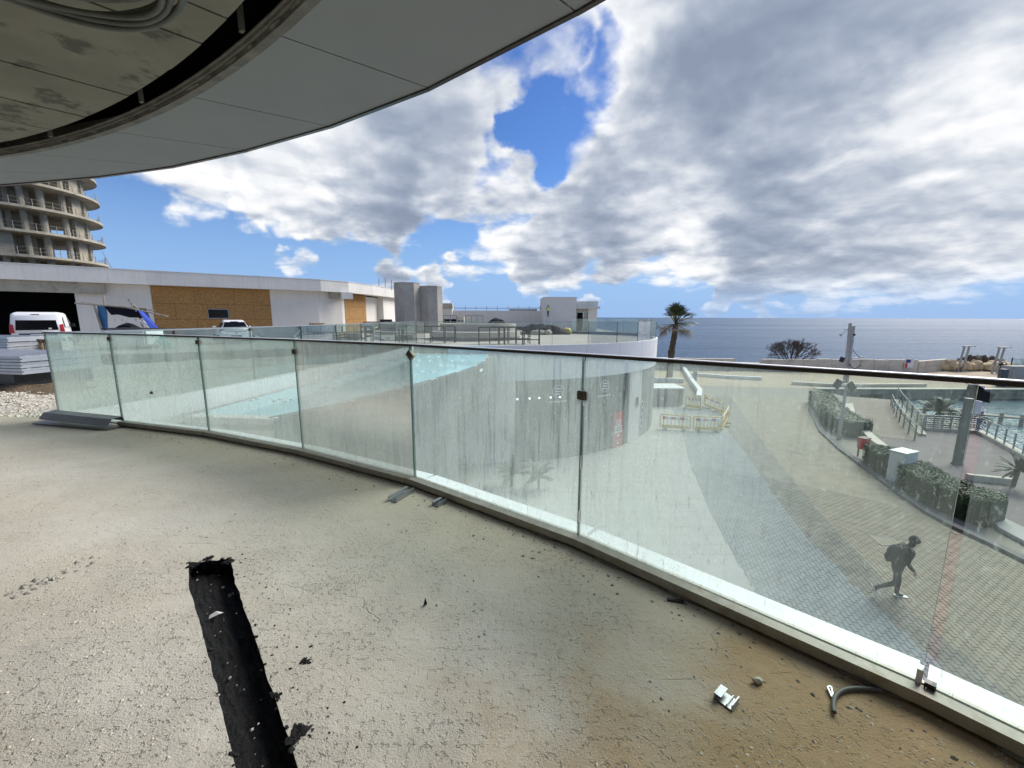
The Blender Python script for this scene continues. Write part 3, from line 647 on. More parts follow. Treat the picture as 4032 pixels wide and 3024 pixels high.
# mortar pads under the base channel
mp = thing('mortar_bedding', 'crumbling mortar packed under the base channel of the near balustrade', 'mortar', (GL[3][0], GL[3][1], 0))
b = MB()
for i in range(1, len(GL) - 1):
    for k in range(9):
        t = (k + rnd.random() * .8) / 9
        q = Vector(lerp(GL[i], GL[i + 1], t)); d = (Vector(GL[i + 1]) - Vector(GL[i])).normalized(); n = Vector((-d.y, d.x))
        q = q - n * rnd.uniform(.02, .062)
        b.blob((q.x, q.y, .006), (rnd.uniform(.05, .13), rnd.uniform(.014, .026), rnd.uniform(.009, .014)), seed=i * 10 + k, amp=.6, sub=2, rz=atan2(d.y, d.x))
b.build('mortar_pad', 'mortar', mp, kind='stuff')

# ------------------------------------------------------------------ the storey overhead
CZ = 3.2
oc = (-8.346, -8.038); ic = (-8.389, -6.837); gc = ic
kinks = [P2(a, c, CZ) for a, c in [(0, 728), (386, 696), (672, 657), (968, 592), (1298, 498), (1690, 347), (2269, 48)]]
ang = [atan2(y - oc[1], x - oc[0]) for x, y in kinks]
for k in range(7):
    t = ang[-1] - .093 * (k + 1); kinks.append((oc[0] + 13.69 * cos(t), oc[1] + 13.69 * sin(t)))
for k in range(4):
    t = ang[0] + .1 * (k + 1); kinks.insert(0, (oc[0] + 13.69 * cos(t), oc[1] + 13.69 * sin(t)))
def inner_of(p, R=11.86, c=ic):
    t = math.degrees(atan2(p[1] - oc[1], p[0] - oc[0])); a = radians(180 + 23.7 + (65.6 - t) * 1.2)
    if t > 80: a = radians(180 + 23.7 - 16 - (t - 80) * .2)
    if t < 35: a = radians(180 + 60 + (35 - t) * .9)
    d = Vector((cos(a), sin(a))); o = Vector(p) - Vector(c); bq = o.dot(d); cq = o.dot(o) - R * R
    s_ = -bq - sqrt(max(0, bq * bq - cq)); s_ = s_ if s_ > 0 else -bq
    q = Vector(p) + d * s_; return (q.x, q.y)
inn = [inner_of(p) for p in kinks]
sof = thing('soffit', 'grey panelled soffit curving out over the balcony edge', 'soffit', (-3, 3, CZ))
for i in range(len(kinks) - 1):
    o0, o1, i0, i1 = (Vector(v) for v in (kinks[i], kinks[i + 1], inn[i], inn[i + 1]))
    g0 = .006
    # panels butt with an open joint; the inner edge follows the arc
    u0 = (o1 - o0).normalized() * g0; w0 = (i1 - i0).normalized() * g0
    arc = []
    for k in range(6):
        q = (i0 + w0).lerp(i1 - w0, k / 5); v = (q - Vector(ic)); v = Vector(ic) + v.normalized() * 11.86; arc.append((v.x, v.y))
    poly = arc + [tuple(o1 - u0), tuple(o0 + u0)]
    b = MB(); b.prism(poly, CZ, CZ + .03); b.build('soffit_panel', 'soffit_panel', sof)
    b = MB(); dz = (o1 - o0); zz_ = CZ + .012 + .0015 * (i % 2); b.bar((*o0, zz_), (*o1, zz_), .03, .05); b.build('drip_edge', 'rail_metal', sof)
def arcpts(c, R, t0, t1, n): return [(c[0] + R * cos(t0 + (t1 - t0) * k / n), c[1] + R * sin(t0 + (t1 - t0) * k / n)) for k in range(n + 1)]
A0, A1 = radians(112), radians(5)
ed = arcpts(ic, 11.86, A0, A1, 60)
b = MB(); b.sweep(ed, [(-.002, CZ - .004), (-.058, CZ - .010), (-.058, CZ + .028), (-.002, CZ + .028)]); b.build('lip', 'lip_concrete', sof)
b = MB(); b.sweep(ed, [(-.061, CZ + .02), (-.085, CZ + .012), (-.088, CZ + .03), (-.100, CZ + .030), (-.100, CZ + .040), (-.061, CZ + .040)]); b.build('lip', 'lip_concrete', sof)
b = MB()
for k in range(70):
    t = A0 + (A1 - A0) * (k + rnd.random()) / 70; R = 11.86 - .060 + rnd.uniform(-.006, .006)
    b.blob((ic[0] + R * cos(t), ic[1] + R * sin(t), CZ + .012), (rnd.uniform(.03, .12), .010, .010), seed=k, amp=.7, sub=2, rz=t + pi / 2)
b.build('mortar_spill', 'lip_concrete', sof, kind='stuff')
b = MB()
for k in range(14):
    t = A0 + (A1 - A0) * (k + .5) / 14; R = 11.72
    b.box((ic[0] + R * cos(t), ic[1] + R * sin(t), CZ + .12), (.02, .04, .2), t)
b.build('hanger', 'lip_concrete', sof, kind='stuff')
b = MB(); b.prism([kinks[0]] + kinks[1:] + [(5, -6), (-14, -6), (-14, 4)], CZ + .46, CZ + .66); b.build('upper_floor', 'void_dark', sof)
b = MB(); b.sweep([(x, y) for x, y in kinks], [(-.03, CZ + .035), (-.25, CZ + .035), (-.25, CZ + .458), (-.03, CZ + .458)]); b.build('upstand', 'white_fascia', sof)
# board marked slab, one strip per formwork panel
slab = thing('ceiling_slab', 'board-marked concrete ceiling above the balcony, blotched with dark stains', 'ceiling', (-4, 1, CZ))
dd = Vector((.72, .694)).normalized(); nn = Vector((-dd.y, dd.x))
cuts = [-9, -5, -3.2, -2.2, -1.2, -.3, .5, 1.3, 2.1, 2.55, 2.99, 3.35, 3.83, 4.49, 5.2, 5.75, 6.4, 7.1, 8, 9]
R = 11.615
for c0, c1 in zip(cuts, cuts[1:]):
    g = .007; far = []
    for k in range(7):
        o = (c0 + g) + (c1 - c0 - 2 * g) * k / 6; p0 = nn * o - Vector(gc); bq = p0.dot(dd); cq = p0.dot(p0) - R * R
        disc = bq * bq - cq
        if disc < 0: continue
        q = nn * o + dd * (-bq + sqrt(disc)); far.append((q.x, q.y))
    if len(far) < 2: continue
    s0 = -9
    a = nn * (c0 + g) + dd * s0; c = nn * (c1 - g) + dd * s0
    b = MB(); b.prism([tuple(a)] + far + [tuple(c)], CZ + rnd.uniform(0, .008), CZ + .25); b.build('ceiling_board', 'soffit_concrete', slab)
b = MB(); b.prism([(-14, -6), (3, -6), (3, -1)] + arcpts(gc, 11.615 - .02, radians(30), radians(112), 30) + [(-14, 3)], CZ + .012, CZ + .24); b.build('backing', 'void_dark', slab)
# hanging coil of conduit below the ceiling
coil = thing('cable_coil', 'coil of grey ribbed conduit hung under the concrete ceiling', 'cable', tuple(P(150, -10, 3.08)))
cc = P(150, -190, 3.05); rb = P(150, 70, 3.05).y - cc.y
for k in range(6):
    b = MB(); R2 = rb + .03 - .034 * (k % 4); z = 3.03 + .036 * (k // 3) + rnd.uniform(-.006, .006)
    ox, oy = rnd.uniform(-.02, .02), rnd.uniform(-.015, .015)
    b.tube([(cc.x + ox + R2 * 1.25 * cos(t), cc.y + oy + R2 * sin(t), z + .012 * sin(3 * t + k)) for t in [2 * pi * j / 48 for j in range(49)]], .013, 7)
    b.build('conduit_loop', 'cable_grey', coil, smooth=True)

# ------------------------------------------------------------------ tower shell far behind
TC = (-71, 59.5)
tower = thing('tower_shell', 'unfinished concrete round tower with open floors and rough columns', 'building', (TC[0], TC[1], 0))
def ring(R, t0=0, t1=360, n=72, ext=0):
    return [(TC[0] + R * cos(radians(t0 + (t1 - t0) * k / n)), TC[1] + R * sin(radians(t0 + (t1 - t0) * k / n))) for k in range(n + (0 if t1 - t0 == 360 else 1))]
slabz = [2.9, 5.95, 9.0, 12.1, 15.15, 18.2, 21.25, 24.3]
for z in slabz:
    b = MB(); b.prism(ring(10), z, z + .32, top=ring(10.0)); b.build('floor_slab', 'tower_concrete', tower)
for s_, z in enumerate(slabz[:-1]):
    z0, z1 = z + .32, slabz[s_ + 1]
    b = MB(); b.prism(ring(4.2, n=24), z0, z1); b.build('core_wall', 'tower_concrete', tower)
    for t, w, dpt in [(-100, .7, .7), (-80, .6, .6), (-60, .8, .8), (-42, .65, .65), (-27, .65, .65), (-14, .75, .75), (4, .7, .7), (18, 1.9, .35), (38, 2.2, .35), (60, .7, .7), (80, .7, .7)]:
        if s_ == 2 and t == -42: w = 1.7
        b = MB(); tt = radians(t)
        if w < 1: b.lathe((TC[0] + 8.1 * cos(tt), TC[1] + 8.1 * sin(tt), 0), [(w * .5, z0), (w * .5, z1)], 12)
        else: b.box((TC[0] + 8.2 * cos(tt), TC[1] + 8.2 * sin(tt), (z0 + z1) / 2), (dpt, w, z1 - z0), tt)
        b.build('column', 'tower_concrete', tower)
    for t in (-70, -35, -18, -2):
        b = MB(); tt = radians(t); b.box((TC[0] + 6.2 * cos(tt), TC[1] + 6.2 * sin(tt), (z0 + z1) / 2), (.5, .5, z1 - z0), tt); b.build('column', 'tower_concrete', tower)
    b = MB()
    for hz in (.55, 1.05):
        pts = [(x, y, z0 + hz) for x, y in ring(8.9, -100, 30, 26)]
        for p, q in zip(pts, pts[1:]): b.bar(p, q, .03)
    for x, y in ring(8.9, -100, 30, 20): b.bar((x, y, z0), (x, y, z0 + 1.1), .06)
    b.build('guard_rail', 'wood_grey', tower)
    b = MB()
    for hz in (.5, 1.0):
        pts = [(x, y, z0 + hz) for x, y in ring(9.75, 35, 100, 14)]
        for p, q in zip(pts, pts[1:]): b.bar(p, q, .03)
    for x, y in ring(9.75, 35, 100, 12): b.bar((x, y, z0), (x, y, z0 + 1.1), .06)
    b.build('guard_rail', 'steel_grey', tower)
    b = MB(); pts = ring(9.7, 44, 52, 3)
    for p, q in zip(pts, pts[1:]): b.box(((p[0] + q[0]) / 2, (p[1] + q[1]) / 2, z0 + .5), (.03, .6, 1.0), atan2(q[1] - p[1], q[0] - p[0]) + pi / 2)
    if s_ < 4: b.build('debris_net', 'lamp_dark_red', tower)
b = MB(); b.tube([D(402, 990, 65), D(470, 1112, 45), D(525, 1216, 24.4)], .03, 5); b.build('guy_rope', 'cable_grey', label='long grey rope stretched from the round tower to the lean-to', cat='rope')

# ------------------------------------------------------------------ terrace, gravel bed, retaining kerb
CC = (-1.96, 33.98); CR = 13.25
def circ(t, R=CR): return (CC[0] + R * cos(t), CC[1] + R * sin(t))
def circ_at(a, R=CR, bpx=1500):   # where the sight line column a meets the round building
    d = ray(a, bpx); d = Vector((d.x, d.y)).normalized(); o = -Vector(CC); bq = o.dot(d); cq = o.dot(o) - R * R
    s_ = -bq - sqrt(max(0, bq * bq - cq)); q = d * s_; return atan2(q.y - CC[1], q.x - CC[0])
tA, tB = radians(-106), radians(-4)
arc_t = [tA + (tB - tA) * k / 50 for k in range(51)]
RET = [(-34, 15.8), (-17.5, 15.4), (-14.6, 15.5), (-12.6, 16.7), (-10.9, 18), (-9.7, 19.2), (-7.5, 19.6), (-5.45, 19.7)]
CORNER = (-5.25, 22.4)
poly = [(-40, 15.8)] + RET[1:] + [(-5.3, 21.0), CORNER] + [circ(t, CR - .05) for t in arc_t] + [(11.0, 36), (11.2, 42), (12, 62), (-70, 64), (-70, 15.8)]
b = MB(); b.prism(poly, -.5, 0.0); b.build('terrace_floor', 'terrace_screed', kind='structure')
b = MB(); b.sweep(RET, [(-.0, -.9), (.22, -.9), (.22, .10), (-.0, .10)]); b.build('retaining_kerb', 'dark_concrete', label='dark streaked concrete kerb retaining the terrace beside the gravel bed', cat='kerb')
BQ = [(GL[0][0] - .10, GL[0][1] + .06), (-6.42, 8.12), (-6.14, 9.99), (-5.89, 11.67), (-5.69, 13.51), (-5.5, 16.0), (-5.38, 18.4), (-5.3, 20.6), CORNER]
def gravel():
    nx, ny = 150, 90; vs = []; x0, x1, y0, y1 = -36, -4.9, 5.2, 21
    for j in range(ny + 1):
        for i in range(nx + 1):
            x = x0 + (x1 - x0) * i / nx; y = y0 + (y1 - y0) * (j / ny) ** 1.2
            z = -.10 - .16 * max(0, min(1, (y - 9) / 5)) * (1 if x > -16 else max(0, 1 - (-16 - x) / 3))
            z += .22 * math.exp(-((x + 10.5) / 2.6) ** 2 - ((y - 12.8) / 2.2) ** 2) + .08 * noise.noise(Vector((x * .7, y * .7, 0))) + .035 * noise.noise(Vector((x * 3, y * 3, 1)))
            if y < 6.6: z = z * max(0, (y - 5.9) / .7) - .012
            # keep inside the balustrade kerb
            lim = -5.0
            for (ax, ay), (bx, by) in zip(BQ, BQ[1:]):
                if ay <= y <= by: lim = ax + (bx - ax) * (y - ay) / (by - ay) - .02
            if y < BQ[0][1]: lim = BQ[0][0] - .05
            vs.append((min(x, lim), y, z))
    b = MB(); b.add(vs, [(j * (nx + 1) + i, j * (nx + 1) + i + 1, (j + 1) * (nx + 1) + i + 1, (j + 1) * (nx + 1) + i) for j in range(ny) for i in range(nx)])
    o = b.build('gravel_bed', 'gravel_ground', kind='structure', smooth=True)
    def hz(x, y):
        i = (x - x0) / (x1 - x0) * nx; j = ((y - y0) / (y1 - y0)) ** (1 / 1.2) * ny
        return vs[int(j) * (nx + 1) + int(i)][2]
    b = MB(); r = random.Random(5)
    for k in range(5200):
        x, y = (r.uniform(-12.5, -7.3), r.uniform(6.2, 11)) if k < 2600 else (r.uniform(-14, -6.3), r.uniform(6.3, 17))
        lim = -5.0
        for (ax, ay), (bx, by) in zip(BQ, BQ[1:]):
            if ay <= y <= by: lim = ax + (bx - ax) * (y - ay) / (by - ay) - .25
        if x > lim: continue
        s_ = r.uniform(.012, .045); z = hz(x, y); a = r.uniform(0, 6)
        pts = [(x + s_ * cos(a + q * 1.57) * r.uniform(.7, 1.3), y + s_ * sin(a + q * 1.57) * r.uniform(.7, 1.3), z + r.uniform(-.2, .3) * s_) for q in range(4)]
        b.add(pts + [(x, y, z + s_ * r.uniform(.5, 1)), (x, y, z - s_)], [(0, 1, 4), (1, 2, 4), (2, 3, 4), (3, 0, 4)])
    b.build('gravel', 'gravel_stone', kind='stuff', label='loose beige limestone gravel spread over the bed beside the balcony', cat='gravel')
    return hz
GZ = gravel()
# second balustrade: along the gravel bed and then round the terrace edge
bal2 = thing('glass_balustrade', 'clear green-tinted glass balustrade between gravel bed and glass roof', 'balustrade', (BQ[4][0], BQ[4][1], 0))
def run(path, width):
    L = sum(hypot(b_[0] - a_[0], b_[1] - a_[1]) for a_, b_ in zip(path, path[1:]))
    return resample(path, max(1, round(L / width)))
q2 = run(BQ, 1.85)
for a, c in zip(q2, q2[1:]): pane(a, c, .03, 1.285, .0175, 'glass_far', bal2, .012, .012)
b = MB(); b.sweep(q2, [(-.02, 1.278), (.02, 1.278), (.02, 1.305), (-.02, 1.305)]); b.build('top_rail', 'alu', bal2)
q = lerp(BQ[0], BQ[1], .5); 
for g in q2[1:4]:
    b = MB(); b.box((g[0], g[1], 1.235), (.05, .05, .06)); b.build('glass_clamp', 'clamp_metal', bal2)
b = MB(); b.sweep([lerp(BQ[0], BQ[1], -.0)] + BQ[1:], [(.08, -.5), (.08, .035), (-.16, .035), (-.17, -.32), (-.10, -.5)]); b.build('white_kerb', 'white_cladding', label='white concrete kerb carrying the glass between gravel and glass roof', cat='kerb')
bal3 = thing('glass_balustrade', 'clear glass balustrade round the curved edge of the white terrace', 'balustrade', (circ(-1.2)[0], circ(-1.2)[1], 0))
q3 = run([CORNER] + [circ(t, CR - .09) for t in arc_t], 2.25)
for a, c in zip(q3, q3[1:]): pane(a, c, .105, 1.30, .0175, 'glass_plain', bal3, .012, .012)
b = MB(); b.sweep(q3, [(-.012, 1.298), (.012, 1.298), (.012, 1.318), (-.012, 1.318)]); b.build('top_rail', 'alu', bal3)
back = [circ(tB, CR - .1), (10.7, 35.0), (9.0, 37.3), (5.7, 39.2)]
bal4 = thing('glass_balustrade', 'teal glass balustrade on a dark upstand in front of the flat-roofed house', 'balustrade', (8.5, 38, 0))
q4 = run(smoothpath(back, 2), 1.7)
for a, c in zip(q4, q4[1:]): pane(a, c, .22, 1.42, .0175, 'glass_far', bal4, .012, .012)
b = MB(); b.sweep(q4, [(-.15, 0), (.15, 0), (.15, .24), (-.15, .24)]); b.build('upstand', 'dark_concrete', bal4)
# round white building
rb = thing('round_building', 'white curved building with dark shop front below a clad parapet', 'building', (CC[0], CC[1], PZ))
t0 = circ_at(1948, CR, 1450)
n_p = 13; tt = [t0 - .18 + (tB + .9 - t0 + .18) * k / n_p for k in range(n_p + 1)]
for k in range(n_p):
    for z0, z1 in ((-.772, .10), (-1.73, -.778)):
        g = .0006; seg = [circ(tt[k] + g + (tt[k + 1] - tt[k] - 2 * g) * j / 6, CR) for j in range(7)]
        b = MB(); b.sweep(seg, [(0, z0), (-.12, z0), (-.12, z1), (0, z1)][::-1] if False else [(0, z0), (0, z1), (.25, z1), (.25, z0)]); b.build('cladding_panel', 'white_cladding', rb)
def wallarc(a0, a1, R, z0, z1, m, name, th=.2, n=16):
    b = MB(); b.sweep([circ(a0 + (a1 - a0) * j / n, R) for j in range(n + 1)], [(0, z0), (0, z1), (th, z1), (th, z0)]); return b.build(name, m, rb)
WR = CR - .06
s0, s1 = circ_at(2030, WR, 1650), circ_at(2478, WR, 1600)
wallarc(t0 - .9, s0, WR, PZ, -1.735, 'white_render', 'wall')
e0, e1, e2 = circ_at(2486, WR), circ_at(2528, WR), circ_at(2552, WR)
wallarc(s1, e0 + .03, WR, PZ, -1.735, 'white_render', 'wall', n=4)
wallarc(e0 + .03, e1, WR, PZ, -1.735, 'white_render', 'wall', n=8)
wallarc(e1, tB + 1.2, WR, PZ, -1.735, 'dark_concrete', 'wall', n=24)
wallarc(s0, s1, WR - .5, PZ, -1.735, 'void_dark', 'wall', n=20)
for k in range(8):
    a0, a1 = s0 + (s1 - s0) * k / 8, s0 + (s1 - s0) * (k + 1) / 8
    pane(circ(a0, WR - .05), circ(a1, WR - .05), PZ + .06, -1.74, .02, 'shop_glass', rb, .012, .012, 'shop_window', 'steel_black')
wallarc(s0, s1, WR - .02, PZ, PZ + .06, 'steel_black', 'sill', n=16, th=.05)
def on_arc(t, R, z, x, y): # local decal coordinates (x along wall, y up) -> world
    k = t + x / R; p = circ(k, R); return (p[0], p[1], z + y)
def logo(px_, pz_px):
    t = circ_at(px_, WR, pz_px); R = WR + .035; c = circ(t, R); z = EYE.z + ray(px_, pz_px).z / hypot(ray(px_, pz_px).x, ray(px_, pz_px).y) * hypot(*c)
    b = MB(); n = 28
    for j in range(n):
        a0, a1 = 2 * pi * j / n, 2 * pi * (j + 1) / n
        pts = [on_arc(t, R, z, r_ * cos(a), r_ * sin(a)) for r_, a in ((.32, a0), (.36, a0), (.36, a1), (.32, a1))]
        b.add(pts, [(0, 1, 2, 3)])
    for y in (-.15, 0, .15):
        pts = [on_arc(t, R, z, x + .16 * (yy + y) , yy + y) for x, yy in ((-.19, -.04), (.17, -.04), (.17, .04), (-.19, .04))]
        b.add(pts, [(0, 1, 2, 3)])
    r = random.Random(3)
    x = -.52
    while x < .5:
        w = r.uniform(.05, .09)
        pts = [on_arc(t, R, z, xx, yy) for xx, yy in ((x, -.60), (x + w, -.60), (x + w, -.51), (x, -.51))]; b.add(pts, [(0, 1, 2, 3)]); x += w + .03
    b.build('shop_logo', 'decal_white', rb)
logo(2198, 1541); logo(2380, 1520)
for u_, v_ in ((2037, 1572), (2085, 1569), (2123, 1567), (2168, 1565), (2204, 1564)):
    t = circ_at(u_, WR, v_); p = circ(t, WR + .02); d = ray(u_, v_); z = H + d.z / hypot(d.x, d.y) * hypot(*p)
    b = MB(); b.blob((p[0], p[1], z), (.055, .055, .055), amp=0, sub=2); b.build('downlight', 'lamp_glow', rb)
def text_mesh(s_, size, m, M, parent, name='lettering'):
    cu = bpy.data.curves.new('text', 'FONT'); cu.body = s_; cu.size = size; cu.align_x = 'CENTER'; cu.align_y = 'CENTER'; cu.extrude = .002; cu.resolution_u = 3; cu.offset = .004 * size
    o = bpy.data.objects.new('tmp', cu); C.objects.link(o); dg = bpy.context.evaluated_depsgraph_get(); dg.update()
    me = bpy.data.meshes.new_from_object(o.evaluated_get(dg)); bpy.data.objects.remove(o); bpy.data.curves.remove(cu)
    off = OFF.get(parent, (0, 0, 0))
    for v in me.vertices:
        w = M @ v.co; v.co = w - Vector(off)
    me.materials.clear(); me.materials.append(MATS[m]); me.name = name
    q = bpy.data.objects.new(name, me); C.objects.link(q); q.parent = parent; OFF[q] = off
    return q
def frame_at(t, R, z):
    p = circ(t, R); e = Vector((-sin(t), cos(t), 0)); n = Vector((cos(t), sin(t), 0)); u_ = Vector((0, 0, 1))
    return Matrix(((e.x, u_.x, n.x, p[0]), (e.y, u_.y, n.y, p[1]), (e.z, u_.z, n.z, z), (0, 0, 0, 1)))
def poster():
    t = circ_at(2430, WR, 1700); R = WR + .06
    def zz(v): d = ray(2430, v); return H + d.z / hypot(d.x, d.y) * hypot(*circ(t, R))
    z1, z0 = zz(1620), zz(1783); F_ = frame_at(t, R, (z0 + z1) / 2); h = z1 - z0
    o = thing('sale_banner', 'red 50% sale banner on the dark curved shop front', 'banner', tuple(F_.translation))
    def quad(x0, x1, y0, y1, m, name, dz=.004, th=.012):
        b = MB(); vs = [F_ @ Vector((x, y, z)) for z in (dz, dz + th) for x, y in ((x0, y0), (x1, y0), (x1, y1), (x0, y1))]
        b.add(vs, [(3, 2, 1, 0), (4, 5, 6, 7), (0, 1, 5, 4), (1, 2, 6, 5), (2, 3, 7, 6), (3, 0, 4, 7)]); b.build(name, m, o)
    w = .46
    quad(-w, w, -h / 2, h / 2, 'poster_red', 'banner_sheet', 0)
    quad(-.36, .36, -.02, .42, 'decal_white', 'print_block', .014, .002); quad(-.20, .24, .46, .72, 'decal_white', 'print_block', .014, .002)
    quad(-.12, .14, -.26, -.08, 'decal_white', 'print_block', .014, .002)
    quad(-.30, .32, .78, .81, 'decal_white', 'print_block', .014, .002); quad(-.30, .34, -.50, -.47, 'decal_white', 'print_block', .014, .002); quad(-.08, .12, -.74, -.58, 'decal_white', 'print_block', .014, .002)
    quad(-.14, .18, .52, .56, 'poster_red', 'print_block', .017, .002); quad(-.14, .18, .60, .66, 'poster_red', 'print_block', .017, .002)
    text_mesh('50%', .40, 'print_black', F_ @ Matrix.Translation((0, .20, .019)), o)
poster()
# small notice box and framed pictures on the white and dark wall beyond the shop
t = circ_at(2507, WR, 1580); p = circ(t, WR + .05)
b = MB(); d = ray(2507, 1583); b.box((p[0], p[1], H + d.z / hypot(d.x, d.y) * hypot(*p)), (.10, .16, .62), t); b.build('notice_box', 'steel_grey', label='slim grey notice box on the white wall beyond the shop', cat='sign')
for k, v_ in enumerate((1592, 1616, 1642, 1667, 1692)):
    t = circ_at(2531 - k * 2.4, WR, v_); t = e1 + .012; p = circ(t, WR + .04); d = ray(2533, v_); z = H + d.z / hypot(d.x, d.y) * hypot(*p)
    o = thing('picture_frame', ['top', 'second', 'middle', 'fourth', 'bottom'][k] + ' white framed poster in the column beside the dark wall corner', 'picture', (p[0], p[1], z), group='framed posters in a column')
    b = MB()
    for x, y, w, h in ((0, .17, .30, .03), (0, -.17, .30, .03), (-.135, 0, .03, .31), (.135, 0, .03, .31)):
        vv = frame_at(t, WR + .04, z) @ Vector((x, y, 0)); b.box(tuple(vv), (.03, w, h), t)
    b.build('frame', 'decal_white', o); b = MB(); b.box((p[0], p[1], z), (.012, .25, .31), t); b.build('print', 'void_dark', o)
# ------------------------------------------------------------------ glass roof over the passage
canR = [P2(a, c, -.3) for a, c in [(1085, 1654), (1459, 1571), (1623, 1526), (1775, 1482), (1902, 1442)]] + [(-.88, 17.9), (-.93, 20.6)]
canL = [(-6.05, 7.3), (-5.85, 9.99), (-5.62, 11.67), (-5.42, 13.5), (-5.22, 16), (-5.1, 18.5), (-5.0, 20.7)]
gr = thing('glass_roof', 'flat glass canopy of large panels over the passage, mirroring the sky', 'canopy', (-3.5, 13, -.3))
nr, nc = 8, 3
Lp, Rp = resample(canL, nr), resample(smoothpath(canR, 2), nr * 4)
for i in range(nr):
    for j in range(nc):
        l0, l1 = Lp[i], Lp[i + 1]
        pts = []
        c0, c1 = j / nc, (j + 1) / nc
        rr = [Rp[i * 4 + k] for k in range(5)]
        ll = [lerp(l0, l1, k / 4) for k in range(5)]
        e = .0028
        A_ = [lerp(ll[k], rr[k], c0 + e) for k in range(5)]; B_ = [lerp(ll[k], rr[k], c1 - e) for k in range(5)]
        dv = .012; A_[0] = lerp(A_[0], A_[1], dv); B_[0] = lerp(B_[0], B_[1], dv); A_[4] = lerp(A_[4], A_[3], dv); B_[4] = lerp(B_[4], B_[3], dv)
        b = MB(); b.prism(A_[::-1] + B_, -.318 - .002 * j, -.30 - .0 * j); b.build('roof_panel', 'roof_glass', gr)
        for (q, s_) in ((lerp(A_[0], B_[0], .12), 0), (lerp(A_[4], B_[4], .12), 1), (lerp(A_[0], B_[0], .88), 2), (lerp(A_[4], B_[4], .88), 3)):
            q = lerp(q, ((A_[2][0] + B_[2][0]) / 2, (A_[2][1] + B_[2][1]) / 2), .10)
            b = MB(); b.lathe((q[0], q[1], -.30), [(.052, .002), (.052, .022), (.03, .03)], 10); b.build('glass_fixing', 'plain_white', gr)
b = MB(); b.prism(canL[::-1] + [(x - .05, y) for x, y in canR], -.50, -.40); b.build('under_deck', 'white_cladding', gr)
# concrete fascia along its free edge; a full wall nearer to us
wall_path = smoothpath(canR, 2)
k12 = next(i for i, p in enumerate(wall_path) if p[1] > 12.5)
fw = thing('canopy_wall', 'streaked grey concrete wall and curved fascia below the glass roof', 'wall', (-2.4, 11, PZ))
b = MB(); b.sweep([canL[0]] + [(canR[0][0] - .05, canR[0][1])], [(0, PZ), (0, -.285), (.25, -.285), (.25, PZ)]); b.build('end_wall', 'white_fascia', fw)
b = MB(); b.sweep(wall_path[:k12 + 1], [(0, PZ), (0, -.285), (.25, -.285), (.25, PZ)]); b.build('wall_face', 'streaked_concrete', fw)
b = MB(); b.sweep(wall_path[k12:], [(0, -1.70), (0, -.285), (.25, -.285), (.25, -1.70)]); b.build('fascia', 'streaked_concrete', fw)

# ------------------------------------------------------------------ low building behind the terrace, with boarded openings
FAC = [(-42, 16.6), (-30.7, 25.1), (-25.7, 29.3), (-20, 33.5), (-16.6, 36.1), (-15.1, 38.4), (-14.2, 42.5), (-13.75, 47), (-13.5, 54)]
lb = thing('low_building', 'long low white building with a curved roof band and boarded openings', 'building', (-20, 34, 0))
WALL = offpath(FAC, .9)
def wall_at(a, path=WALL):
    """plan point where the sight column a meets the wall line"""
    d = ray(a, 1200); d = Vector((d.x, d.y))
    for p, q in zip(path, path[1:]):
        p_, q_ = Vector(p), Vector(q); e = q_ - p_; den = d.x * e.y - d.y * e.x
        if abs(den) < 1e-9: continue
        s_ = (p_.x * d.y - p_.y * d.x) / -den if False else (d.y * p_.x - d.x * p_.y) / (d.x * e.y - d.y * e.x)
        if -1e-6 <= s_ <= 1 + 1e-6: 
            w = p_ + e * s_
            if w.dot(d) > 0: return (w.x, w.y)
    return None
def wseg(a0, a1, z0, z1, m, name, off=0.0, th=.3, parent=None):
    p, q = wall_at(a0), wall_at(a1)
    mids = [w for w in WALL if min(p[0], q[0]) < w[0] < max(p[0], q[0]) and min(p[1], q[1]) < w[1] < max(p[1], q[1])]
    path = [p] + mids + [q]
    b = MB(); b.sweep(path, [(off, z0), (off, z1), (off + th, z1), (off + th, z0)]); return b.build(name, m, parent or lb)
FB, FT = 3.72, 4.66
b = MB(); b.sweep(FAC, [(0, FB), (0, FT), (1.2, FT), (1.2, FB)]); b.build('roof_band', 'white_fascia', lb)
b = MB(); b.sweep(FAC, [(-.03, FT + .003), (-.03, FT + .05), (1.2, FT + .05), (1.2, FT + .003)]); b.build('roof_coping', 'white_fascia', lb)
b = MB(); b.prism(offpath(FAC, 1.18)[::-1] + [(-60, 20), (-60, 60), (-13.7, 60)][::-1], 3.6, 4.4); b.build('roof', 'void_dark', lb)
wl = 4.0
wseg(300, 600, 0, 3.715, 'white_render', 'wall')
wseg(600.5, 1066, 0, .62, 'beam_concrete', 'plinth', -.02)
wseg(1066, 1356, 0, 3.715, 'white_render', 'wall')
wseg(1357, 1440, 0, .02, 'beam_concrete', 'threshold', -.01)
wseg(1441, 1497, 0, 3.715, 'white_render', 'wall', .30)
wseg(1497, 1556, 0, 3.715, 'white_render', 'wall', -.35, .8)
wseg(-420, 425, 3.02, 3.716, 'beam_concrete', 'beam', -.5, .4)
wseg(1296, 1338, 3.15, 3.716, 'beam_concrete', 'beam', -.45, .4)
# nib under the roof band
p = wall_at(1352); b = MB(); b.box((p[0] + .75, p[1] - .95, 3.42), (1.0, .35, .59), .68); b.build('nib', 'white_fascia', lb)
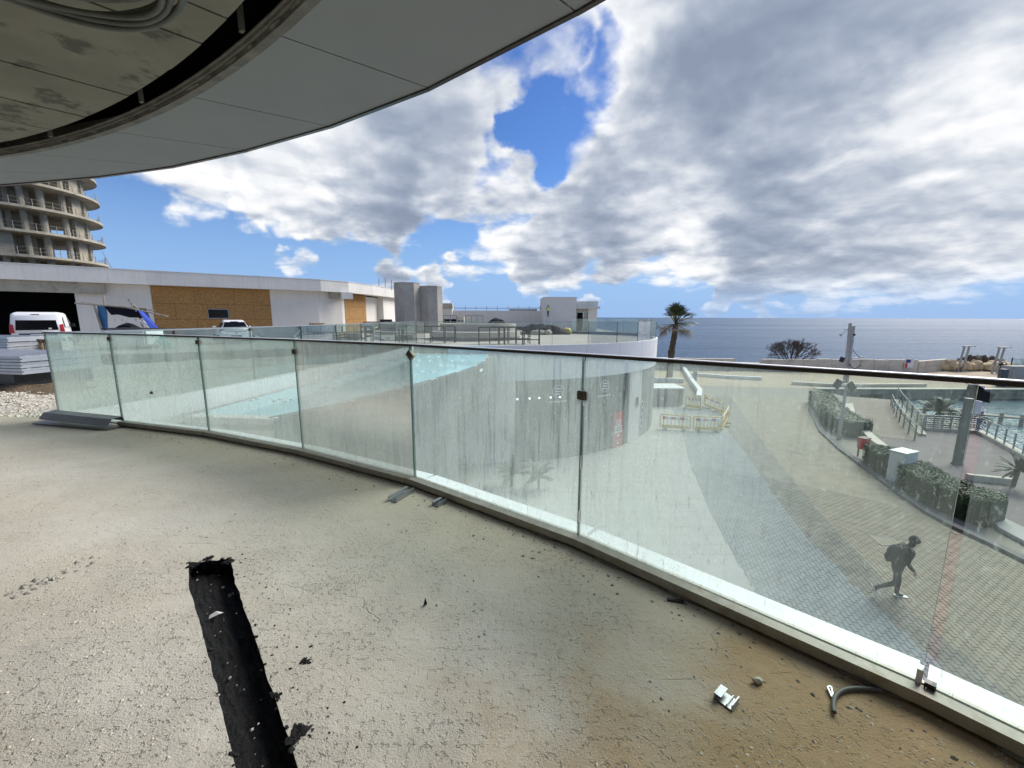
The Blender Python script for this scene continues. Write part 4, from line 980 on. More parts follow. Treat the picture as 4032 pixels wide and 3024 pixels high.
# osb sheets, each its own board
def osb(a0, a1, z0, z1, sheet, rows, skip=None):
    p, q = Vector(wall_at(a0)), Vector(wall_at(a1)); L = (q - p).length; d = (q - p) / L; n = max(1, round(L / sheet)); nrm = Vector((-d.y, d.x))
    zs = [z0 + (z1 - z0) * k / rows for k in range(rows + 1)] if isinstance(rows, int) else rows
    for r_ in range(len(zs) - 1):
        off = .0 if r_ % 2 == 0 else .5
        xs = sorted(set([0, L] + [min(L, max(0, (k + off) * L / n)) for k in range(n + 1)]))
        for x0, x1 in zip(xs, xs[1:]):
            if x1 - x0 < .05: continue
            parts = [(x0, x1, zs[r_], zs[r_ + 1])]
            if skip:
                sx0, sx1, sz0, sz1 = skip; out = []
                for (u0, u1, w0, w1) in parts:
                    if u1 <= sx0 or u0 >= sx1 or w1 <= sz0 or w0 >= sz1: out.append((u0, u1, w0, w1)); continue
                    if u0 < sx0: out.append((u0, sx0, w0, w1))
                    if u1 > sx1: out.append((sx1, u1, w0, w1))
                    if w0 < sz0: out.append((max(u0, sx0), min(u1, sx1), w0, sz0))
                    if w1 > sz1: out.append((max(u0, sx0), min(u1, sx1), sz1, w1))
                parts = out
            for (u0, u1, w0, w1) in parts:
                if u1 - u0 < .03 or w1 - w0 < .03: continue
                b = MB(); g = .008; pr = rnd.uniform(0, .012)
                c = p + d * ((u0 + u1) / 2) + nrm * (-.0 - pr)
                b.box((c.x, c.y, (w0 + w1) / 2), (u1 - u0 - 2 * g, .02, w1 - w0 - 2 * g), atan2(d.y, d.x)); b.build('osb_sheet', 'osb', lb)
    c = (p + q) / 2 + nrm * .12; b = MB(); b.box((c.x, c.y, (z0 + z1) / 2), (L, .1, z1 - z0), atan2(d.y, d.x)); b.build('backing', 'void_dark', lb)
    return p, d, L
def zat(a, v, pt): d = ray(a, v); return H + d.z / hypot(d.x, d.y) * hypot(*pt)
w0, w1 = wall_at(815), wall_at(896); p = Vector(wall_at(600.5))
sx0, sx1 = (Vector(w0) - p).length, (Vector(w1) - p).length; sz0, sz1 = zat(855, 1253, w0), zat(855, 1218, w0)
osb(600.5, 1066, .63, 3.70, 2.44, [.63, 1.3, 2.45, 3.70], (sx0, sx1, sz0, sz1))
osb(1357, 1440, .03, 3.66, 1.3, [.03, 1.3, 2.5, 3.66])
# small window in the boarding
c = lerp(w0, w1, .5); d = Vector((w1[0] - w0[0], w1[1] - w0[1])); a_ = atan2(d.y, d.x)
b = MB()
for x, z, w, h in ((0, sz1, d.length, .05), (0, sz0, d.length, .05), (-d.length / 2, (sz0 + sz1) / 2, .05, sz1 - sz0), (d.length / 2, (sz0 + sz1) / 2, .05, sz1 - sz0)):
    b.box((c[0] + cos(a_) * x, c[1] + sin(a_) * x, z), (w, .08, h), a_)
wf = b.build('window', 'steel_grey', lb)
b = MB(); b.box((c[0], c[1], (sz0 + sz1) / 2), (d.length - .06, .02, sz1 - sz0 - .06), a_); b.build('pane', 'car_glass', wf)
# dark opening at the near end: floor, inner side wall boarded in osb, rear
b = MB(); a0 = wall_at(300); dd2 = Vector((-.64, .77)) 
e0_ = Vector(a0); b.add([(e0_.x, e0_.y, 0), (e0_.x - 1.2, e0_.y + 9, 0), (e0_.x - 1.2, e0_.y + 9, 3.7), (e0_.x, e0_.y, 3.7)], [(0, 1, 2, 3)]); b.build('side_wall', 'osb', lb)
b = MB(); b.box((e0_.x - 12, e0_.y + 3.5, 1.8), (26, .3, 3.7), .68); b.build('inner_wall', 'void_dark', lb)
# roof rods and rail
b = MB()
for u_, v0, v1 in ((1492, 1096, 1137), (1517, 1094, 1139), (1541, 1102, 1143), (1558, 1110, 1145)):
    b.tube([D(u_, v1, 46), D(u_, v0, 46)], .035, 5)
b.build('roof_rod', 'steel_grey', lb)
# twin rough octagonal columns
for k, (cx_, r_, z_) in enumerate(((-9.98, 1.23, 4.62), (-7.95, 1.16, 4.38))):
    o = thing('concrete_shaft', ['taller bare concrete octagonal shaft beside the white building', 'shorter bare concrete octagonal shaft behind the round planter'][k], 'column', (cx_, 39.4 + k * .9, 0), group=None)
    b = MB(); b.lathe((cx_, 39.4 + k * .9, 0), [(r_, 0), (r_, z_)], 8); 
    ob = b.build('shaft', 'core_concrete', o)
    b = MB(); b.lathe((cx_, 39.4 + k * .9, 0), [(r_ + .02, z_ + .002), (r_ + .02, z_ + .06)], 8); b.build('cap', 'beam_concrete', o)
# two-tier round planter
pl = thing('round_planter', 'two-tier round concrete planter with a damp dark foot on the terrace', 'planter', (-2.6, 29.3, 0))
b = MB(); b.lathe((-2.6, 29.3, 0), [(3.15, 0), (3.15, .22)], 48); b.build('damp_foot', 'dark_concrete', pl)
b = MB(); b.lathe((-2.6, 29.3, 0), [(3.17, .222), (3.17, .56), (2.7, .60)], 48); b.build('lower_tier', 'terrace_screed', pl)
b = MB(); b.lathe((-2.45, 29.7, 0), [(2.72, .55), (2.72, 1.08), (2.5, 1.10), (2.48, .9), (0.1, .9)], 48); b.build('upper_tier', 'terrace_screed', pl)
b = MB(); b.box((-7.2, 27.3, .16), (1.1, .6, .32), .2); b.build('drain_box', 'steel_black', label='black drain box on the terrace beside the round planter', cat='drain')

# ------------------------------------------------------------------ steel table frames on the terrace
def table_frame(c, L, W, h, rz, label, group=None):
    o = thing('table_frame', label, 'table frame', c, rz, group)
    s_ = .05
    for x in (-1, 1):
        for y in (-1, 1):
            b = MB(); b.box((x * (L / 2 - s_ / 2), y * (W / 2 - s_ / 2), (h - s_) / 2), (s_, s_, h - s_ - .002)); b.build('leg', 'steel_black', o, local=True)
    b = MB()
    for y in (-1, 1): b.box((0, y * (W / 2 - s_ / 2), h - s_ / 2), (L, s_, s_))
    for x in (-1, 1): b.box((x * (L / 2 - s_ / 2), 0, h - s_ / 2), (s_, W - 2 * s_ - .004, s_))
    b.build('top_frame', 'steel_black', o, local=True)
    b = MB()
    for x in (-1, 1): b.box((x * (L / 2 - s_ / 2), 0, .42), (s_ - .006, W - 2 * s_ - .004, s_))
    b.box((0, -W / 2 + s_ / 2, .30), (L - 2 * s_ - .004, s_ - .006, s_)); b.build('stretcher', 'steel_black', o, local=True)
    return o
Tz = 0
table_frame((D(1665, 1350, 24).x, 24.0, 0), 2.6, .75, 1.02, .06, 'longest black steel table frame in front of the twin concrete shafts')
table_frame((D(1742, 1350, 24.6).x, 24.9, 0), 1.5, .75, 1.02, .04, 'black steel table frame tucked behind the longest one near the round planter')
for k, (u_, Y_, L_, rz_) in enumerate(((1936, 23.2, 1.5, .1), (1980, 24.1, 1.6, .05), (2014, 23.4, 1.5, -.06), (2042, 24.3, 1.3, .12), (2090, 23.3, 1.0, .0))):
    table_frame((D(u_, 1350, Y_).x, Y_, 0), L_, .75, 1.0, rz_, ['first black steel table frame of the cluster, beside the round planter', 'second table frame of the black cluster, behind the first',
        'middle table frame of the black steel cluster', 'fourth table frame of the black cluster, partly behind the middle one', 'shortest black table frame at the end of the cluster facing the house'][k], 'black steel table frames clustered on the terrace')

# ------------------------------------------------------------------ flat-roofed house and far white wall
YH = 46.0
def zY(v, Y, a=2140): return D(a, v, Y).z
hs = thing('roof_house', 'small flat-roofed cream house with a dark doorway at the terrace end', 'house', (X(2230, YH), YH, 0))
x0, x1, x2 = X(2140, YH), X(2267, YH), X(2354, YH)
b = MB(); b.box(((x0 + x1) / 2, YH + 3, zY(1172, YH) / 2), (x1 - x0, 6, zY(1172, YH))); b.build('wall', 'white_render', hs)
b = MB(); b.box(((x0 + x1) / 2, YH + 3, zY(1172, YH) + .04), (x1 - x0 + .06, 6.06, .07)); b.build('coping', 'white_fascia', hs)
zt, zc, zb = zY(1185, YH), zY(1206, YH), zY(1215, YH)
b = MB(); b.box(((x1 + x2) / 2 + .01, YH + 3.2, (zt + zc) / 2), (x2 - x1 - .02, 5.6, zt - zc)); b.build('parapet', 'white_fascia', hs)
b = MB(); b.box(((x1 + x2) / 2 + .08, YH + 2.9, (zc + zb) / 2), (x2 - x1 + .14, 6.0, zc - zb - .006)); b.build('cornice', 'white_fascia', hs)
xd0, xd1, xd2 = X(2273, YH), X(2299, YH), X(2316, YH)
zd = zY(1229, YH)
for (a_, c_, q0, q1, m_, n_) in ((x1 + .01, xd0, 0, zb, 'beam_concrete', 'wall'), (xd0, xd2, zd, zb, 'beam_concrete', 'wall'), (xd2, x2 - .06, 0, zb, 'white_render', 'wall')):
    b = MB(); b.box(((a_ + c_) / 2, YH + .5, (q0 + q1) / 2), (c_ - a_ - .004, .25, q1 - q0 - .01)); b.build(n_, m_, hs)
b = MB(); b.box(((xd1 + xd2) / 2, YH + .62, zd / 2), (xd2 - xd1, .05, zd - .02)); b.build('door', 'beam_concrete', hs)
b = MB(); b.box(((xd0 + xd1) / 2, YH + .9, zd / 2), (xd1 - xd0, .05, zd - .02)); b.build('dark_opening', 'void_dark', hs)
b = MB(); b.box((x2 - .14, YH + 3.4, zb / 2), (.25, 5.0, zb - .01)); b.build('wall', 'white_render', hs)
fw2 = thing('far_wall', 'long low white wall closing the rear of the terrace', 'wall', (X(1920, 50), 50, 0))
YF = 50
xa, xb = X(1700, YF), X(2142, YF)
b = MB(); b.box(((xa + xb) / 2, YF, zY(1223, YF, 1900) / 2), (xb - xa, .4, zY(1223, YF, 1900))); b.build('wall_face', 'white_render', fw2)
b = MB(); b.box((X(1736, YF), YF - .3, zY(1196, YF) / 2), (X(1788, YF) - X(1690, YF), 1, zY(1196, YF))); b.build('stair_block', 'white_fascia', fw2)
b = MB(); b.box((X(1768, YF), YF - .85, zY(1208, YF)), (X(1788, YF) - X(1748, YF), .05, .62)); b.build('panel', 'beam_concrete', fw2)
b = MB(); b.box((X(2060, YF), YF + 1.5, zY(1221, YF)), (X(2116, YF) - X(2006, YF), 2, .25)); b.build('roof_light', 'steel_grey', fw2)
b = MB()
for u_ in range(1790, 2150, 42): b.tube([D(u_, 1223, YF), D(u_, 1204, YF)], .03, 5)
for v_ in (1212, 1215): b.tube([D(1790, v_, YF), D(1960, v_ + 1, YF), D(2140, v_ - .5, YF)], .022, 5)
b.build('guard_rail', 'steel_grey', fw2)
# window frames stacked in front of it
for k, (u0, u1) in enumerate(((1724, 1799), (1834, 1902))):
    Y = 42 + k; o = thing('window_frame', ['black window frames with dark panes standing behind the planter', 'empty black window frames standing between the planter and the far wall'][k], 'frame', (X((u0 + u1) / 2, Y), Y, 0))
    xL, xR = X(u0, Y), X(u1, Y); zt = zY(1244, Y)
    b = MB()
    for t in range(4): b.box((xL + (xR - xL) * t / 3, Y, zt / 2), (.08, .06, zt - .09))
    b.box(((xL + xR) / 2, Y, zt), (xR - xL + .08, .06, .08)); b.box(((xL + xR) / 2, Y, zt - 1.3), (xR - xL, .05, .07)); b.build('frame', 'steel_grey', o)
    b = MB(); b.box(((xL + xR) / 2, Y + .08, (zt - .35) / 2), (xR - xL - .1, .03, zt - .35)); b.build('pane', ['car_glass', 'glass_far'][k], o)
o = thing('wooden_crate', 'pale wooden crate between the two sets of window frames', 'crate', (X(1816, 42.5), 42.5, 0)); xL, xR = X(1804, 42.5), X(1829, 42.5); zt = zY(1248, 42.5)
b = MB(); b.box(((xL + xR) / 2, 42.5, zt / 2), (xR - xL, .8, zt)); b.build('crate_body', 'limestone', o)
b = MB()
for q in (-.17, .17):
    for z in (zt - .45, zt - .8): b.box(((xL + xR) / 2 + q, 42.08, z), (.18, .03, .16))
b.build('hand_hole', 'void_dark', o)

# ------------------------------------------------------------------ builders' leftovers on the terrace
def heap(name, label, cat, c, lx, ly, h, m, seed, amp=.5, n=26, ny=14, rz=0.0):
    vs = []; cr, sr = cos(rz), sin(rz)
    for j in range(ny + 1):
        for i in range(n + 1):
            u_ = 2 * i / n - 1; v_ = 2 * j / ny - 1
            e = max(0, 1 - abs(u_) ** 3.0) * max(0, 1 - abs(v_) ** 2.6)
            q = noise.noise(Vector((u_ * lx * .9 + seed, v_ * ly * .9, seed * 1.7))); q2_ = noise.noise(Vector((u_ * lx * 2.6 + seed, v_ * ly * 2.6, seed)))
            x, y = u_ * lx / 2 * (1 + .08 * q2_), v_ * ly / 2 * (1 + .15 * q2_)
            vs.append((c[0] + x * cr - y * sr, c[1] + x * sr + y * cr, c[2] + max(0, h * e * (1 + amp * q + amp * .55 * q2_)) - (.02 if e == 0 else 0)))
    b = MB(); b.add(vs, [(j * (n + 1) + i, j * (n + 1) + i + 1, (j + 1) * (n + 1) + i + 1, (j + 1) * (n + 1) + i) for j in range(ny) for i in range(n)])
    return b.build(name, m, smooth=True, label=label, cat=cat, org=c)
heap('tarpaulin', 'black tarpaulin heap behind the round planter', 'tarpaulin', (X(1955, 40), 40, 0), X(2004, 40) - X(1904, 40), 3.0, 1.35, 'tarp_black', 3, amp=.25)
heap('tarpaulin', 'long black tarpaulin heap in front of the flat-roofed house', 'tarpaulin', (X(2120, 38), 38, 0), X(2242, 38) - X(2000, 38), 2.6, .82, 'tarp_black', 8, amp=.42, n=60)
heap('sack', 'yellow sack lying at the end of the black tarpaulin heap', 'sack', (X(2232, 39.2), 39.2, 0), 1.1, .8, .5, 'yellow_plastic', 5, amp=.2)
heap('sack', 'grey sack leaning at the foot of the cream house wall', 'sack', (X(2180, 41), 41, 0), 1.2, .8, .6, 'plain_white', 6, amp=.2)
for k, (u_, w_) in enumerate(((2117, 1.4), (2158, .75), (2043, 1.2))):
    b = MB(); b.blob((X(u_, 36.6), 36.6, .2), (w_ / 2, .4, .27), seed=k + 3, amp=.5, sub=2); b.build('rubble_block', ['beam_concrete', 'beam_concrete', 'beam_concrete'][k], label=['broad grey concrete lump at the foot of the long tarpaulin', 'small pale lump beside the broad grey concrete one', 'pale broken block between the table frames and the tarpaulin'][k], cat='rubble')
def bundle(name, label, cat, c, L, n, m, spread, hh, rz, r=.04, seed=1, cross=.12, part='bar'):
    rr = random.Random(seed); o = thing(name, label, cat, c, rz)
    for k in range(n):
        y = rr.uniform(-spread, spread); z = .05 + hh * (k / n) * rr.uniform(.7, 1.05); a = rr.uniform(-cross, cross); l = L * rr.uniform(.6, 1)
        x = rr.uniform(-.15, .15) * L
        b = MB(); b.bar((x - l / 2 * cos(a), y - l / 2 * sin(a), z), (x + l / 2 * cos(a), y + l / 2 * sin(a), z + rr.uniform(-.03, .03)), r * rr.uniform(.7, 1.6), r); b.build(part, m, o, local=True)
    return o
bundle('profile_pile', 'loose pile of grey steel profiles by the white wall', 'metal pile', (X(1135, 31), 31, 0), 3.6, 64, 'flashing', .6, .75, .1, .12, 2, part='profile')
bundle('scrap_timber', 'low heap of broken timber and boards between pallet and sheet stack', 'timber', (X(1390, 28), 28, 0), 2.6, 24, 'wood', .9, .45, .3, .11, 4, .9, 'plank')
bundle('white_offcuts', 'small heap of white trim pieces beside the broken timber', 'offcuts', (X(1490, 27), 27, 0), 1.3, 12, 'plain_white', .4, .18, -.2, .1, 6, .9, 'offcut')
o = thing('pallet_stack', 'upended brown pallets with white angle pieces beside the steel profiles', 'pallets', (X(1240, 30), 30, 0), .1)
for k in range(5):
    b = MB(); b.box((-.2 + k * .22, 0, .58), (.14, .9, 1.0), .15); b.build('pallet_board', 'wood', o, local=True)
for (x, z, w, h, a) in ((.95, .45, .9, .08, .1), (.75, .7, .08, .6, .1), (-1.0, .35, .9, .10, -.8), (.4, .2, 1.6, .08, 0)):
    b = MB(); b.box((x, -.55, z), (w, .08, h), rot=Matrix.Rotation(a, 3, 'Y')); b.build('angle_piece', 'plain_white', o, local=True)
for x in (-.75, 1.5, 2.0):
    b = MB(); b.box((x, -.2, .42), (.09, .09, .84)); b.build('post', 'steel_black', o, local=True)
o = thing('sheet_stack', 'tall stack of dark metal sheets by the boarded door', 'sheet stack', (X(1500, 36.5), 36.5, 0), .05)
for k in range(12):
    b = MB(); b.box((rnd.uniform(-.06, .06), 0, .12 + k * .088), (2.7 + rnd.uniform(-.15, .15), 1.6, .05)); b.build('sheet', ['steel_grey', 'flashing', 'steel_black'][k % 3], o, local=True)
b = MB(); b.box((.55, -.2, 1.22), (1.0, .7, .18), .2); b.build('bundle_roll', 'steel_black', o, local=True)
for k, (u0, v0, u1) in enumerate(((1210, 1430, 1246), (1248, 1434, 1281))):
    Y = 12.6; p0 = D(u0, v0, Y); p1 = D(u1, v0, Y); zt = D(u0, 1364, Y).z
    o = b = MB(); w = p1.x - p0.x; cx_ = (p0.x + p1.x) / 2; z0 = GZ(cx_, Y) - .02
    R_ = Matrix.Rotation(-.22, 3, 'X') @ Matrix.Rotation(.05 - .1 * k, 3, 'Y')
    b.box((cx_, Y + .1, (z0 + zt) / 2), (w, .03, zt - z0), rot=R_); b.build('foam_board', 'plain_white', label=['white foam board leaning askew in the gravel bed, nearer the sand heap', 'white foam board standing in the gravel bed beside the leaning one'][k], cat='board')

# lean-to of poles, black sheet and blue boards
lt = thing('lean_to', 'ragged lean-to of poles with black sheet roof and blue board', 'shelter', (X(480, 24), 24, 0))
def pole(pts, r=.035, m='wood_grey', n='pole'): b = MB(); b.tube(pts, r, 6); b.build(n, m, lt)
Yl = 23.0
pole([D(296, 1194, Yl), D(580, 1215, Yl)], .045); pole([D(320, 1191, Yl + .3), D(606, 1222, Yl + .3)], .035); pole([D(500, 1210, Yl - .4), D(661, 1246, Yl - .4)], .04)
pole([D(407, 1165, Yl), D(412, 1200, Yl)], .04); pole([D(520, 1192, Yl - .2), D(548, 1222, Yl - .2)], .04); pole([D(370, 1198, Yl), D(402, 1300, Yl)], .06); pole([D(528, 1205, Yl), D(575, 1300, Yl)], .05)
b = MB(); pts = [D(408, 1205, Yl), D(438, 1240, Yl - .2), D(455, 1236, Yl - .2), D(510, 1250, Yl - .2), D(560, 1252, Yl - .2), D(545, 1222, Yl), D(470, 1212, Yl)]
pts2 = [p + Vector((0, .5, .02)) for p in pts]; n = len(pts); b.add(pts + pts2, [tuple(range(n)), tuple(range(2 * n - 1, n - 1, -1))] + [(i, (i + 1) % n, n + (i + 1) % n, n + i) for i in range(n)]); b.build('black_sheet', 'tarp_black', lt)
b = MB(); pts = [D(382, 1203, Yl + .1), D(412, 1206, Yl + .1), D(420, 1230, Yl + .1), D(425, 1310, Yl + .1), D(400, 1310, Yl + .1)]; pts2 = [p + Vector((0, .04, 0)) for p in pts]; n = 5
b.add(pts + pts2, [tuple(range(n)), tuple(range(2 * n - 1, n - 1, -1))] + [(i, (i + 1) % n, n + (i + 1) % n, n + i) for i in range(n)]); b.build('blue_board', 'blue_panel', lt)
def plank(q, m, name, th=.05, parent=lt):
    b = MB(); q2_ = [p + Vector((.02, th, .01)) for p in q]; n = len(q); b.add(list(q) + q2_, [tuple(range(n)), tuple(range(2 * n - 1, n - 1, -1))] + [(i, (i + 1) % n, n + (i + 1) % n, n + i) for i in range(n)]); return b.build(name, m, parent)
plank([D(543, 1222, 22.4), D(566, 1232, 22.4), D(624, 1297, 20.6), D(592, 1297, 20.6)], 'blue_tarp', 'blue_sheet')
plank([D(592, 1299, 20.5), D(624, 1299, 20.5), D(686, 1372, 18.8), D(640, 1376, 18.8)], 'glass_green_board', 'glass_green_board')  # same blue board lower down, coloured green as seen through the glass
pole([D(556, 1262, 22), D(578, 1280, 21.5), D(597, 1312, 21)], .07, 'plain_white', 'white_pipe')
# two bent tube chairs, black box seat and a white tub below the lean-to
for k, (u_, v_) in enumerate(((466, 1278), (548, 1276))):
    p = D(u_, v_, 21.5); o = thing('tube_chair', ['bent metal tube chair under the black sheet', 'bent metal tube chair by the white pipe of the lean-to'][k], 'chair', (p.x, 21.5, 0))
    for y in (0, .4):
        b = MB(); b.tube([(p.x + x, 21.5 + y, z) for x, z in ((-.14, 1.24), (-.16, 1.36), (-.04, 1.38), (.08, 1.2), (.16, .9), (.14, .02))], .025, 6); b.build('side_tube', 'steel_grey', o)
    b = MB(); b.box((p.x + .1, 21.7, .75), (.36, .36, .04)); b.build('seat', 'wood_grey', o)
heap('bag', 'black bag on the white tub under the lean-to', 'bag', (D(506, 1300, 20.5).x, 20.5, .96), .9, .5, .24, 'tarp_black', 2)
tb_ = thing('white_tub', 'dusty white tub standing below the lean-to, behind the balustrade glass', 'tub', (X(530, 19.6, 1350), 19.6, 0))
b = MB(); b.box((X(530, 19.6), 19.6, .54), (1.9, 1.1, .8)); b.build('tub_body', 'plain_white', tb_, bevel=.08)
b = MB(); b.box((X(530, 19.6), 19.55, .95), (2.0, 1.2, .05)); b.build('tub_lid', 'steel_black', tb_, bevel=.02)
b = MB(); b.box((X(530, 19.6), 19.6, .07), (1.4, .9, .14)); b.build('tub_base', 'wood_grey', tb_)

# ------------------------------------------------------------------ vehicles on the terrace road
def loft(b, secs, mi=0, caps=True):
    """closed loft through equal-length rings of points"""
    n = len(secs[0]); vs = [p for s_ in secs for p in s_]
    fs = [(i * n + j, i * n + (j + 1) % n, (i + 1) * n + (j + 1) % n, (i + 1) * n + j) for i in range(len(secs) - 1) for j in range(n)]
    if caps: fs += [tuple(range(n)), tuple((len(secs) - 1) * n + j for j in range(n - 1, -1, -1))]
    b.add(vs, fs, mi)
def wheel(parent, c, r, w, side):
    o = thing('wheel', None, None, (0, 0, 0)); o.parent = parent; o.location = c; OFF[o] = (0, 0, 0)
    b = MB(); n = 22
    prof = [(r * .62, -w / 2), (r * .93, -w / 2), (r, -w * .3), (r, w * .3), (r * .93, w / 2), (r * .62, w / 2)]
    vs = [(pr * cos(2 * pi * k / n), y, pr * sin(2 * pi * k / n)) for pr, y in prof for k in range(n)]
    fs = [(i * n + k, i * n + (k + 1) % n, (i + 1) * n + (k + 1) % n, (i + 1) * n + k) for i in range(5) for k in range(n)]; b.add(vs, fs); b.build('tyre', 'tyre', o, local=True, smooth=True)
    b = MB(); b.tube([(0, -w * .42, 0), (0, w * .42, 0)], r * .63, 18); b.build('rim', 'alu', o, local=True)
def quadpanel(o, pts, m, name, out=(0, -1, 0), th=.02):
    b = MB(); d = Vector(out) * th; p = [Vector(q) for q in pts]; n = len(p); vs = p + [q + d for q in p]
    b.add(vs, [tuple(range(n)), tuple(range(2 * n - 1, n - 1, -1))] + [(i, (i + 1) % n, n + (i + 1) % n, n + i) for i in range(n)]); return b.build(name, m, o, local=True)
def hull_ring(w, z0, z1, y, cr=.10, n=5):
    """rounded rectangle across the vehicle at length y, from z0 to z1"""
    out = []
    for cx_, cz_, a0 in ((w - cr, z1 - cr, 0), (-w + cr, z1 - cr, pi / 2), (-w + cr, z0 + cr, pi), (w - cr, z0 + cr, 1.5 * pi)):
        for k in range(n): a = a0 + pi / 2 * k / (n - 1); out.append((cx_ + cr * cos(a), y, cz_ + cr * sin(a)))
    return out
def ring_taper(wb, wt, z0, z1, y, cr=.08, n=5):
    out = []
    for (cx_, cz_, a0) in ((wt - cr, z1 - cr, 0), (-wt + cr, z1 - cr, pi / 2), (-wb + cr, z0 + cr, pi), (wb - cr, z0 + cr, 1.5 * pi)):
        for k in range(n): a = a0 + pi / 2 * k / (n - 1); out.append((cx_ + cr * cos(a), y, cz_ + cr * sin(a)))
    return out
# hatchback seen from behind (rear at local -y)
def hatchback(loc, rz):
    o = thing('parked_car', 'small white hatchback parked in front of the chipboard wall, seen from behind', 'car', loc, rz)
    b = MB()
    loft(b, [hull_ring(.70, .32, .62, -1.93, .08), hull_ring(.79, .26, .78, -1.86, .1), hull_ring(.82, .22, .90, -1.5, .12), hull_ring(.83, .20, .93, 0, .12), hull_ring(.82, .22, .88, 1.1, .12), hull_ring(.78, .26, .74, 1.75, .12), hull_ring(.66, .32, .60, 1.95, .08)])
    b.build('body', 'paint_white', o, local=True, smooth=True)
    b = MB()
    loft(b, [ring_taper(.74, .60, .84, .95, -1.78, .05), ring_taper(.75, .56, .84, 1.30, -1.42, .08), ring_taper(.76, .55, .84, 1.42, -.95, .1), ring_taper(.76, .55, .84, 1.44, -.2, .1), ring_taper(.76, .56, .84, 1.34, .45, .1), ring_taper(.76, .66, .84, .93, 1.12, .05)])
    b.build('cabin', 'paint_white', o, local=True, smooth=True)
    quadpanel(o, [(-.60, -1.71, .98), (.60, -1.71, .98), (.50, -1.42, 1.27), (-.50, -1.42, 1.27)], 'car_glass', 'rear_window', (0, -.06, .05), 1.0)
    quadpanel(o, [(-.20, -1.40, 1.325), (.20, -1.40, 1.325), (.18, -1.30, 1.345), (-.18, -1.30, 1.345)], 'lamp_dark_red', 'brake_light', (0, -.02, .012), 1)
    for s_ in (-1, 1):
        quadpanel(o, [(s_ * .775, -1.45, .94), (s_ * .765, -.55, .93), (s_ * .60, -.55, 1.33), (s_ * .62, -1.25, 1.28)], 'car_glass', 'side_window', (s_, 0, .35), .02)
        quadpanel(o, [(s_ * .765, -.5, .93), (s_ * .765, .6, .93), (s_ * .62, .22, 1.29), (s_ * .60, -.5, 1.33)], 'car_glass', 'side_window', (s_, 0, .35), .02)
        quadpanel(o, [(s_ * .60, -1.86, .72), (s_ * .80, -1.80, .70), (s_ * .80, -1.72, .90), (s_ * .66, -1.80, .88)], 'lamp_dark_red', 'tail_light', (s_ * .4, -1, 0), .02)
        b = MB(); b.blob((s_ * .93, .55, .98), (.11, .06, .08), amp=0, sub=2); b.bar((s_ * .75, .55, .93), (s_ * .9, .55, .96), .04); b.build('wing_mirror', 'paint_white', o, local=True, smooth=True)
        for y in (-1.25, 1.22): wheel(o, (s_ * .76, y, .29), .29, .18, s_)
    quadpanel(o, [(-.26, -1.945, .42), (.26, -1.945, .42), (.26, -1.945, .53), (-.26, -1.945, .53)], 'plastic_black', 'plate_recess', (0, -1, 0), .01)
    quadpanel(o, [(-.80, -1.93, .30), (.80, -1.93, .30), (.80, -1.93, .36), (-.80, -1.93, .36)], 'plastic_black', 'bumper_strip', (0, -1, 0), .02)
    b = MB(); b.box((0, -1.88, .76), (1.1, .02, .03)); b.build('lid_seam', 'plastic_black', o, local=True)
    b = MB(); b.blob((0, -1.915, .68), (.07, .02, .035), amp=0, sub=2); b.build('badge', 'steel_grey', o, local=True)
    b = MB(); b.box((0, 0, .19), (1.3, 3.0, .06)); b.build('underbody', 'plastic_black', o, local=True)
    return o
hatchback((X(902, 22.5, 1330) - .9, 24.2, 0), .68).scale = (.93, .93, .93)
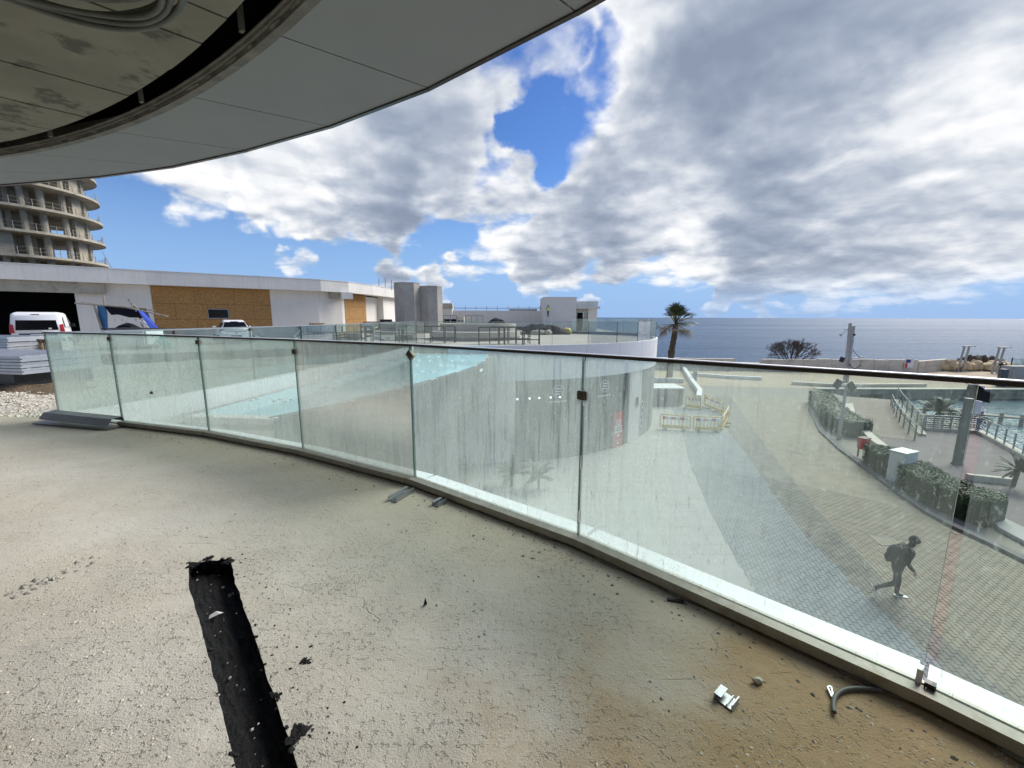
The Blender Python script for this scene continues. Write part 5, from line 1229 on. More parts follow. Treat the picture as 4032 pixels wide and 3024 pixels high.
def van(loc, rz):
    o = thing('parked_van', 'white van with dark rear window and red tail lights before the dark opening', 'van', loc, rz)
    b = MB()
    loft(b, [ring_taper(.84, .76, .32, 1.66, -2.1, .12), ring_taper(.90, .80, .28, 1.80, -1.98, .16), ring_taper(.92, .82, .26, 1.84, -1.2, .18), ring_taper(.92, .82, .26, 1.82, .6, .18), ring_taper(.92, .76, .26, 1.62, 1.1, .14), ring_taper(.91, .84, .26, 1.10, 1.7, .12), ring_taper(.84, .78, .30, .92, 2.25, .12)])
    b.build('body', 'paint_white', o, local=True, smooth=True)
    quadpanel(o, [(-.70, -2.085, .96), (.70, -2.085, .96), (.64, -2.06, 1.56), (-.64, -2.06, 1.56)], 'car_glass', 'rear_window', (0, -1, .05), .035)
    quadpanel(o, [(-.13, -2.05, 1.69), (.13, -2.05, 1.69), (.13, -2.04, 1.73), (-.13, -2.04, 1.73)], 'plastic_black', 'brake_light', (0, -1, .1), .03)
    quadpanel(o, [(-.62, -2.10, .60), (.62, -2.10, .60), (.62, -2.10, .80), (-.62, -2.10, .80)], 'cloth_navy', 'plate_recess', (0, -1, 0), .02)
    quadpanel(o, [(-.26, -2.13, .64), (.26, -2.13, .64), (.26, -2.13, .76), (-.26, -2.13, .76)], 'plate', 'number_plate', (0, -1, 0), .01)
    b = MB(); b.box((.42, -2.128, 1.03), (.10, .01, .08)); b.build('window_sticker', 'plate', o, local=True)
    for s_ in (-1, 1):
        quadpanel(o, [(s_ * .74, -2.10, .82), (s_ * .90, -2.03, .82), (s_ * .86, -2.02, 1.26), (s_ * .745, -2.09, 1.22)], 'lamp_red', 'tail_light', (s_ * .5, -1, 0), .025)
        quadpanel(o, [(s_ * .91, -1.6, 1.10), (s_ * .91, .0, 1.10), (s_ * .85, .0, 1.60), (s_ * .85, -1.5, 1.60)], 'paint_white', 'side_panel', (s_, 0, .1), .02)
        quadpanel(o, [(s_ * .91, .1, 1.08), (s_ * .90, 1.35, 1.08), (s_ * .81, .95, 1.55), (s_ * .85, .1, 1.60)], 'car_glass', 'side_window', (s_, 0, .1), .03)
        b = MB(); b.box((s_ * 1.0, 1.2, 1.15), (.16, .09, .2)); b.build('wing_mirror', 'plastic_black', o, local=True, bevel=.03)
        for y in (-1.35, 1.4): wheel(o, (s_ * .82, y, .31), .31, .2, s_)
    b = MB(); b.box((0, -2.12, .45), (1.76, .14, .2)); b.build('bumper', 'plastic_black', o, local=True, bevel=.04)
    return o
van((X(118, 18.5, 1290) - 1.2, 20.1, 0.0), .75).scale = (.93, .93, .93)

# stacks of metal decking on bearers blackened for the shade beneath beside the balcony, and earth in front of them
def deck_stack(c, L, W, n, z0, rz, label, m='deck_metal'):
    o = thing('decking_stack', label, 'metal sheets', c, rz)
    for k in range(n):
        b = MB(); z = z0 + k * .135; dx = rnd.uniform(-.06, .06)
        b.box((dx, 0, z + .022), (L, W, .044)); b.box((dx, .01, z + .058), (L - .01, W - .05, .028)); b.box((dx, 0, z + .096), (L, W, .048))
        for q in range(6): b.box((dx, -W / 2 + W * (q + .5) / 6, z + .124), (L - .02, .05, .009))
        b.build('deck_sheet', m, o, local=True)
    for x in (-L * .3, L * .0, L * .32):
        b = MB(); b.box((x, 0, (z0 - .003) / 2), (.55, W * .96, z0 - .003)); b.build('bearer_shade_block', 'black_sheet', o, local=True)  # wide and black for the shaded void and black plastic under the sheets
    return o
deck_stack((X(-40, 9.3, 1400), 9.6, -.06), 3.4, 1.5, 3, .36, -.16, 'nearer stack of bright ribbed metal decking on bearers blackened as shade over the gravel')
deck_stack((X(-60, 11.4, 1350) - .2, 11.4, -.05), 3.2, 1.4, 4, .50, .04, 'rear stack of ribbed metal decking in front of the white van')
o = thing('timber_trestle', 'small timber trestle at the end of the rear decking stack', 'trestle', (X(178, 11.2, 1350), 11.2, -.05))
for u0, u1 in ((158, 174), (176, 190)):
    b = MB(); b.bar(D(u0, 1340, 11.2), D(u1, 1400, 11.2), .08, .05); b.build('leg', 'wood', o)
b = MB(); b.bar(D(150, 1340, 11.2), D(196, 1342, 11.2), .08, .08); b.build('crossbar', 'wood', o)
b = MB(); b.box((X(178, 11.6), 11.7, .55), (.9, .3, .55)); b.build('crate_side', 'limestone', o)
heap('soil_strip', 'dark earth heaped under the nearer decking stack', 'earth', (X(60, 8.7, 1490) - .6, 8.9, -.16), 4.0, 1.5, .22, 'soil', 4, n=40)
b = MB(); q = [P(-60, 1545, -.03), P(60, 1517, -.02), P(140, 1500, 0), P(215, 1487, 0)]
b.tube([(p.x, p.y, .0 + .02 * (i % 2)) for i, p in enumerate(q)], [.06, .075, .07, .06], 8); b.build('plastic_roll', 'black_sheet', label='roll of black plastic sheet along the gravel below the decking', cat='plastic sheet', smooth=True)
b = MB(); p = P(98, 1478, .05); b.box((p.x, p.y, .10), (.22, .10, .05), .7); b.build('stone_chunk', 'limestone', label='pale broken stone on the earth under the decking', cat='stone', bevel=.02)

# ------------------------------------------------------------------ loose things on the balcony floor
fl = thing('loose_flashing', 'bent grey metal flashing lying over the far end of the base channel', 'flashing', (GL[0][0] + .5, GL[0][1] - .15, 0))
a, c = Vector(P2(205, 1648, .06)), Vector(P2(470, 1673, .05)); d = (c - a).normalized(); n_ = Vector((-d.y, d.x))
def strip(parent, pts3, m, name, th=.006):
    b = MB(); k = len(pts3[0])
    vs = [p for row in pts3 for p in row] + [(p[0], p[1], p[2] - th) for row in pts3 for p in row]; N = len(pts3) * k
    fs = []
    for i in range(len(pts3) - 1):
        for j in range(k - 1): fs += [(i * k + j, i * k + j + 1, (i + 1) * k + j + 1, (i + 1) * k + j), (N + i * k + j, N + (i + 1) * k + j, N + (i + 1) * k + j + 1, N + i * k + j + 1)]
    for i in range(len(pts3) - 1): fs += [(i * k, (i + 1) * k, N + (i + 1) * k, N + i * k), (i * k + k - 1, N + i * k + k - 1, N + (i + 1) * k + k - 1, (i + 1) * k + k - 1)]
    b.add(vs, fs); return b.build(name, m, parent)
L_ = (c - a).length
strip(fl, [[((a + d * (L_ * t) + n_ * o_).x, (a + d * (L_ * t) + n_ * o_).y, z + .02 * (1 - t)) for o_, z in ((-.14, .07), (-.08, .15), (.05, .16), (.07, .10))] for t in (0, .5, 1)], 'flashing', 'cover_strip')
a2 = Vector(P2(175, 1655, .02))
strip(fl, [[((a2 + d * (L_ * t * 1.12) + n_ * o_).x, (a2 + d * (L_ * t * 1.12) + n_ * o_).y, z) for o_, z in ((-.14, .012), (.06, .02))] for t in (0, 1)], 'flashing', 'ground_strip', .004)
def channel_piece(name, label, p0, p1, w, h, m='alu', ribs=2):
    o = thing(name, label, 'metal offcut', tuple(p0)); a = Vector(p0); c = Vector(p1); d = (c - a); L = d.length; rz = atan2(d.y, d.x)
    R_ = Matrix.Rotation(rz, 3, 'Z'); mid = (a + c) / 2
    def pc(off, z, ww, hh, nm): b = MB(); v = R_ @ Vector((0, off, 0)); b.box((mid.x + v.x, mid.y + v.y, z), (L, ww, hh), rot=R_); b.build(nm, m, o)
    pc(0, .004, w, .005, 'web'); pc(-w / 2 + .003, h / 2 + .0075, .005, h, 'flange'); pc(w / 2 - .003, h / 2 + .0075, .005, h, 'flange')
    pc(w / 2 - .016, h + .0045, .024, .004, 'lip')
    if ribs > 1: pc(-w * .18, h * .42, .004, h * .7, 'rib')
    return o
channel_piece('channel_offcut', 'longest aluminium channel offcut lying by the base channel', P(1545, 1972, .01), P(1615, 1930, .01), .09, .035)
channel_piece('channel_offcut', 'short aluminium channel offcut beside the longest one', P(1713, 1990, .01), P(1745, 1972, .01), .07, .03)
channel_piece('channel_offcut', 'silver aluminium bracket piece lying on the tan soil', P(2846, 2768, .01), P(2874, 2734, .01), .075, .022)
b = MB(); pts = [P(3285, 2806, .012), P(3280, 2770, .012), P(3290, 2735, .014), P(3320, 2712, .016), P(3370, 2704, .018), P(3425, 2708, .018), P(3470, 2718, .012)]
pts = [(x, y, .013) for x, y in smoothpath([(p.x, p.y) for p in pts], 2)]
b.tube(pts, .0085, 8); b.build('cable_piece', 'cable_grey', label='bent piece of grey rubber cable lying beside the base channel', cat='cable', smooth=True)
b = MB(); p, q = P(3258, 2705, .01), P(3276, 2745, .01); b.bar(p, q, .006); r_ = P(3272, 2703, .01); b.bar(p, r_, .006); b.bar(r_, P(3280, 2738, .01), .006); b.build('wire_clip', 'steel_grey', label='thin bent metal clip next to the grey cable piece', cat='clip')
p = P(2985, 2680, .01); b = MB(); b.blob((p.x, p.y, .012), (.022, .016, .014), seed=5, amp=.6, sub=2); b.build('pebble', 'limestone', label='white stone chip on the tan soil above the silver bracket', cat='stone')
p = P(1675, 2365, .01)
b = MB(); b.add([tuple(P(1668, 2380, .002)), tuple(P(1683, 2378, .002)), tuple(P(1674, 2352, .05)), tuple(P(1672, 2383, .001)), tuple(P(1679, 2372, .03))], [(0, 1, 2), (3, 4, 1), (0, 3, 4)]); b.build('bitumen_flake', 'bitumen_matt', label='small upright black flake alone on the open concrete', cat='flake')
p = P(2660, 2365, .005); b = MB(); b.box((p.x, p.y, .006), (.085, .018, .010), -.25); b.build('dark_offcut', 'steel_black', label='short dark strip beside the base channel near its middle', cat='offcut')
# black splashes round the trench
def splash(c, rad, seed, label):
    r = random.Random(seed); n = 40; b = MB()
    a0 = r.uniform(0, 6.28)
    for k in range(11):
        d_ = rad * r.uniform(0, .75); a = a0 + r.gauss(0, .6) + (pi if k % 3 == 0 else 0)
        b.blob((c.x + d_ * cos(a), c.y + d_ * sin(a), .001), (rad * r.uniform(.18, .5), rad * r.uniform(.14, .34), .004 + .05 * rad), seed=seed + k, amp=1.1, sub=2, fr=2.2, rz=r.uniform(0, 6))
    for k in range(8):
        a = r.uniform(0, 6.28); q = rad * r.uniform(.55, .95)
        b.blob((c.x + q * cos(a), c.y + q * sin(a), .0015), (rad * r.uniform(.04, .13), rad * r.uniform(.03, .09), .004), seed=k, amp=.6, sub=1, rz=a)
    b.build('tar_splash', 'bitumen_matt', label=label, cat='tar stain', org=(c.x, c.y, 0))
splash(P(1182, 2890, 0), .050, 3, 'largest ragged black tar splash beside the near part of the trench')
splash(P(1205, 2605, 0), .032, 9, 'smaller black tar splash standing apart from the trench')
splash(P(1085, 2740, 0), .028, 12, 'black tar splash touching the trench rim between two others')
splash(P(900, 2212, 0), .040, 21, 'black tar splash at the far corner of the trench next to the open floor')
splash(P(760, 2228, 0), .042, 27, 'black tar splash at the trench corner farthest from the glass')
splash(P(905, 2345, 0), .022, 31, 'thin black tar smear on the trench rim just below its far end')
splash(P(822, 2200, 0), .036, 41, 'black tar crust along the far end of the trench')
b = MB(); r = random.Random(15)
for k in range(150):
    side = k % 2; t = r.random() if k < 95 else r.random() * .05
    A_ = lerp(tr_c[1], far_r, t * .6) if side else lerp(tr_c[0], far_l, t * .6)
    path_ = resample(tr_c[1:] + [far_r], 60) if side else resample([tr_c[0]] + tl_c[::-1] + [far_l], 60); q = path_[int(t * 40)]
    if k >= 115: q = lerp(tr_c[0], tr_c[1], r.random())
    o_ = r.gauss(.004, .010) * (1 if side else -1); s_ = .003 + .010 * r.random() ** 2.5
    b.blob((q[0] + o_, q[1] + (.012 * r.random() if k >= 115 else 0), r.uniform(-.012, .002)), (s_ * r.uniform(.8, 1.8), s_, s_ * .45), seed=k, amp=.9, sub=1, rz=r.uniform(0, 6))
b.build('tar_crust', 'bitumen', kind='stuff', label='crumbly tar crust along the rim of the trench', cat='tar crust', smooth=True)
b = MB(); p = P(845, 2432, -.07); b.add([tuple(p + Vector((x, y, z))) for x, y, z in ((-.025, -.01, 0), (.02, .015, .012), (.03, .03, .008), (-.005, .022, .022), (-.03, .006, .01))], [(0, 1, 3), (1, 2, 3), (0, 3, 4)]); b.build('paper_scrap', 'paper', label='crumpled white scrap lying in the tar trench', cat='paper')
b = MB(); r = random.Random(8)
for k in range(16):
    t = r.random() ** .8; A_ = lerp(tr_c[1], far_r, t * .5); B_ = lerp(tr_c[0], far_l, t * .5); q = lerp(A_, B_, r.uniform(.15, .85)); s_ = r.uniform(.002, .007)
    b.blob((q[0], q[1], -.075), (s_ * 1.4, s_, s_), seed=k, amp=.5, sub=1, rz=r.uniform(0, 6))
b.build('grit', 'stone_grey', kind='stuff', label='pale grit scattered in the black trench', cat='grit')
# crumbs of screed, soil and tar strewn on the floor
def crumbs(n, m, fn, smin, smax, label, seed):
    r = random.Random(seed); b = MB()
    for k in range(n):
        x, y = fn(r); s_ = smin + (smax - smin) * r.random() ** 2.5; a = r.uniform(0, 6)
        pts = [(x + s_ * cos(a + q * 1.26) * r.uniform(.6, 1.3), y + s_ * sin(a + q * 1.26) * r.uniform(.6, 1.3), r.uniform(.0, .3) * s_) for q in range(5)]
        b.add(pts + [(x, y, s_ * r.uniform(.4, .9))], [(j, (j + 1) % 5, 5) for j in range(5)])
    b.build('floor_crumbs', m, kind='stuff', label=label, cat='crumbs')
def anywhere(r):
    while True:
        x, y = r.uniform(-7, 2.4), r.uniform(.8, 6)
        i = min(range(len(GL)), key=lambda i: abs(GL[i][0] - x)); 
        if hypot(x - oc[0] + 1.69, y + 10.285) < 16.4: return x, y
crumbs(1500, 'stone_grey', anywhere, .002, .009, 'small grey stone crumbs scattered over the balcony floor', 1)
def near_edge(r):
    i = r.randrange(1, 7); q = lerp(GL[i], GL[i + 1], r.random()); d = (Vector(GL[i + 1]) - Vector(GL[i])).normalized(); n_ = Vector((-d.y, d.x)); o_ = .09 + abs(r.gauss(0, .12))
    return q[0] - n_.x * o_, q[1] - n_.y * o_
crumbs(700, 'mortar', near_edge, .002, .012, 'mortar crumbs gathered along the base channel', 2)
def soil_zone(r): return r.gauss(1.3, .5), 1.05 + abs(r.gauss(0, .35))
crumbs(500, 'limestone', soil_zone, .002, .007, 'pale chips bedded in the tan soil on the floor', 3)
def tar_zone(r):
    t = r.random(); p = lerp(tr_c[1], tr_c[-1], t); return p[0] + abs(r.gauss(0, .16)), p[1] + r.gauss(.03, .05)
crumbs(120, 'bitumen_matt', tar_zone, .002, .008, 'black tar crumbs spattered beside the trench', 4)
def rough_zone(r):
    y = r.uniform(.9, 2.6); return -1.0 - (y - 1.18) * .95 - abs(r.gauss(.05, .6)) - .06, y
crumbs(1100, 'limestone', rough_zone, .002, .008, 'loose pale grit on the roughened floor beside the trench', 6)
def debris_zone(r):
    t = r.random(); p = lerp(P2(40, 2345, 0), P2(395, 2195, 0), t); return p[0] + r.gauss(0, .05), p[1] + r.gauss(0, .05)
crumbs(90, 'stone_grey', debris_zone, .003, .022, 'streak of pale broken plaster on the floor beyond the trench', 5)

# ------------------------------------------------------------------ plaza: pavers in bands, hedges, kerbs
def plan(px_list, z=PZ): return [P2(a, c, z) for a, c in px_list]
B1 = plan([(2660, 1640), (2686, 1694), (2711, 1806), (2770, 1962), (2812, 2046), (2953, 2297), (3200, 2700)])      # pale stone | grey pavers
B2 = plan([(2840, 1650), (2871, 1704), (2956, 1810), (3044, 1941), (3160, 2100), (3463, 2400), (3700, 2620)])        # grey | dark
B3 = plan([(2960, 1680), (3010, 1750), (3090, 1850), (3180, 1960), (3310, 2110), (3560, 2370), (3860, 2640)])        # dark | beige
def xat(path, y):
    if y >= path[0][1]: p, q = path[0], path[1]
    elif y <= path[-1][1]: p, q = path[-2], path[-1]
    else:
        for p, q in zip(path, path[1:]):
            if q[1] <= y <= p[1]: break
    return p[0] + (q[0] - p[0]) * (y - p[1]) / (q[1] - p[1])
def zone(x, y):
    if x < xat(B1, y): return 0
    if x < xat(B2, y): return 1
    if x < xat(B3, y): return 2
    return 3
ZM = ['pale_stone', 'paver_grey', 'paver_dark', 'paver_beige']
ys = [36, 33, 30, 27, 24, 21, 18, 15, 12, 10, 8, 6, 3, 0, -4]
def bandpoly(La, Lb): return [(xat(La, y), y) for y in ys] + [((xat(Lb, y) if Lb else xat(B3, y) + 16), y) for y in ys[::-1]]
b = MB()
b.add([(x, y, PZ - .008) for x, y in [(xat(B1, y) - .003, y) for y in ys] + [(-2, -4), (-2, 36)]], [tuple(range(len(ys) + 2))]); b.build('pale_paving', 'pale_stone', kind='structure')
HEDGE_EDGE = plan([(3183, 1612), (3225, 1700), (3300, 1770), (3420, 1860), (3530, 1945), (3640, 2020), (3740, 2075), (3900, 2150), (4100, 2250), (4500, 2450)])
rowd = Vector((B2[0][0] - B2[-2][0], B2[0][1] - B2[-2][1])).normalized(); rown = Vector((rowd.y, -rowd.x))
pav = thing('plaza_paving', None, None, (8, 10, PZ), kind='structure')
def pavers():
    lw, ll, g = .125, .25, .008
    o = Vector((B2[-2][0], B2[-2][1])); items = []
    for i in range(-60, 160):
        for j in range(-30, 130):
            u_, v_ = i * lw, (j + (.5 if i % 2 else 0)) * ll
            c = o + rown * u_ + rowd * v_
            if c.y < 4.5 or c.y > 34 or c.x < 1.5: continue
            z_ = zone(c.x, c.y)
            if z_ == 0 or c.x > xat(HEDGE_EDGE, c.y) - .15: continue
            q = Vector((c.x, c.y, PZ)) - EYE; dz = q.dot(FW)
            if dz < .5: continue
            uu, vv = 2016 + FPX * q.dot(RT) / dz, 1512 - FPX * q.dot(UP) / dz
            if uu < 2300 or uu > 4300 or vv > 2950 or vv < 1500: continue
            items.append((q.length, c, z_))
    items.sort(key=lambda t: t[0])
    rz = atan2(rowd.y, rowd.x)
    def shape(b, c, seed, mi=0):
        r = random.Random(seed); h = r.uniform(-.003, .003); t = .006; a = ll / 2 - g / 2; w = lw / 2 - g / 2
        co, si = cos(rz), sin(rz)
        f = lambda x, y, z: (c[0] + x * co - y * si, c[1] + x * si + y * co, c[2] + z)
        vs = [f(x, y, -.03) for x, y in ((-a, -w), (a, -w), (a, w), (-a, w))] + [f(x * (1 - t / a), y * (1 - t / w), h + r.uniform(-.0015, .0015)) for x, y in ((-a, -w), (a, -w), (a, w), (-a, w))]
        b.add(vs, [(4, 5, 6, 7), (0, 1, 5, 4), (1, 2, 6, 5), (2, 3, 7, 6), (3, 0, 4, 7)], mi)
    protos = []
    for z_ in (1, 2, 3):
        for s_ in range(3):
            b = MB(); shape(b, (0, 0, 0), s_); me_o = b.build('paver', ZM[z_], pav, local=True); protos.append((z_, me_o.data)); bpy.data.objects.remove(me_o)
    n_ = 0
    for k, (dist, c, z_) in enumerate(items[:300]):
        me = [m for zz, m in protos if zz == z_][k % 3]
        ob = bpy.data.objects.new('paver', me); C.objects.link(ob); ob.parent = pav; ob.location = (c.x - 8, c.y - 10, .0)
    b = MB(); far_ = [t for t in items[300:] if t[0] < 24]
    for k, (dist, c, z_) in enumerate(far_): shape(b, (c.x, c.y, PZ), k, z_ - 1)
    b.build('far_pavers', ['paver_grey', 'paver_dark', 'paver_beige'], pav, kind='stuff')
    # beyond: flat bands of the same colours
    for La, Lb, m_ in ((B1, B2, 'paver_grey'), (B2, B3, 'paver_dark'), (B3, HEDGE_EDGE, 'paver_beige')):
        yy = [40, 36, 33, 30, 27, 24, 22.2, 20, 17, 14, 11, 8, 5, 2]
        b = MB(); L_ = [(xat(La, y), y, PZ - (.0115 if y < 23 else -.004) + .000) for y in yy]; R_ = [(xat(Lb, y), y, PZ - (.0115 if y < 23 else -.004)) for y in yy]
        L_ = [(x, y, PZ - .010 if y < 21 else PZ + .0015) for x, y, z in L_]; R_ = [(x, y, PZ - .010 if y < 21 else PZ + .0015) for x, y, z in R_]
        n = len(yy); b.add(L_ + R_, [(i, i + 1, n + i + 1, n + i) for i in range(n - 1)]); b.build('band_bed', m_, pav)
pavers()
# pale slab field has joints too
b = MB()
ps = thing('stone_slabs', None, None, (6, 18, PZ), kind='structure')
yv = 34.0
while yv > 8:
    x1 = xat(B1, yv - .3) - .02; x0 = x1 - 11
    x = x1
    r = random.Random(int(yv * 10))
    while x > max(x0, 1.0):
        w = .6
        b = MB(); xl = max(x - w, 0.5); xr0, xr1 = x, x
        if x == x1: xr0, xr1 = xat(B1, yv - .6) - .012, xat(B1, yv) - .012
        b.prism([(xl + .006, yv - .6 + .006), (xr0 - .006, yv - .6 + .006), (xr1 - .006, yv - .006), (xl + .006, yv - .006)], PZ - .03, PZ - .004 + r.uniform(-.003, .003))
        if hypot(x - CC[0], yv - CC[1]) > CR - .2: b.build('slab', 'pale_stone', ps)
        x -= w
    yv -= .6
# kerb along the planting
kp = [(x - .02, y) for x, y in HEDGE_EDGE]
b = MB(); b.sweep(kp, [(0, PZ - .05), (0, PZ + .11), (.30, PZ + .11), (.30, PZ - .05)]); b.build('kerb', 'kerb_dark', label='dark stone kerb curving along the hedges', cat='kerb')
# esplanade behind the hedges
flat('esplanade', plan([(3322, 1560), (3505, 1573), (3515, 1620), (3600, 1735), (3470, 1722), (3400, 1690), (3350, 1640)]), PZ + .004, 'pave_brown')
flat('lower_paving', plan([(3470, 1724), (3600, 1737), (3626, 1690), (3700, 1694), (3845, 1703), (4032, 1804), (4500, 2080), (4400, 2200), (4032, 2080), (3900, 2040), (3790, 1990), (3640, 1900), (3500, 1800), (3420, 1740)]), PZ + .004, 'pave_purple')
# white curved bench wall
bw = plan([(3322, 1588), (3336, 1627), (3368, 1669), (3402, 1703), (3419, 1724), (3448, 1745), (3516, 1769)], PZ + .5); bw2 = plan([(3358, 1588), (3368, 1627), (3402, 1674), (3453, 1720), (3516, 1765)], PZ + .5)
b = MB(); b.prism(bw + bw2[::-1][1:], PZ, PZ + .5); b.build('bench_wall', 'limestone', label='curved pale stone bench wall between the hedge and the ramp', cat='bench wall', bevel=.02)
def leafcloud(b, path, w, h, n, size, seed, z0=PZ, m=(0,)):
    r = random.Random(seed); L = resample(path, 30)
    for k in range(n):
        t = r.random() * 29.999; i = int(t); p = lerp(L[i], L[i + 1], t - i); d = (Vector(L[i + 1]) - Vector(L[i])).normalized(); nrm = Vector((-d.y, d.x))
        face = r.random()
        hh = h * (1 + .10 * noise.noise(Vector((p[0] * .8, p[1] * .8, seed)))); ww = w * (1 + .14 * noise.noise(Vector((p[0] * .9, p[1] * .9, seed + 5))))
        e = min(1, min(t, 30 - t) / 1.2 + .55)
        if face < .5: o_ = r.uniform(-.5, .5) * ww; z = hh - abs(r.gauss(0, .07)) - .12 * (abs(o_) / (ww / 2)) ** 4
        else: o_ = (ww / 2 - abs(r.gauss(0, .06))) * (1 if face < .75 else -1); z = r.uniform(.03, 1) * hh
        o_ *= e
        c = Vector((p[0] + nrm.x * o_, p[1] + nrm.y * o_, z0 + z * (0.85 + .15 * e)))
        q = Matrix.Rotation(r.uniform(0, 6.28), 3, 'Z') @ Matrix.Rotation(r.uniform(-1.1, 1.1), 3, 'X'); s_ = size * r.uniform(.6, 1.5)
        vs = [c + q @ Vector(v) * s_ for v in ((-.5, 0, 0), (0, -.28, .08), (.6, 0, 0), (0, .28, .08))]
        b.add(vs, [(0, 1, 2), (0, 2, 3)], m[k % len(m)])
def hedge(label, path, w, h, n, seed):
    o = thing('hedge', label, 'hedge', (path[len(path) // 2][0], path[len(path) // 2][1], PZ))
    b = MB(); b.sweep(resample(path, 14), [(-w * .40, PZ), (-w * .40, PZ + h * .82), (-w * .25, PZ + h * .9), (w * .25, PZ + h * .9), (w * .40, PZ + h * .82), (w * .40, PZ)]); b.build('stems', 'leaf_dark', o)
    b = MB(); leafcloud(b, path, w, h, n, .085, seed); b.build('foliage', 'leaf', o)
    return o
hedge('long clipped green hedge curving beside the pale bench wall', plan([(3222, 1585), (3262, 1640), (3290, 1672), (3330, 1700), (3388, 1722)]), 1.7, 1.15, 11000, 1)
hedge('short clipped green hedge between the red bin and the grey cabinet', plan([(3445, 1828), (3470, 1845), (3515, 1878)]), 1.25, 1.1, 7000, 2)
hedge('clipped green hedge running on behind the grey cabinet', plan([(3560, 1885), (3620, 1935), (3700, 1985), (3800, 2030), (3920, 2070)]), 1.45, 1.1, 12000, 3)
# grey cabinet
cb = thing('utility_cabinet', 'pale grey utility cabinet standing in a gap of the hedge', 'cabinet', (*P2(3540, 1900, PZ), PZ), .35)
b = MB(); b.box((0, 0, .82), (.95, .62, 1.44)); b.build('cabinet_body', 'cabinet_grey', cb, local=True, bevel=.015)
b = MB(); b.box((0, 0, 1.57), (1.02, .69, .06)); b.build('cabinet_lid', 'cabinet_grey', cb, local=True, bevel=.012)
b = MB(); b.box((0, 0, .05), (.99, .66, .10)); b.build('plinth', 'core_concrete', cb, local=True)
b = MB(); b.box((.015, -.318, .80), (.86, .012, 1.32)); b.build('door', 'cabinet_grey', cb, local=True)
b = MB(); b.box((.28, -.335, .80), (.05, .03, .13)); b.build('handle', 'plastic_black', cb, local=True)
# red bin on a post
p = P2(3392, 1800, PZ); bn = thing('litter_bin', 'red litter bin on a post at the end of the hedge', 'bin', (p[0], p[1], PZ), .3)
b = MB(); b.tube([(0, .2, 0), (0, .2, 1.15)], .04, 8); b.build('post', 'steel_black', bn, local=True)
b = MB(); loft(b, [[(x * s_, y * s_, z) for x, y in ((-.25, -.17), (.25, -.17), (.25, .17), (-.25, .17))] for z, s_ in ((.50, .85), (.52, .9), (1.08, 1.05), (1.10, 1.0))]); b.build('bucket', 'red_plastic', bn, local=True, bevel=.02)
b = MB(); b.box((0, 0, 1.13), (.56, .40, .04)); b.build('rim', 'lamp_dark_red', bn, local=True)
# lamp column with floodlight
p = P2(3768, 1828, PZ); lc = thing('lamp_column', 'thick grey lamp column topped by a tilted black floodlight', 'lamp', (p[0], p[1], PZ))
zt = D(3835, 1570, p[1] - .1).z
b = MB(); b.lathe((p[0], p[1], PZ), [(.25, 0), (.25, .06), (.20, .10), (.175, zt - PZ)], 20); b.build('column', 'pole_metal', lc, smooth=False)
Yl_ = p[1] - .55
plank([D(3833, 1526, Yl_), D(3921, 1552, Yl_), D(3897, 1587, Yl_ - .25), D(3813, 1561, Yl_ - .25)], 'lamp_black', 'floodlight', .28, lc)
plank([D(3842, 1519, Yl_ + .05), D(3852, 1515, Yl_ + .05), D(3880, 1534, Yl_ + .05), D(3868, 1540, Yl_ + .05)], 'lamp_black', 'bracket', .2, lc)
plank([D(3848, 1518, Yl_ + .2), D(3878, 1520, Yl_ + .2), D(3878, 1530, Yl_ + .2), D(3862, 1528, Yl_ + .2)], 'plain_white', 'label_plate', .03, lc)
plank([D(3839, 1576, p[1] + .1), D(3868, 1582, p[1] + .1), D(3862, 1632, p[1] + .1), D(3832, 1632, p[1] + .1)], 'plain_white', 'side_panel', .05, lc)
# thin lamp post by the hedge
p = P2(3303, 1728, PZ); l2 = thing('lamp_post', 'slim grey lamp post with two floodlights rising from the long hedge', 'lamp', (p[0], p[1], PZ))
zt = D(3318, 1518, p[1]).z
b = MB(); b.lathe((p[0], p[1], PZ), [(.11, 0), (.10, 1.5), (.07, zt - PZ)], 10); b.build('pole', 'pole_pale', l2)
for u_, v_, rz_ in ((3298, 1512, .5), (3352, 1522, -.7)):
    c_ = D(u_, v_, p[1]); b = MB(); b.box(c_, (.42, .14, .55), rot=Matrix.Rotation(rz_, 3, 'Y')); b.build('floodlight', 'plastic_black', l2, bevel=.02)
b = MB(); b.bar(D(3298, 1520, p[1]), D(3350, 1528, p[1]), .05); b.build('crossarm', 'steel_grey', l2)
# railings
def railing(name, label, base, h, posts, bars, m, glassm=None, kerb=None):
    o = thing(name, label, 'railing', (base[0][0], base[0][1], PZ)); pth = smoothpath(base, 2) if len(base) > 2 else base
    for q in resample(pth, posts):
        b = MB(); b.box((q[0], q[1], PZ + h / 2), (.07, .05, h - .01)); b.build('post', m, o)
    for z in bars:
        b = MB(); b.tube([(x, y, PZ + z) for x, y in pth], .028, 6); b.build('handrail' if z == max(bars) else 'rail', 'steel_grey', o)
    if glassm:
        rs = resample(pth, posts)
        for a_, c_ in zip(rs, rs[1:]): pane(a_, c_, PZ + .2, PZ + h - .08, .015, glassm, o, .06, .06)
    if kerb:
        b = MB(); b.sweep(pth, [(-.15, PZ), (-.15, PZ + kerb), (.25, PZ + kerb), (.25, PZ)]); b.build('kerb_base', 'limestone', o)
    return o
railing('ramp_railing', 'brown post railing down the near side of the ramp', plan([(3507, 1596), (3521, 1634), (3555, 1682), (3600, 1733)]), 1.0, 7, (1.0, .55), 'wood')
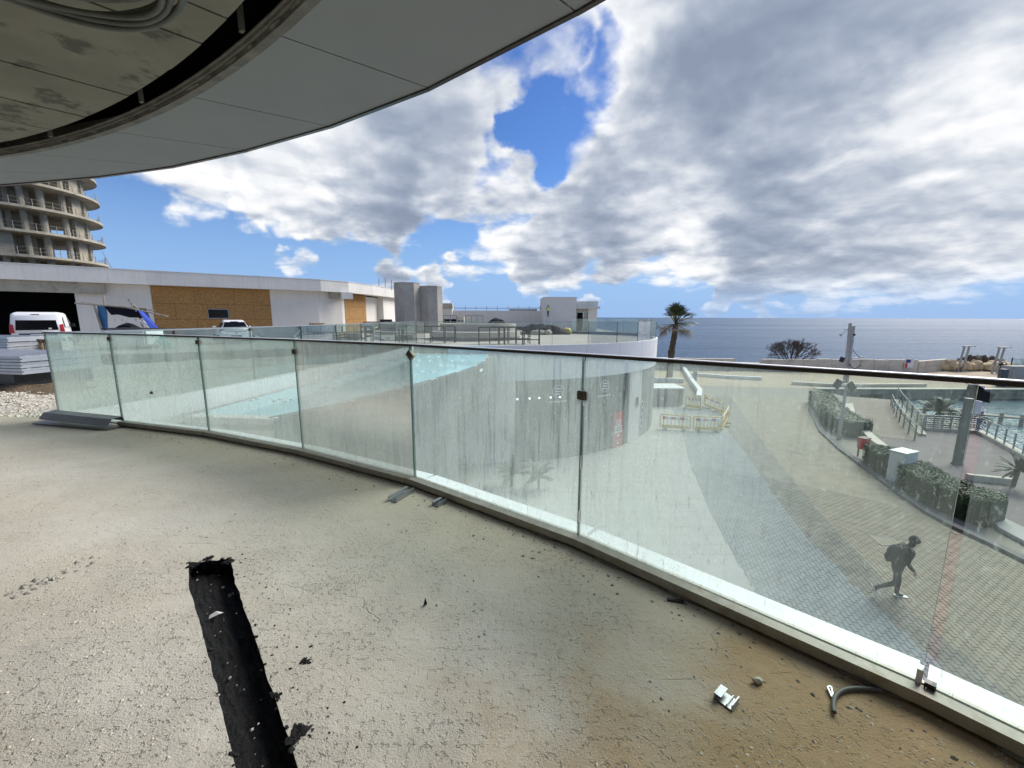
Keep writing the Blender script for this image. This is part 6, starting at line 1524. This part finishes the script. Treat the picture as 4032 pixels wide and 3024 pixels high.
railing('glass_railing', 'glass panelled railing down the water side of the ramp', plan([(3530, 1578), (3548, 1612), (3585, 1658), (3628, 1716)]), 1.25, 6, (1.27,), 'steel_grey', 'glass_plain', .14)
railing('bar_railing', 'steel railing of horizontal bars in front of the cycad', plan([(3640, 1692), (3740, 1698), (3842, 1704)]), 1.05, 6, (.3, .45, .6, .75, .9, 1.07), 'steel_grey', None, .18)
railing('curved_railing', 'steel railing with curved posts above the water beyond the lamp column', plan([(3850, 1706), (3940, 1752), (4032, 1804), (4200, 1905)]), 1.1, 9, (.4, .75, 1.12), 'steel_grey', None, .2)
# cycad behind the bars
def fronds(b, c, n, L, seed, droop=1.0, w=.12, elev=(.2, 1.2), m=0, segs=6, leafl=.32):
    r = random.Random(seed)
    for k in range(n):
        a = 2 * pi * k / n + r.uniform(-.2, .2); el = r.uniform(*elev); l = L * r.uniform(.75, 1.1); p = Vector(c); prev = p
        for s_ in range(segs):
            e = el - droop * (s_ / segs) ** 1.3 * 1.4; d = Vector((cos(a) * cos(e), sin(a) * cos(e), sin(e))) * (l / segs); q = p + d
            side = Vector((-sin(a), cos(a), 0)); 
            b.bar(p, q, .02 + .02 * (1 - s_ / segs), mi=m)
            for t in (0, .33, .66):
                for sg in (-1, 1):
                    o_ = p + d * t; ll = leafl * (1 - .75 * abs((s_ + t) / segs - .35)); tip = o_ + side * sg * ll + d.normalized() * ll * .5 - Vector((0, 0, ll * .25 * droop)); wv = d.normalized() * w * .35
                    b.add([o_ - wv, o_ + wv, tip], [(0, 1, 2)], m)
            p = q
p = P2(3690, 1668, PZ); cyc = thing('cycad', 'dark green cycad with spreading fronds beyond the bar railing', 'plant', (p[0], p[1], PZ))
b = MB(); b.lathe((p[0], p[1], PZ), [(.22, 0), (.25, .4), (.18, .8)], 10); b.build('trunk', 'bark', cyc)
b = MB(); fronds(b, (p[0], p[1], PZ + .9), 46, 1.45, 4, .55, elev=(.05, 1.2), w=.2); b.build('fronds', 'leaf_dark', cyc)
b = MB(); bp_ = p
bush = thing('shrub', 'low dark shrub mass under the cycad', 'shrub', (p[0] + .3, p[1] - .6, PZ)); b = MB(); leafcloud(b, [(p[0] - 1.9, p[1] - .9), (p[0] + 2.2, p[1] - 1.1)], 1.2, .8, 3500, .10, 9); b.build('foliage', 'leaf_dark', bush)
p = P2(3985, 1925, PZ); yc = thing('yucca', 'spiky dark yucca behind the last pane of glass', 'plant', (p[0], p[1], PZ))
b = MB(); b.tube([(p[0], p[1], PZ), (p[0] + .1, p[1], PZ + .9)], .08, 8); b.build('trunk', 'bark', yc)
b = MB(); fronds(b, (p[0] + .1, p[1], PZ + .9), 40, .8, 6, .3, elev=(-.3, 1.4), leafl=.10); b.build('fronds', 'leaf_dark', yc)
# pale edging and low wall by the yucca
b = MB(); q = plan([(3810, 1866), (3985, 1884)], PZ + .3); b.sweep(q, [(-.12, PZ), (-.12, PZ + .3), (.14, PZ + .3), (.14, PZ)]); b.build('low_wall', 'limestone', label='short pale low wall in front of the yucca', cat='wall')
b = MB(); q = plan([(3890, 2024), (3915, 2020), (4000, 2060), (4140, 2120), (4160, 2190), (4040, 2135), (3930, 2075)], PZ + .14); b.prism(q, PZ, PZ + .14); b.build('stone_edging', 'pale_stone', label='pale stone edging of the planting bed beyond the hedge end', cat='edging', bevel=.02)
# manhole covers
for k, (q, lb_) in enumerate(([(3095, 1772), (3140, 1778), (3158, 1788), (3108, 1782)], 'thin outlined manhole cover far down the beige plaza'), ([(3418, 2104), (3508, 2116), (3540, 2146), (3470, 2146)], 'outlined manhole cover beside the walking person')) if False else enumerate((([(3095, 1772), (3140, 1778), (3158, 1788), (3108, 1782)], 'thin outlined manhole cover far down the beige plaza'), ([(3418, 2104), (3508, 2116), (3540, 2146), (3470, 2146)], 'outlined manhole cover beside the walking person'))):
    pts = plan(q, PZ + .006); o = thing('manhole_cover', lb_, 'manhole', (pts[0][0], pts[0][1], PZ))
    b = MB(); 
    for a_, c_ in zip(pts, pts[1:] + pts[:1]): b.bar((*a_, PZ + .004), (*c_, PZ + .004), .035, .016)
    b.build('frame', 'steel_black', o); b = MB(); b.prism(pts, PZ - .02, PZ + .0045); b.build('lid', 'paver_beige', o)

# yellow crowd barriers
def barrier(px0, px1, label):
    a_, c_ = Vector(P2(*px0, PZ)), Vector(P2(*px1, PZ)); d = c_ - a_; L = d.length
    o = thing('safety_barrier', label, 'barrier', (*((a_ + c_) / 2), PZ), atan2(d.y, d.x), 'yellow plastic barriers')
    b = MB()
    pts = []
    for cx_, cz_, s_ in ((L / 2 - .12, .92, 0), (-L / 2 + .12, .92, pi / 2), (-L / 2 + .12, .24, pi), (L / 2 - .12, .24, 1.5 * pi)):
        for k in range(4): t = s_ + pi / 2 * k / 3; pts.append((cx_ + .12 * cos(t), 0, cz_ + .12 * sin(t)))
    b.tube(pts + [pts[0]], .045, 7)
    b.build('frame', 'yellow_plastic', o, local=True, smooth=True)
    for k in range(7):
        b = MB(); b.box((-L / 2 + .22 + k * (L - .44) / 6, 0, .46), (.05, .03, .5)); b.build('upright', 'yellow_plastic', o, local=True)
    b = MB(); b.box((0, 0, .24), (L - .2, .05, .2)); b.build('kick_board', 'yellow_plastic', o, local=True)
    for k in range(6):
        b = MB(); w = (L - .3) / 6; b.box((-L / 2 + .15 + w * (k + .5), 0, .82), (w - .004, .045, .2)); b.build('warning_board', ['red_plastic', 'decal_white'][k % 2], o, local=True)
    for x in (-.6, .6):
        b = MB(); b.box((x, 0, .05), (.09, .7, .07)); b.build('foot', 'plastic_black', o, local=True)
barrier((2598, 1688), (2716, 1696), 'yellow plastic barrier with red and white board, nearest the dark wall')
barrier((2728, 1697), (2838, 1700), 'yellow plastic barrier with red and white board, second from the dark wall')
barrier((2842, 1697), (2866, 1652), 'yellow plastic barrier set end-on at the corner of the group')
barrier((2772, 1600), (2846, 1632), 'yellow plastic barrier closing the far side next to the corner one')
barrier((2700, 1606), (2756, 1612), 'yellow plastic barrier farthest from the balcony, by the grey hut')
# grey hut and white low walls beyond the round building
a_ = P2(2556, 1662, PZ); c_ = P2(2690, 1668, PZ); hut = thing('grey_hut', 'low grey hut with a shutter behind the yellow barriers', 'hut', (a_[0], a_[1], PZ))
hx = (a_[0] + c_[0]) / 2; Yh = max(a_[1], c_[1]) + 6
x0, x1 = X(2556, Yh, 1600), X(2688, Yh, 1600); zt = D(2600, 1532, Yh).z
b = MB(); b.box(((x0 + x1) / 2, Yh + 1.2, (PZ + zt) / 2), (x1 - x0, 2.4, zt - PZ)); b.build('wall', 'core_concrete', hut)
for k in range(7):
    b = MB(); b.box(((x0 + x1) / 2 + .1, Yh - .03, PZ + .15 + k * (zt - PZ - .7) / 7 + .1), ((x1 - x0) * .72, .03, (zt - PZ - .7) / 7 - .02)); b.build('shutter_slat', 'steel_grey', hut)
b = MB(); b.box(((x0 + x1) / 2, Yh + 1.2, zt + .05), (x1 - x0 + .2, 2.6, .1)); b.build('roof', 'plain_white', hut)
def lowwall(pxs, w, h, label, m='plain_white', z=PZ):
    b = MB(); b.sweep(plan(pxs, z + h), [(-w / 2, z), (-w / 2, z + h), (w / 2, z + h), (w / 2, z)]); b.build('low_wall', m, label=label, cat='wall')
lowwall([(2690, 1440), (2730, 1500), (2756, 1532), (2752, 1556)], .45, .5, 'white low wall bending down from the palm to the barriers')
lowwall([(2566, 1488), (2640, 1488), (2692, 1491)], .5, .5, 'white low wall beside the round building, below the palm')
lowwall([(2700, 1465), (2860, 1478), (3000, 1484)], .5, .4, 'long pale kerb wall crossing the plaza beyond the barriers')
lowwall([(3120, 1502), (3300, 1512), (3640, 1510)], .6, .35, 'pale quay edge wall along the far side of the inlet', 'limestone')
o = thing('road_bollard', 'dark square bollard beside the white bending low wall', 'bollard', (*P2(2735, 1483, PZ), PZ)); p = P2(2735, 1500, PZ)
b = MB(); b.box((p[0], p[1], PZ + .55), (.35, .35, 1.1)); b.build('shaft', 'pole_metal', o); b = MB(); b.box((p[0], p[1], PZ + 1.14), (.42, .42, .07)); b.build('cap', 'steel_black', o)

# ------------------------------------------------------------------ far shore: quay wall, sea wall, promenade
b = MB()
qw = thing('quay_wall', 'dark stone quay wall with a low arch across the inlet', 'wall', (48, 44.3, SEA))
xq = 33.7
r = random.Random(4)
for row in range(2):
    x = 33.7
    while x < 75:
        w = r.uniform(.9, 1.6); 
        if not (row == 0 and abs(x + w / 2 - X(3452, 44.3)) < 1.4):
            b = MB(); b.box((x + w / 2, 44.28 + r.uniform(-.03, .03), SEA + .30 + row * .50), (w - .03, .4, .47)); b.build('stone', 'stone_wall', qw)
        x += w
b = MB(); xa = X(3452, 44.3); n = 12
b.prism([(xa - 1.2, 44.2), (xa + 1.2, 44.2), (xa + 1.2, 44.5), (xa - 1.2, 44.5)], SEA + .02, SEA + .45); b.build('arch_opening', 'void_dark', qw)
b = MB(); b.box((54, 44.25, PZ + .06), (41, .7, .12)); b.build('quay_coping', 'limestone', qw)
# low walkway on piles across the inlet
pr_ = thing('jetty', 'low dark walkway on piles across the inlet', 'jetty', (45, 33, SEA)); p0 = P(3572, 1606, SEA + .6); p1 = P(4200, 1662, SEA + .6)
b = MB(); b.bar(p0, p1, .7, .12); b.build('deck', 'wood_grey', pr_)
for k in range(9): q = p0.lerp(p1, k / 8); b = MB(); b.tube([(q.x, q.y, SEA - .5), (q.x, q.y, SEA + .9)], .13, 8); b.build('pile', 'wood_grey', pr_)
# concrete sea wall of separate blocks
sw = thing('sea_wall', 'sea wall of pale concrete blocks along the shore behind palm and bush', 'wall', (40, 60, PZ))
swp = resample([(12, 62.5), (26, 61), (58, 58)], 24)
for k, (a_, c_) in enumerate(zip(swp, swp[1:])):
    r = random.Random(k); d = (Vector(c_) - Vector(a_)); m_ = (Vector(a_) + Vector(c_)) / 2
    zt = -4.45 + r.uniform(-.05, .05) + (.12 if k > 16 else 0)
    if 11 <= k <= 12: zt -= .55
    b = MB(); b.box((m_.x, m_.y, (zt + PZ) / 2), (d.length - .05, .6, zt - PZ), atan2(d.y, d.x)); b.build('block', ['precast', 'limestone'][1 if 11 <= k <= 12 else 0], sw)
e_ = swp[-1]; q = P2(3700, 1450, PZ)
for k in range(5):
    for row in range(2):
        t0_, t1_ = k / 5, (k + 1) / 5; q0, q1 = lerp(e_, (66, 61.5), t0_), lerp(e_, (66, 61.5), t1_); m_ = lerp(q0, q1, .5); b = MB()
        b.box((m_[0], m_[1], PZ + .42 + row * .86), (hypot(q1[0] - q0[0], q1[1] - q0[1]) - .04, .6 + .02 * (k % 2), .83), atan2(q1[1] - q0[1], q1[0] - q0[0])); b.build('masonry_block', 'limestone', sw)
# notice board with blue corner and red stripe fixed to the wall
Yb = 57.6; o = thing('notice_board', 'white notice board with blue corner and red stripe on the sea wall', 'sign', (X(3588, Yb), Yb, -5))
def bd(u0, v0, u1, v1, m, nm, dy=0): b = MB(); p_, q_ = D(u0, v0, Yb), D(u1, v1, Yb); b.box(((p_.x + q_.x) / 2, Yb - dy, (p_.z + q_.z) / 2), (abs(q_.x - p_.x), .04, abs(p_.z - q_.z))); b.build(nm, m, o)
bd(3566, 1412, 3594, 1448, 'plain_white', 'board'); bd(3569, 1416, 3584, 1428, 'poster_blue', 'blue_print', .03); bd(3565, 1429, 3570, 1448, 'poster_red', 'red_print', .03)
# rock revetment
rr = thing('rock_row', None, None, (70, 60, PZ), kind='structure')
r = random.Random(12)
for k in range(26):
    t = k / 25; x = 60 + 16 * t; o_ = MB(); o_.blob((x, 61.2 + r.uniform(-.5, .5), PZ + .5 + .2 * r.random()), (r.uniform(.6, 1.1), .8, r.uniform(.6, .95)), seed=k, amp=.55, sub=2, rz=r.uniform(0, 3))
    o_.build('boulder', 'rubble', label=None, kind=None, parent=rr)
heap('scrub', 'dark dry scrub behind the row of yellow boulders', 'scrub', (74, 64, PZ), 10, 2.5, 1.75, 'twig', 9, n=40)
# two walkers by the rocks, hi-vis worker, person with backpack: one skinned body each
def skin_body(name, label, loc, joints, edges, mats, pick, scale=1.0, sub=2, rz=0.0, root=0):
    me = bpy.data.meshes.new('tmp'); me.from_pydata([j[0] for j in joints], edges, []); o = bpy.data.objects.new('tmp', me); C.objects.link(o)
    sk = o.modifiers.new('skin', 'SKIN'); sk.use_smooth_shade = True; sb = o.modifiers.new('sub', 'SUBSURF'); sb.levels = sub; sb.render_levels = sub
    for v, j in zip(me.skin_vertices[0].data, joints): v.radius = (j[1], j[2] if len(j) > 2 else j[1])
    me.skin_vertices[0].data[root].use_root = True
    dg = bpy.context.evaluated_depsgraph_get(); dg.update()
    m2 = bpy.data.meshes.new_from_object(o.evaluated_get(dg)); bpy.data.objects.remove(o)
    m2.name = name; m2.materials.clear()
    for m_ in mats: m2.materials.append(MATS[m_])
    for p_ in m2.polygons: p_.material_index = pick(p_.center); p_.use_smooth = True
    q = bpy.data.objects.new(name, m2); C.objects.link(q); q.location = loc; q.scale = (scale,) * 3; q.rotation_euler = (0, 0, rz); tag(q, label, 'person'); OFF[q] = tuple(loc)
    return q
# walking man, local x = walking direction, leaning forward
J = [((0, 0, .95), .135, .11), ((.05, 0, 1.14), .135, .115), ((.13, 0, 1.36), .155, .12), ((.17, 0, 1.47), .09, .09), ((.21, 0, 1.54), .062), ((.26, 0, 1.635), .095, .085), ((.275, 0, 1.72), .085, .08),
     ((.13, .19, 1.41), .075), ((.04, .25, 1.17), .058), ((.16, .26, .97), .048), ((.20, .25, .93), .035),            # left arm 7-10
     ((.13, -.19, 1.41), .075), ((.06, -.25, 1.16), .058), ((.20, -.25, .98), .048), ((.24, -.24, .94), .035),        # right arm
     ((.0, .095, .88), .098), ((.13, .10, .50), .070), ((.13, .10, .11), .050), ((.145, .10, .055), .05, .045), ((.30, .11, .035), .042, .030),   # front leg, standing 15-19
     ((-.02, -.095, .88), .098), ((-.02, -.10, .49), .070), ((-.37, -.10, .30), .050), ((-.43, -.10, .27), .05, .045), ((-.46, -.10, .14), .042, .030)]   # rear leg lifted 20-24
E_ = [(0, 1), (1, 2), (2, 3), (3, 4), (4, 5), (5, 6), (2, 7), (7, 8), (8, 9), (9, 10), (2, 11), (11, 12), (12, 13), (13, 14), (0, 15), (15, 16), (16, 17), (17, 18), (18, 19), (0, 20), (20, 21), (21, 22), (22, 23), (23, 24)]
def pick(c):
    if c.z > 1.53: return 3 if (c.x > .30 and c.z < 1.69) else 2
    if c.z < .12 and c.x > 0: return 4
    if c.x < -.40 and c.z < .32: return 4
    if c.z < .92 and abs(c.y) < .2: return 1
    if c.z < .97 and abs(c.y) > .21: return 3
    return 0
pp = P2(3512, 2352, PZ)
man = skin_body('person', 'person in dark clothes with a backpack striding across the plaza, head bowed', (pp[0], pp[1], PZ + .005), J, E_, ['cloth_black', 'cloth_navy', 'cloth_black', 'skin', 'plastic_black'], pick, 1.05, 2, -.30)
def child_mesh(b, name, m, parent, smooth=True): return b.build(name, m, parent, smooth=smooth, local=True)
b = MB(); b.blob((.265, 0, 1.70), (.125, .105, .115), seed=2, amp=.25, sub=2); child_mesh(b, 'hair', 'cloth_black', man)
b = MB(); b.blob((.375, 0, 1.635), (.022, .016, .022), amp=0, sub=1); child_mesh(b, 'nose', 'skin', man)
for s_ in (-1, 1):
    b = MB(); b.blob((.26, s_ * .095, 1.635), (.022, .012, .034), amp=0, sub=1); child_mesh(b, 'ear', 'skin', man)
for (x, y, z, a_) in ((.245, .105, .012, 0), (-.47, -.10, .205, 1.15)):
    b = MB(); b.box((x, y, z), (.30, .10, .022), rot=Matrix.Rotation(a_, 3, 'Y')); b.build('shoe_sole', 'decal_white', man, local=True, bevel=.008)
hand_parts = []
for (hx_, hy_, hz2) in ((.21, .25, .91), (.25, -.24, .92)):
    b = MB(); b.blob((hx_, hy_, hz2), (.035, .022, .045), amp=.1, sub=2)
    for k in range(4): b.tube([(hx_ - .022 + .015 * k, hy_, hz2 - .03), (hx_ - .016 + .016 * k, hy_, hz2 - .07), (hx_ - .002 + .014 * k, hy_, hz2 - .10 + .006 * abs(k - 1.4))], [.009, .008, .006], 6)
    b.tube([(hx_ + .03, hy_, hz2 + .0), (hx_ + .05, hy_, hz2 - .03), (hx_ + .05, hy_, hz2 - .055)], [.010, .009, .007], 6)
    b.build('hand', 'skin', man, smooth=True, local=True)
bk = thing('backpack', 'dark rounded backpack on the striding person', 'backpack', (pp[0], pp[1], PZ + .005), -.30); bk.scale = (1.05,) * 3
b = MB(); b.blob((-.10, 0, 1.25), (.155, .165, .26), seed=3, amp=.18, sub=3); b.build('bag_body', 'cloth_navy', bk, smooth=True, local=True)
b = MB(); b.blob((-.23, 0, 1.14), (.06, .12, .13), seed=4, amp=.15, sub=2); b.build('bag_pocket', 'cloth_black', bk, smooth=True, local=True)
for s_ in (-1, 1):
    b = MB(); b.tube([(-.03, s_ * .10, 1.46), (.10, s_ * .11, 1.545), (.24, s_ * .11, 1.45), (.22, s_ * .12, 1.28), (.04, s_ * .15, 1.10)], .018, 6); b.build('strap', 'cloth_grey', bk, smooth=True, local=True)
# standing figures: worker facing the wall, two walkers
JS = [((0, 0, .95), .14, .11), ((0, 0, 1.15), .14, .11), ((0, 0, 1.36), .16, .12), ((0, 0, 1.48), .085), ((0, 0, 1.55), .06), ((.02, 0, 1.65), .09, .095), ((.02, 0, 1.72), .08),
      ((0, .2, 1.41), .07), ((.05, .26, 1.18), .055), ((.22, .22, 1.24), .045), ((.30, .18, 1.32), .035), ((0, -.2, 1.41), .07), ((.06, -.26, 1.18), .055), ((.22, -.2, 1.18), .045), ((.28, -.15, 1.22), .035),
      ((0, .10, .88), .095), ((.02, .12, .48), .068), ((0, .13, .10), .048), ((.02, .13, .05), .05, .04), ((.16, .14, .035), .04, .03), ((0, -.10, .88), .095), ((.05, -.12, .48), .068), ((.03, -.13, .10), .048), ((.05, -.13, .05), .05, .04), ((.19, -.14, .035), .04, .03)]
def pick_w(c):
    if c.z > 1.54: return 2
    if 1.0 < c.z < 1.40 and abs(c.y) < .2 and c.x < .2: return 0
    if c.z < .12: return 4
    if c.z < .95 and abs(c.y) < .22: return 1
    if c.x > .26 and c.z > 1.1: return 3
    return 5
Yw = 44.6; zw = D(2157, 1249, Yw).z; xw = X(2157, Yw)
wk = skin_body('person', 'worker in a yellow hi-vis vest standing at the cream house wall', (xw, Yw, zw), JS, E_, ['hivis', 'cloth_jeans', 'cloth_black', 'skin', 'plastic_black', 'cloth_grey'], pick_w, (D(2157, 1201, Yw).z - zw) / 1.8, 2, 2.2)
b = MB(); b.blob((.02, 0, 1.75), (.12, .10, .07), amp=.1, sub=2); b.build('cap', 'cloth_black', wk, local=True, smooth=True)
st_ = thing('step_platform', 'small pale work platform under the hi-vis worker', 'platform', (xw, Yw, 0))
for x in (-.4, .4):
    for y in (-.2, .2): b = MB(); b.box((xw + x, Yw + y, (zw - .05) / 2), (.05, .05, zw - .05)); b.build('leg', 'plain_white', st_)
b = MB(); b.box((xw, Yw, zw - .025), (.95, .55, .045)); b.build('deck', 'plain_white', st_)
for k, (u_, lb_, mt) in enumerate(((3944, 'far person in black bending by the end of the boulders', 'cloth_black'), (3961, 'far person in dark grey walking beside the one in black', 'cloth_grey'))):
    Yp = 57 - k; p = D(u_, 1440, Yp); zf = P(u_, 1440, PZ)
    skin_body('person', lb_, (p.x, Yp, PZ), JS, E_, [mt, 'cloth_navy', 'cloth_black', 'skin', 'plastic_black', mt], pick_w, 1.0, 1, .5 + 2 * k)
# kiosk terrace at the frame edge: pale planters, dark bin, bench
Yk = 46
def kb(u0, v0, u1, v1, Y, dep, m, nm, label, cat):
    p_, q_ = D(u0, v0, Y), D(u1, v1, Y); b = MB(); b.box(((p_.x + q_.x) / 2, Y + dep / 2, (p_.z + PZ) / 2), (q_.x - p_.x, dep, p_.z - PZ)); return b.build(nm, m, label=label, cat=cat, bevel=.03)
kb(3990, 1443, 4140, 1500, 46.5, 1.2, 'pale_stone', 'planter_wall', 'pale plastered planter wall at the near end of the promenade', 'planter')
kb(3952, 1454, 3972, 1478, 46.2, .5, 'pole_metal', 'waste_box', 'blue-grey waste box against the pale planter wall', 'bin')
o = thing('glass_screen', 'green glass screens on top of the pale planter wall', 'screen', (X(4005, 49), 49, -5))
for k in range(3):
    p_ = D(3980 + k * 60, 1443, 49); pane((p_.x, 49), (p_.x + 1.8, 49.2), p_.z, p_.z + .95, .03, 'glass_far', o, 0, .05)
    b = MB(); b.box((p_.x, 49, p_.z + .55), (.08, .08, 1.1)); b.build('post', 'steel_black', o)
o = thing('stone_bench', 'dark bench with a pale slab seat on the sandy promenade', 'bench', (X(3868, 45.6), 45.6, PZ))
xb0, xb1 = X(3848, 45.6), X(3888, 45.6); zs_ = PZ + .45
b = MB(); b.box(((xb0 + xb1) / 2, 45.6, zs_), (xb1 - xb0, .5, .09)); b.build('seat', 'limestone', o)
b = MB(); b.box(((xb0 + xb1) / 2 + .1, 45.6, PZ + .2), ((xb1 - xb0) * .7, .36, .4)); b.build('support', 'stone_wall', o)
# shower mast
p = D(3800, 1418, 59.5); o = thing('beach_shower', 'pale twin-post beach shower mast behind the boulders', 'mast', (p.x, 59.5, PZ))
for dx in (-.35, .35):
    b = MB(); b.bar((p.x + dx - .15, 59.8, PZ), (p.x + dx + .25, 59.8, D(3800, 1364, 59.5).z), .2, .16); b.build('post', 'pole_pale', o)
b = MB(); z_ = D(3800, 1364, 59.5).z; b.box((p.x + .4, 59.7, z_), (1.7, .4, .12)); b.build('head', 'pole_pale', o)
b = MB(); b.box((p.x, 59.7, z_ - 2.2), (1.1, .3, .12)); b.build('crossbar', 'steel_grey', o)
o2 = copy_tree(o, (X(4015, 56), 57.5, PZ), 0, 'second pale twin-post mast at the far end of the promenade')
# bare dry bush
def drybush(c, w, h, seed):
    o = thing('bare_bush', 'round leafless brown bush growing over the sea wall', 'bush', c); r = random.Random(seed); b = MB()
    def grow(p, d, l, rad, dep):
        q = p + d * l; b.tube([p, (p + q) / 2 + Vector((r.gauss(0, .05), r.gauss(0, .05), r.gauss(0, .04))) * l, q], [rad, rad * .85, rad * .65], 4)
        if dep == 0: return
        for _ in range(3 if dep > 1 else 5):
            e = (d + Vector((r.gauss(0, .42), r.gauss(0, .42), r.gauss(0.05, .32)))).normalized(); grow(q, e, l * r.uniform(.55, .85), rad * .62, dep - 1)
    for k in range(24):
        a_ = 2 * pi * k / 24 + r.uniform(-.2, .2); el = r.uniform(.15, 1.45); d = Vector((cos(a_) * cos(el) * w / h / 1.5, sin(a_) * cos(el) * .8, sin(el))).normalized()
        grow(Vector(c) + Vector((d.x * .3, d.y * .2, 0)), d, h * .36, .07, 4)
    b.build('branches', 'twig', o)
p = D(3122, 1420, 62.5); drybush((p.x, 62.9, p.z - .35), 5.2, 3.7, 3)
# palm
def palm():
    Y = 50; x = X(2652, Y, 1330); o = thing('palm_tree', 'tall fan palm with a wind-swept crown beside the white terrace', 'palm', (x, Y, PZ))
    zc = D(2655, 1275, Y).z; pts = []; rs = []; r = random.Random(5)
    for k in range(26):
        t = k / 25; z = PZ + (zc - PZ) * t; pts.append((x - .25 + .35 * t + .06 * sin(t * 9), Y + .05 * sin(t * 7), z)); rs.append(.36 - .06 * t + (.05 if k % 2 else 0) + (.06 if k in (12, 13) else 0))
    b = MB(); b.tube(pts, rs, 12); b.build('trunk', 'bark', o)
    c = Vector(pts[-1]); b = MB(); bd_ = MB()
    wind = Vector((.35, -.1, .0))
    for k in range(44):
        a_ = r.uniform(0, 2 * pi); el = r.uniform(-.75, 1.5) if k > 8 else r.uniform(.6, 1.4); dry = el < -.2
        d = (Vector((cos(a_) * cos(el), sin(a_) * cos(el), sin(el)))).normalized(); L = r.uniform(1.1, 1.75); tgt = bd_ if dry else b
        if not dry: d = (d + wind * .5).normalized()
        hub = c + d * L; tgt.bar(c, hub, .05)
        side = d.cross(Vector((0, 0, 1))); side = side.normalized() if side.length > .1 else Vector((1, 0, 0)); upv = side.cross(d).normalized()
        nl = 13
        for j in range(nl):
            t = (j / (nl - 1) - .5) * 2.4; ld = (d * cos(t) + side * sin(t)).normalized(); ll = r.uniform(1.0, 1.5)
            mid = hub + ld * ll * .6 - upv * .0; tip = hub + ld * ll + Vector((wind.x * .25, 0, -.28 - (.25 if dry else 0))); wv = ld.cross(upv).normalized() * .045
            tgt.add([hub - wv * .4, hub + wv * .4, mid + wv, mid - wv], [(0, 1, 2, 3)]); tgt.add([mid - wv, mid + wv, tip], [(0, 1, 2)])
    b.build('crown', 'palm_leaf', o); bd_.build('dead_fronds', 'palm_dry', o)
palm()
# twin pole with lights and wires
Yp = 49; o = thing('utility_pole', 'twin grey pole with floodlights and camera standing in front of the sea wall', 'pole', (X(3345, Yp), Yp, PZ))
for u0, u1, v1, w in ((3327, 3348, 1272, .20), (3337, 3361, 1284, .24)):
    b = MB(); q0 = D(u0, 1480, Yp); q1 = D(u1, v1, Yp); q0 = q1 + (q0 - q1) * ((q1.z - PZ) / (q1.z - q0.z)); b.bar(q0, q1, w, .25); b.build('pole', 'pole_pale', o)
b = MB(); b.box(D(3315, 1416, Yp - .4), (.5, .2, .6), rot=Matrix.Rotation(.35, 3, 'Y')); b.build('floodlight', 'plastic_black', o, bevel=.02)
b = MB(); b.bar(D(3320, 1420, Yp - .3), D(3332, 1420, Yp), .08); b.build('bracket', 'steel_grey', o)
b = MB(); b.bar(D(3350, 1372, Yp), D(3385, 1408, Yp), .07); b.bar(D(3350, 1412, Yp), D(3402, 1407, Yp), .11); b.build('lamp_arm', 'steel_grey', o)
b = MB(); b.bar(D(3310, 1320, Yp), D(3340, 1296, Yp), .05); b.bar(D(3318, 1298, Yp), D(3338, 1297, Yp), .10, .06); b.bar(D(3305, 1316, Yp), D(3314, 1323, Yp), .12); b.build('aerial', 'pole_pale', o)
b = MB(); b.blob(D(3364, 1318, Yp - .2), (.13, .13, .15), amp=0, sub=2); b.build('camera_dome', 'plastic_black', o, smooth=True)
b = MB(); c_ = [D(3345, 1432, Yp - .3), D(3352, 1445, Yp - .3), D(3368, 1452, Yp - .3), D(3390, 1436, Yp - .2)]; b.tube([tuple(v) for v in c_], .05, 6); b.build('loose_cable', 'plastic_black', o)
# sail boat and a distant mooring buoy
o = thing('sailing_boat', 'tiny white sailing boat far out on the sea by the palm', 'boat', (X(2586, 520, 1270), 520, SEA)); x = X(2586, 520, 1270)
b = MB(); b.prism([(x - 1.8, 519), (x + 1.5, 519), (x + 2.4, 520), (x + 1.5, 521), (x - 1.8, 521)], SEA - .2, SEA + .7); b.build('hull', 'paint_white', o)
b = MB(); b.add([(x + .1, 520, SEA + .9), (x + 1.6, 520.1, SEA + .9), (x + .1, 520, SEA + 5.4), (x - 1.6, 519.9, SEA + .9), (x - .05, 520, SEA + 4.6)], [(0, 1, 2), (0, 3, 4)]); b.build('sail', 'plain_white', o)
b = MB(); b.tube([(x, 520, SEA), (x, 520, SEA + 5.6)], .07, 5); b.build('mast', 'pole_pale', o)
b = MB(); x = X(3134, 420, 1262); b.blob((x, 700, SEA + .6), (1.2, 1.2, 1.0), amp=.1, sub=2); b.build('buoy', 'paint_white', label='tiny white buoy near the horizon beyond the bare bush', cat='buoy')
# two plants at the foot of the round building
for k, (u_, v_) in enumerate(((2015, 1915), (2120, 1925))):
    p = P2(u_, v_, PZ); o = thing('planting', ['dark leafy plant at the foot of the white wall, nearer the passage', 'dark leafy plant at the foot of the shop front corner'][k], 'plant', (p[0], p[1], PZ))
    b = MB(); b.tube([(p[0], p[1], PZ), (p[0], p[1], PZ + .7)], .06, 6); b.build('stem', 'bark', o)
    b = MB(); fronds(b, (p[0], p[1], PZ + .6), 20, .85, 11 + k, .6, elev=(.0, 1.3), leafl=.25); b.build('leaves', 'leaf_dark', o)
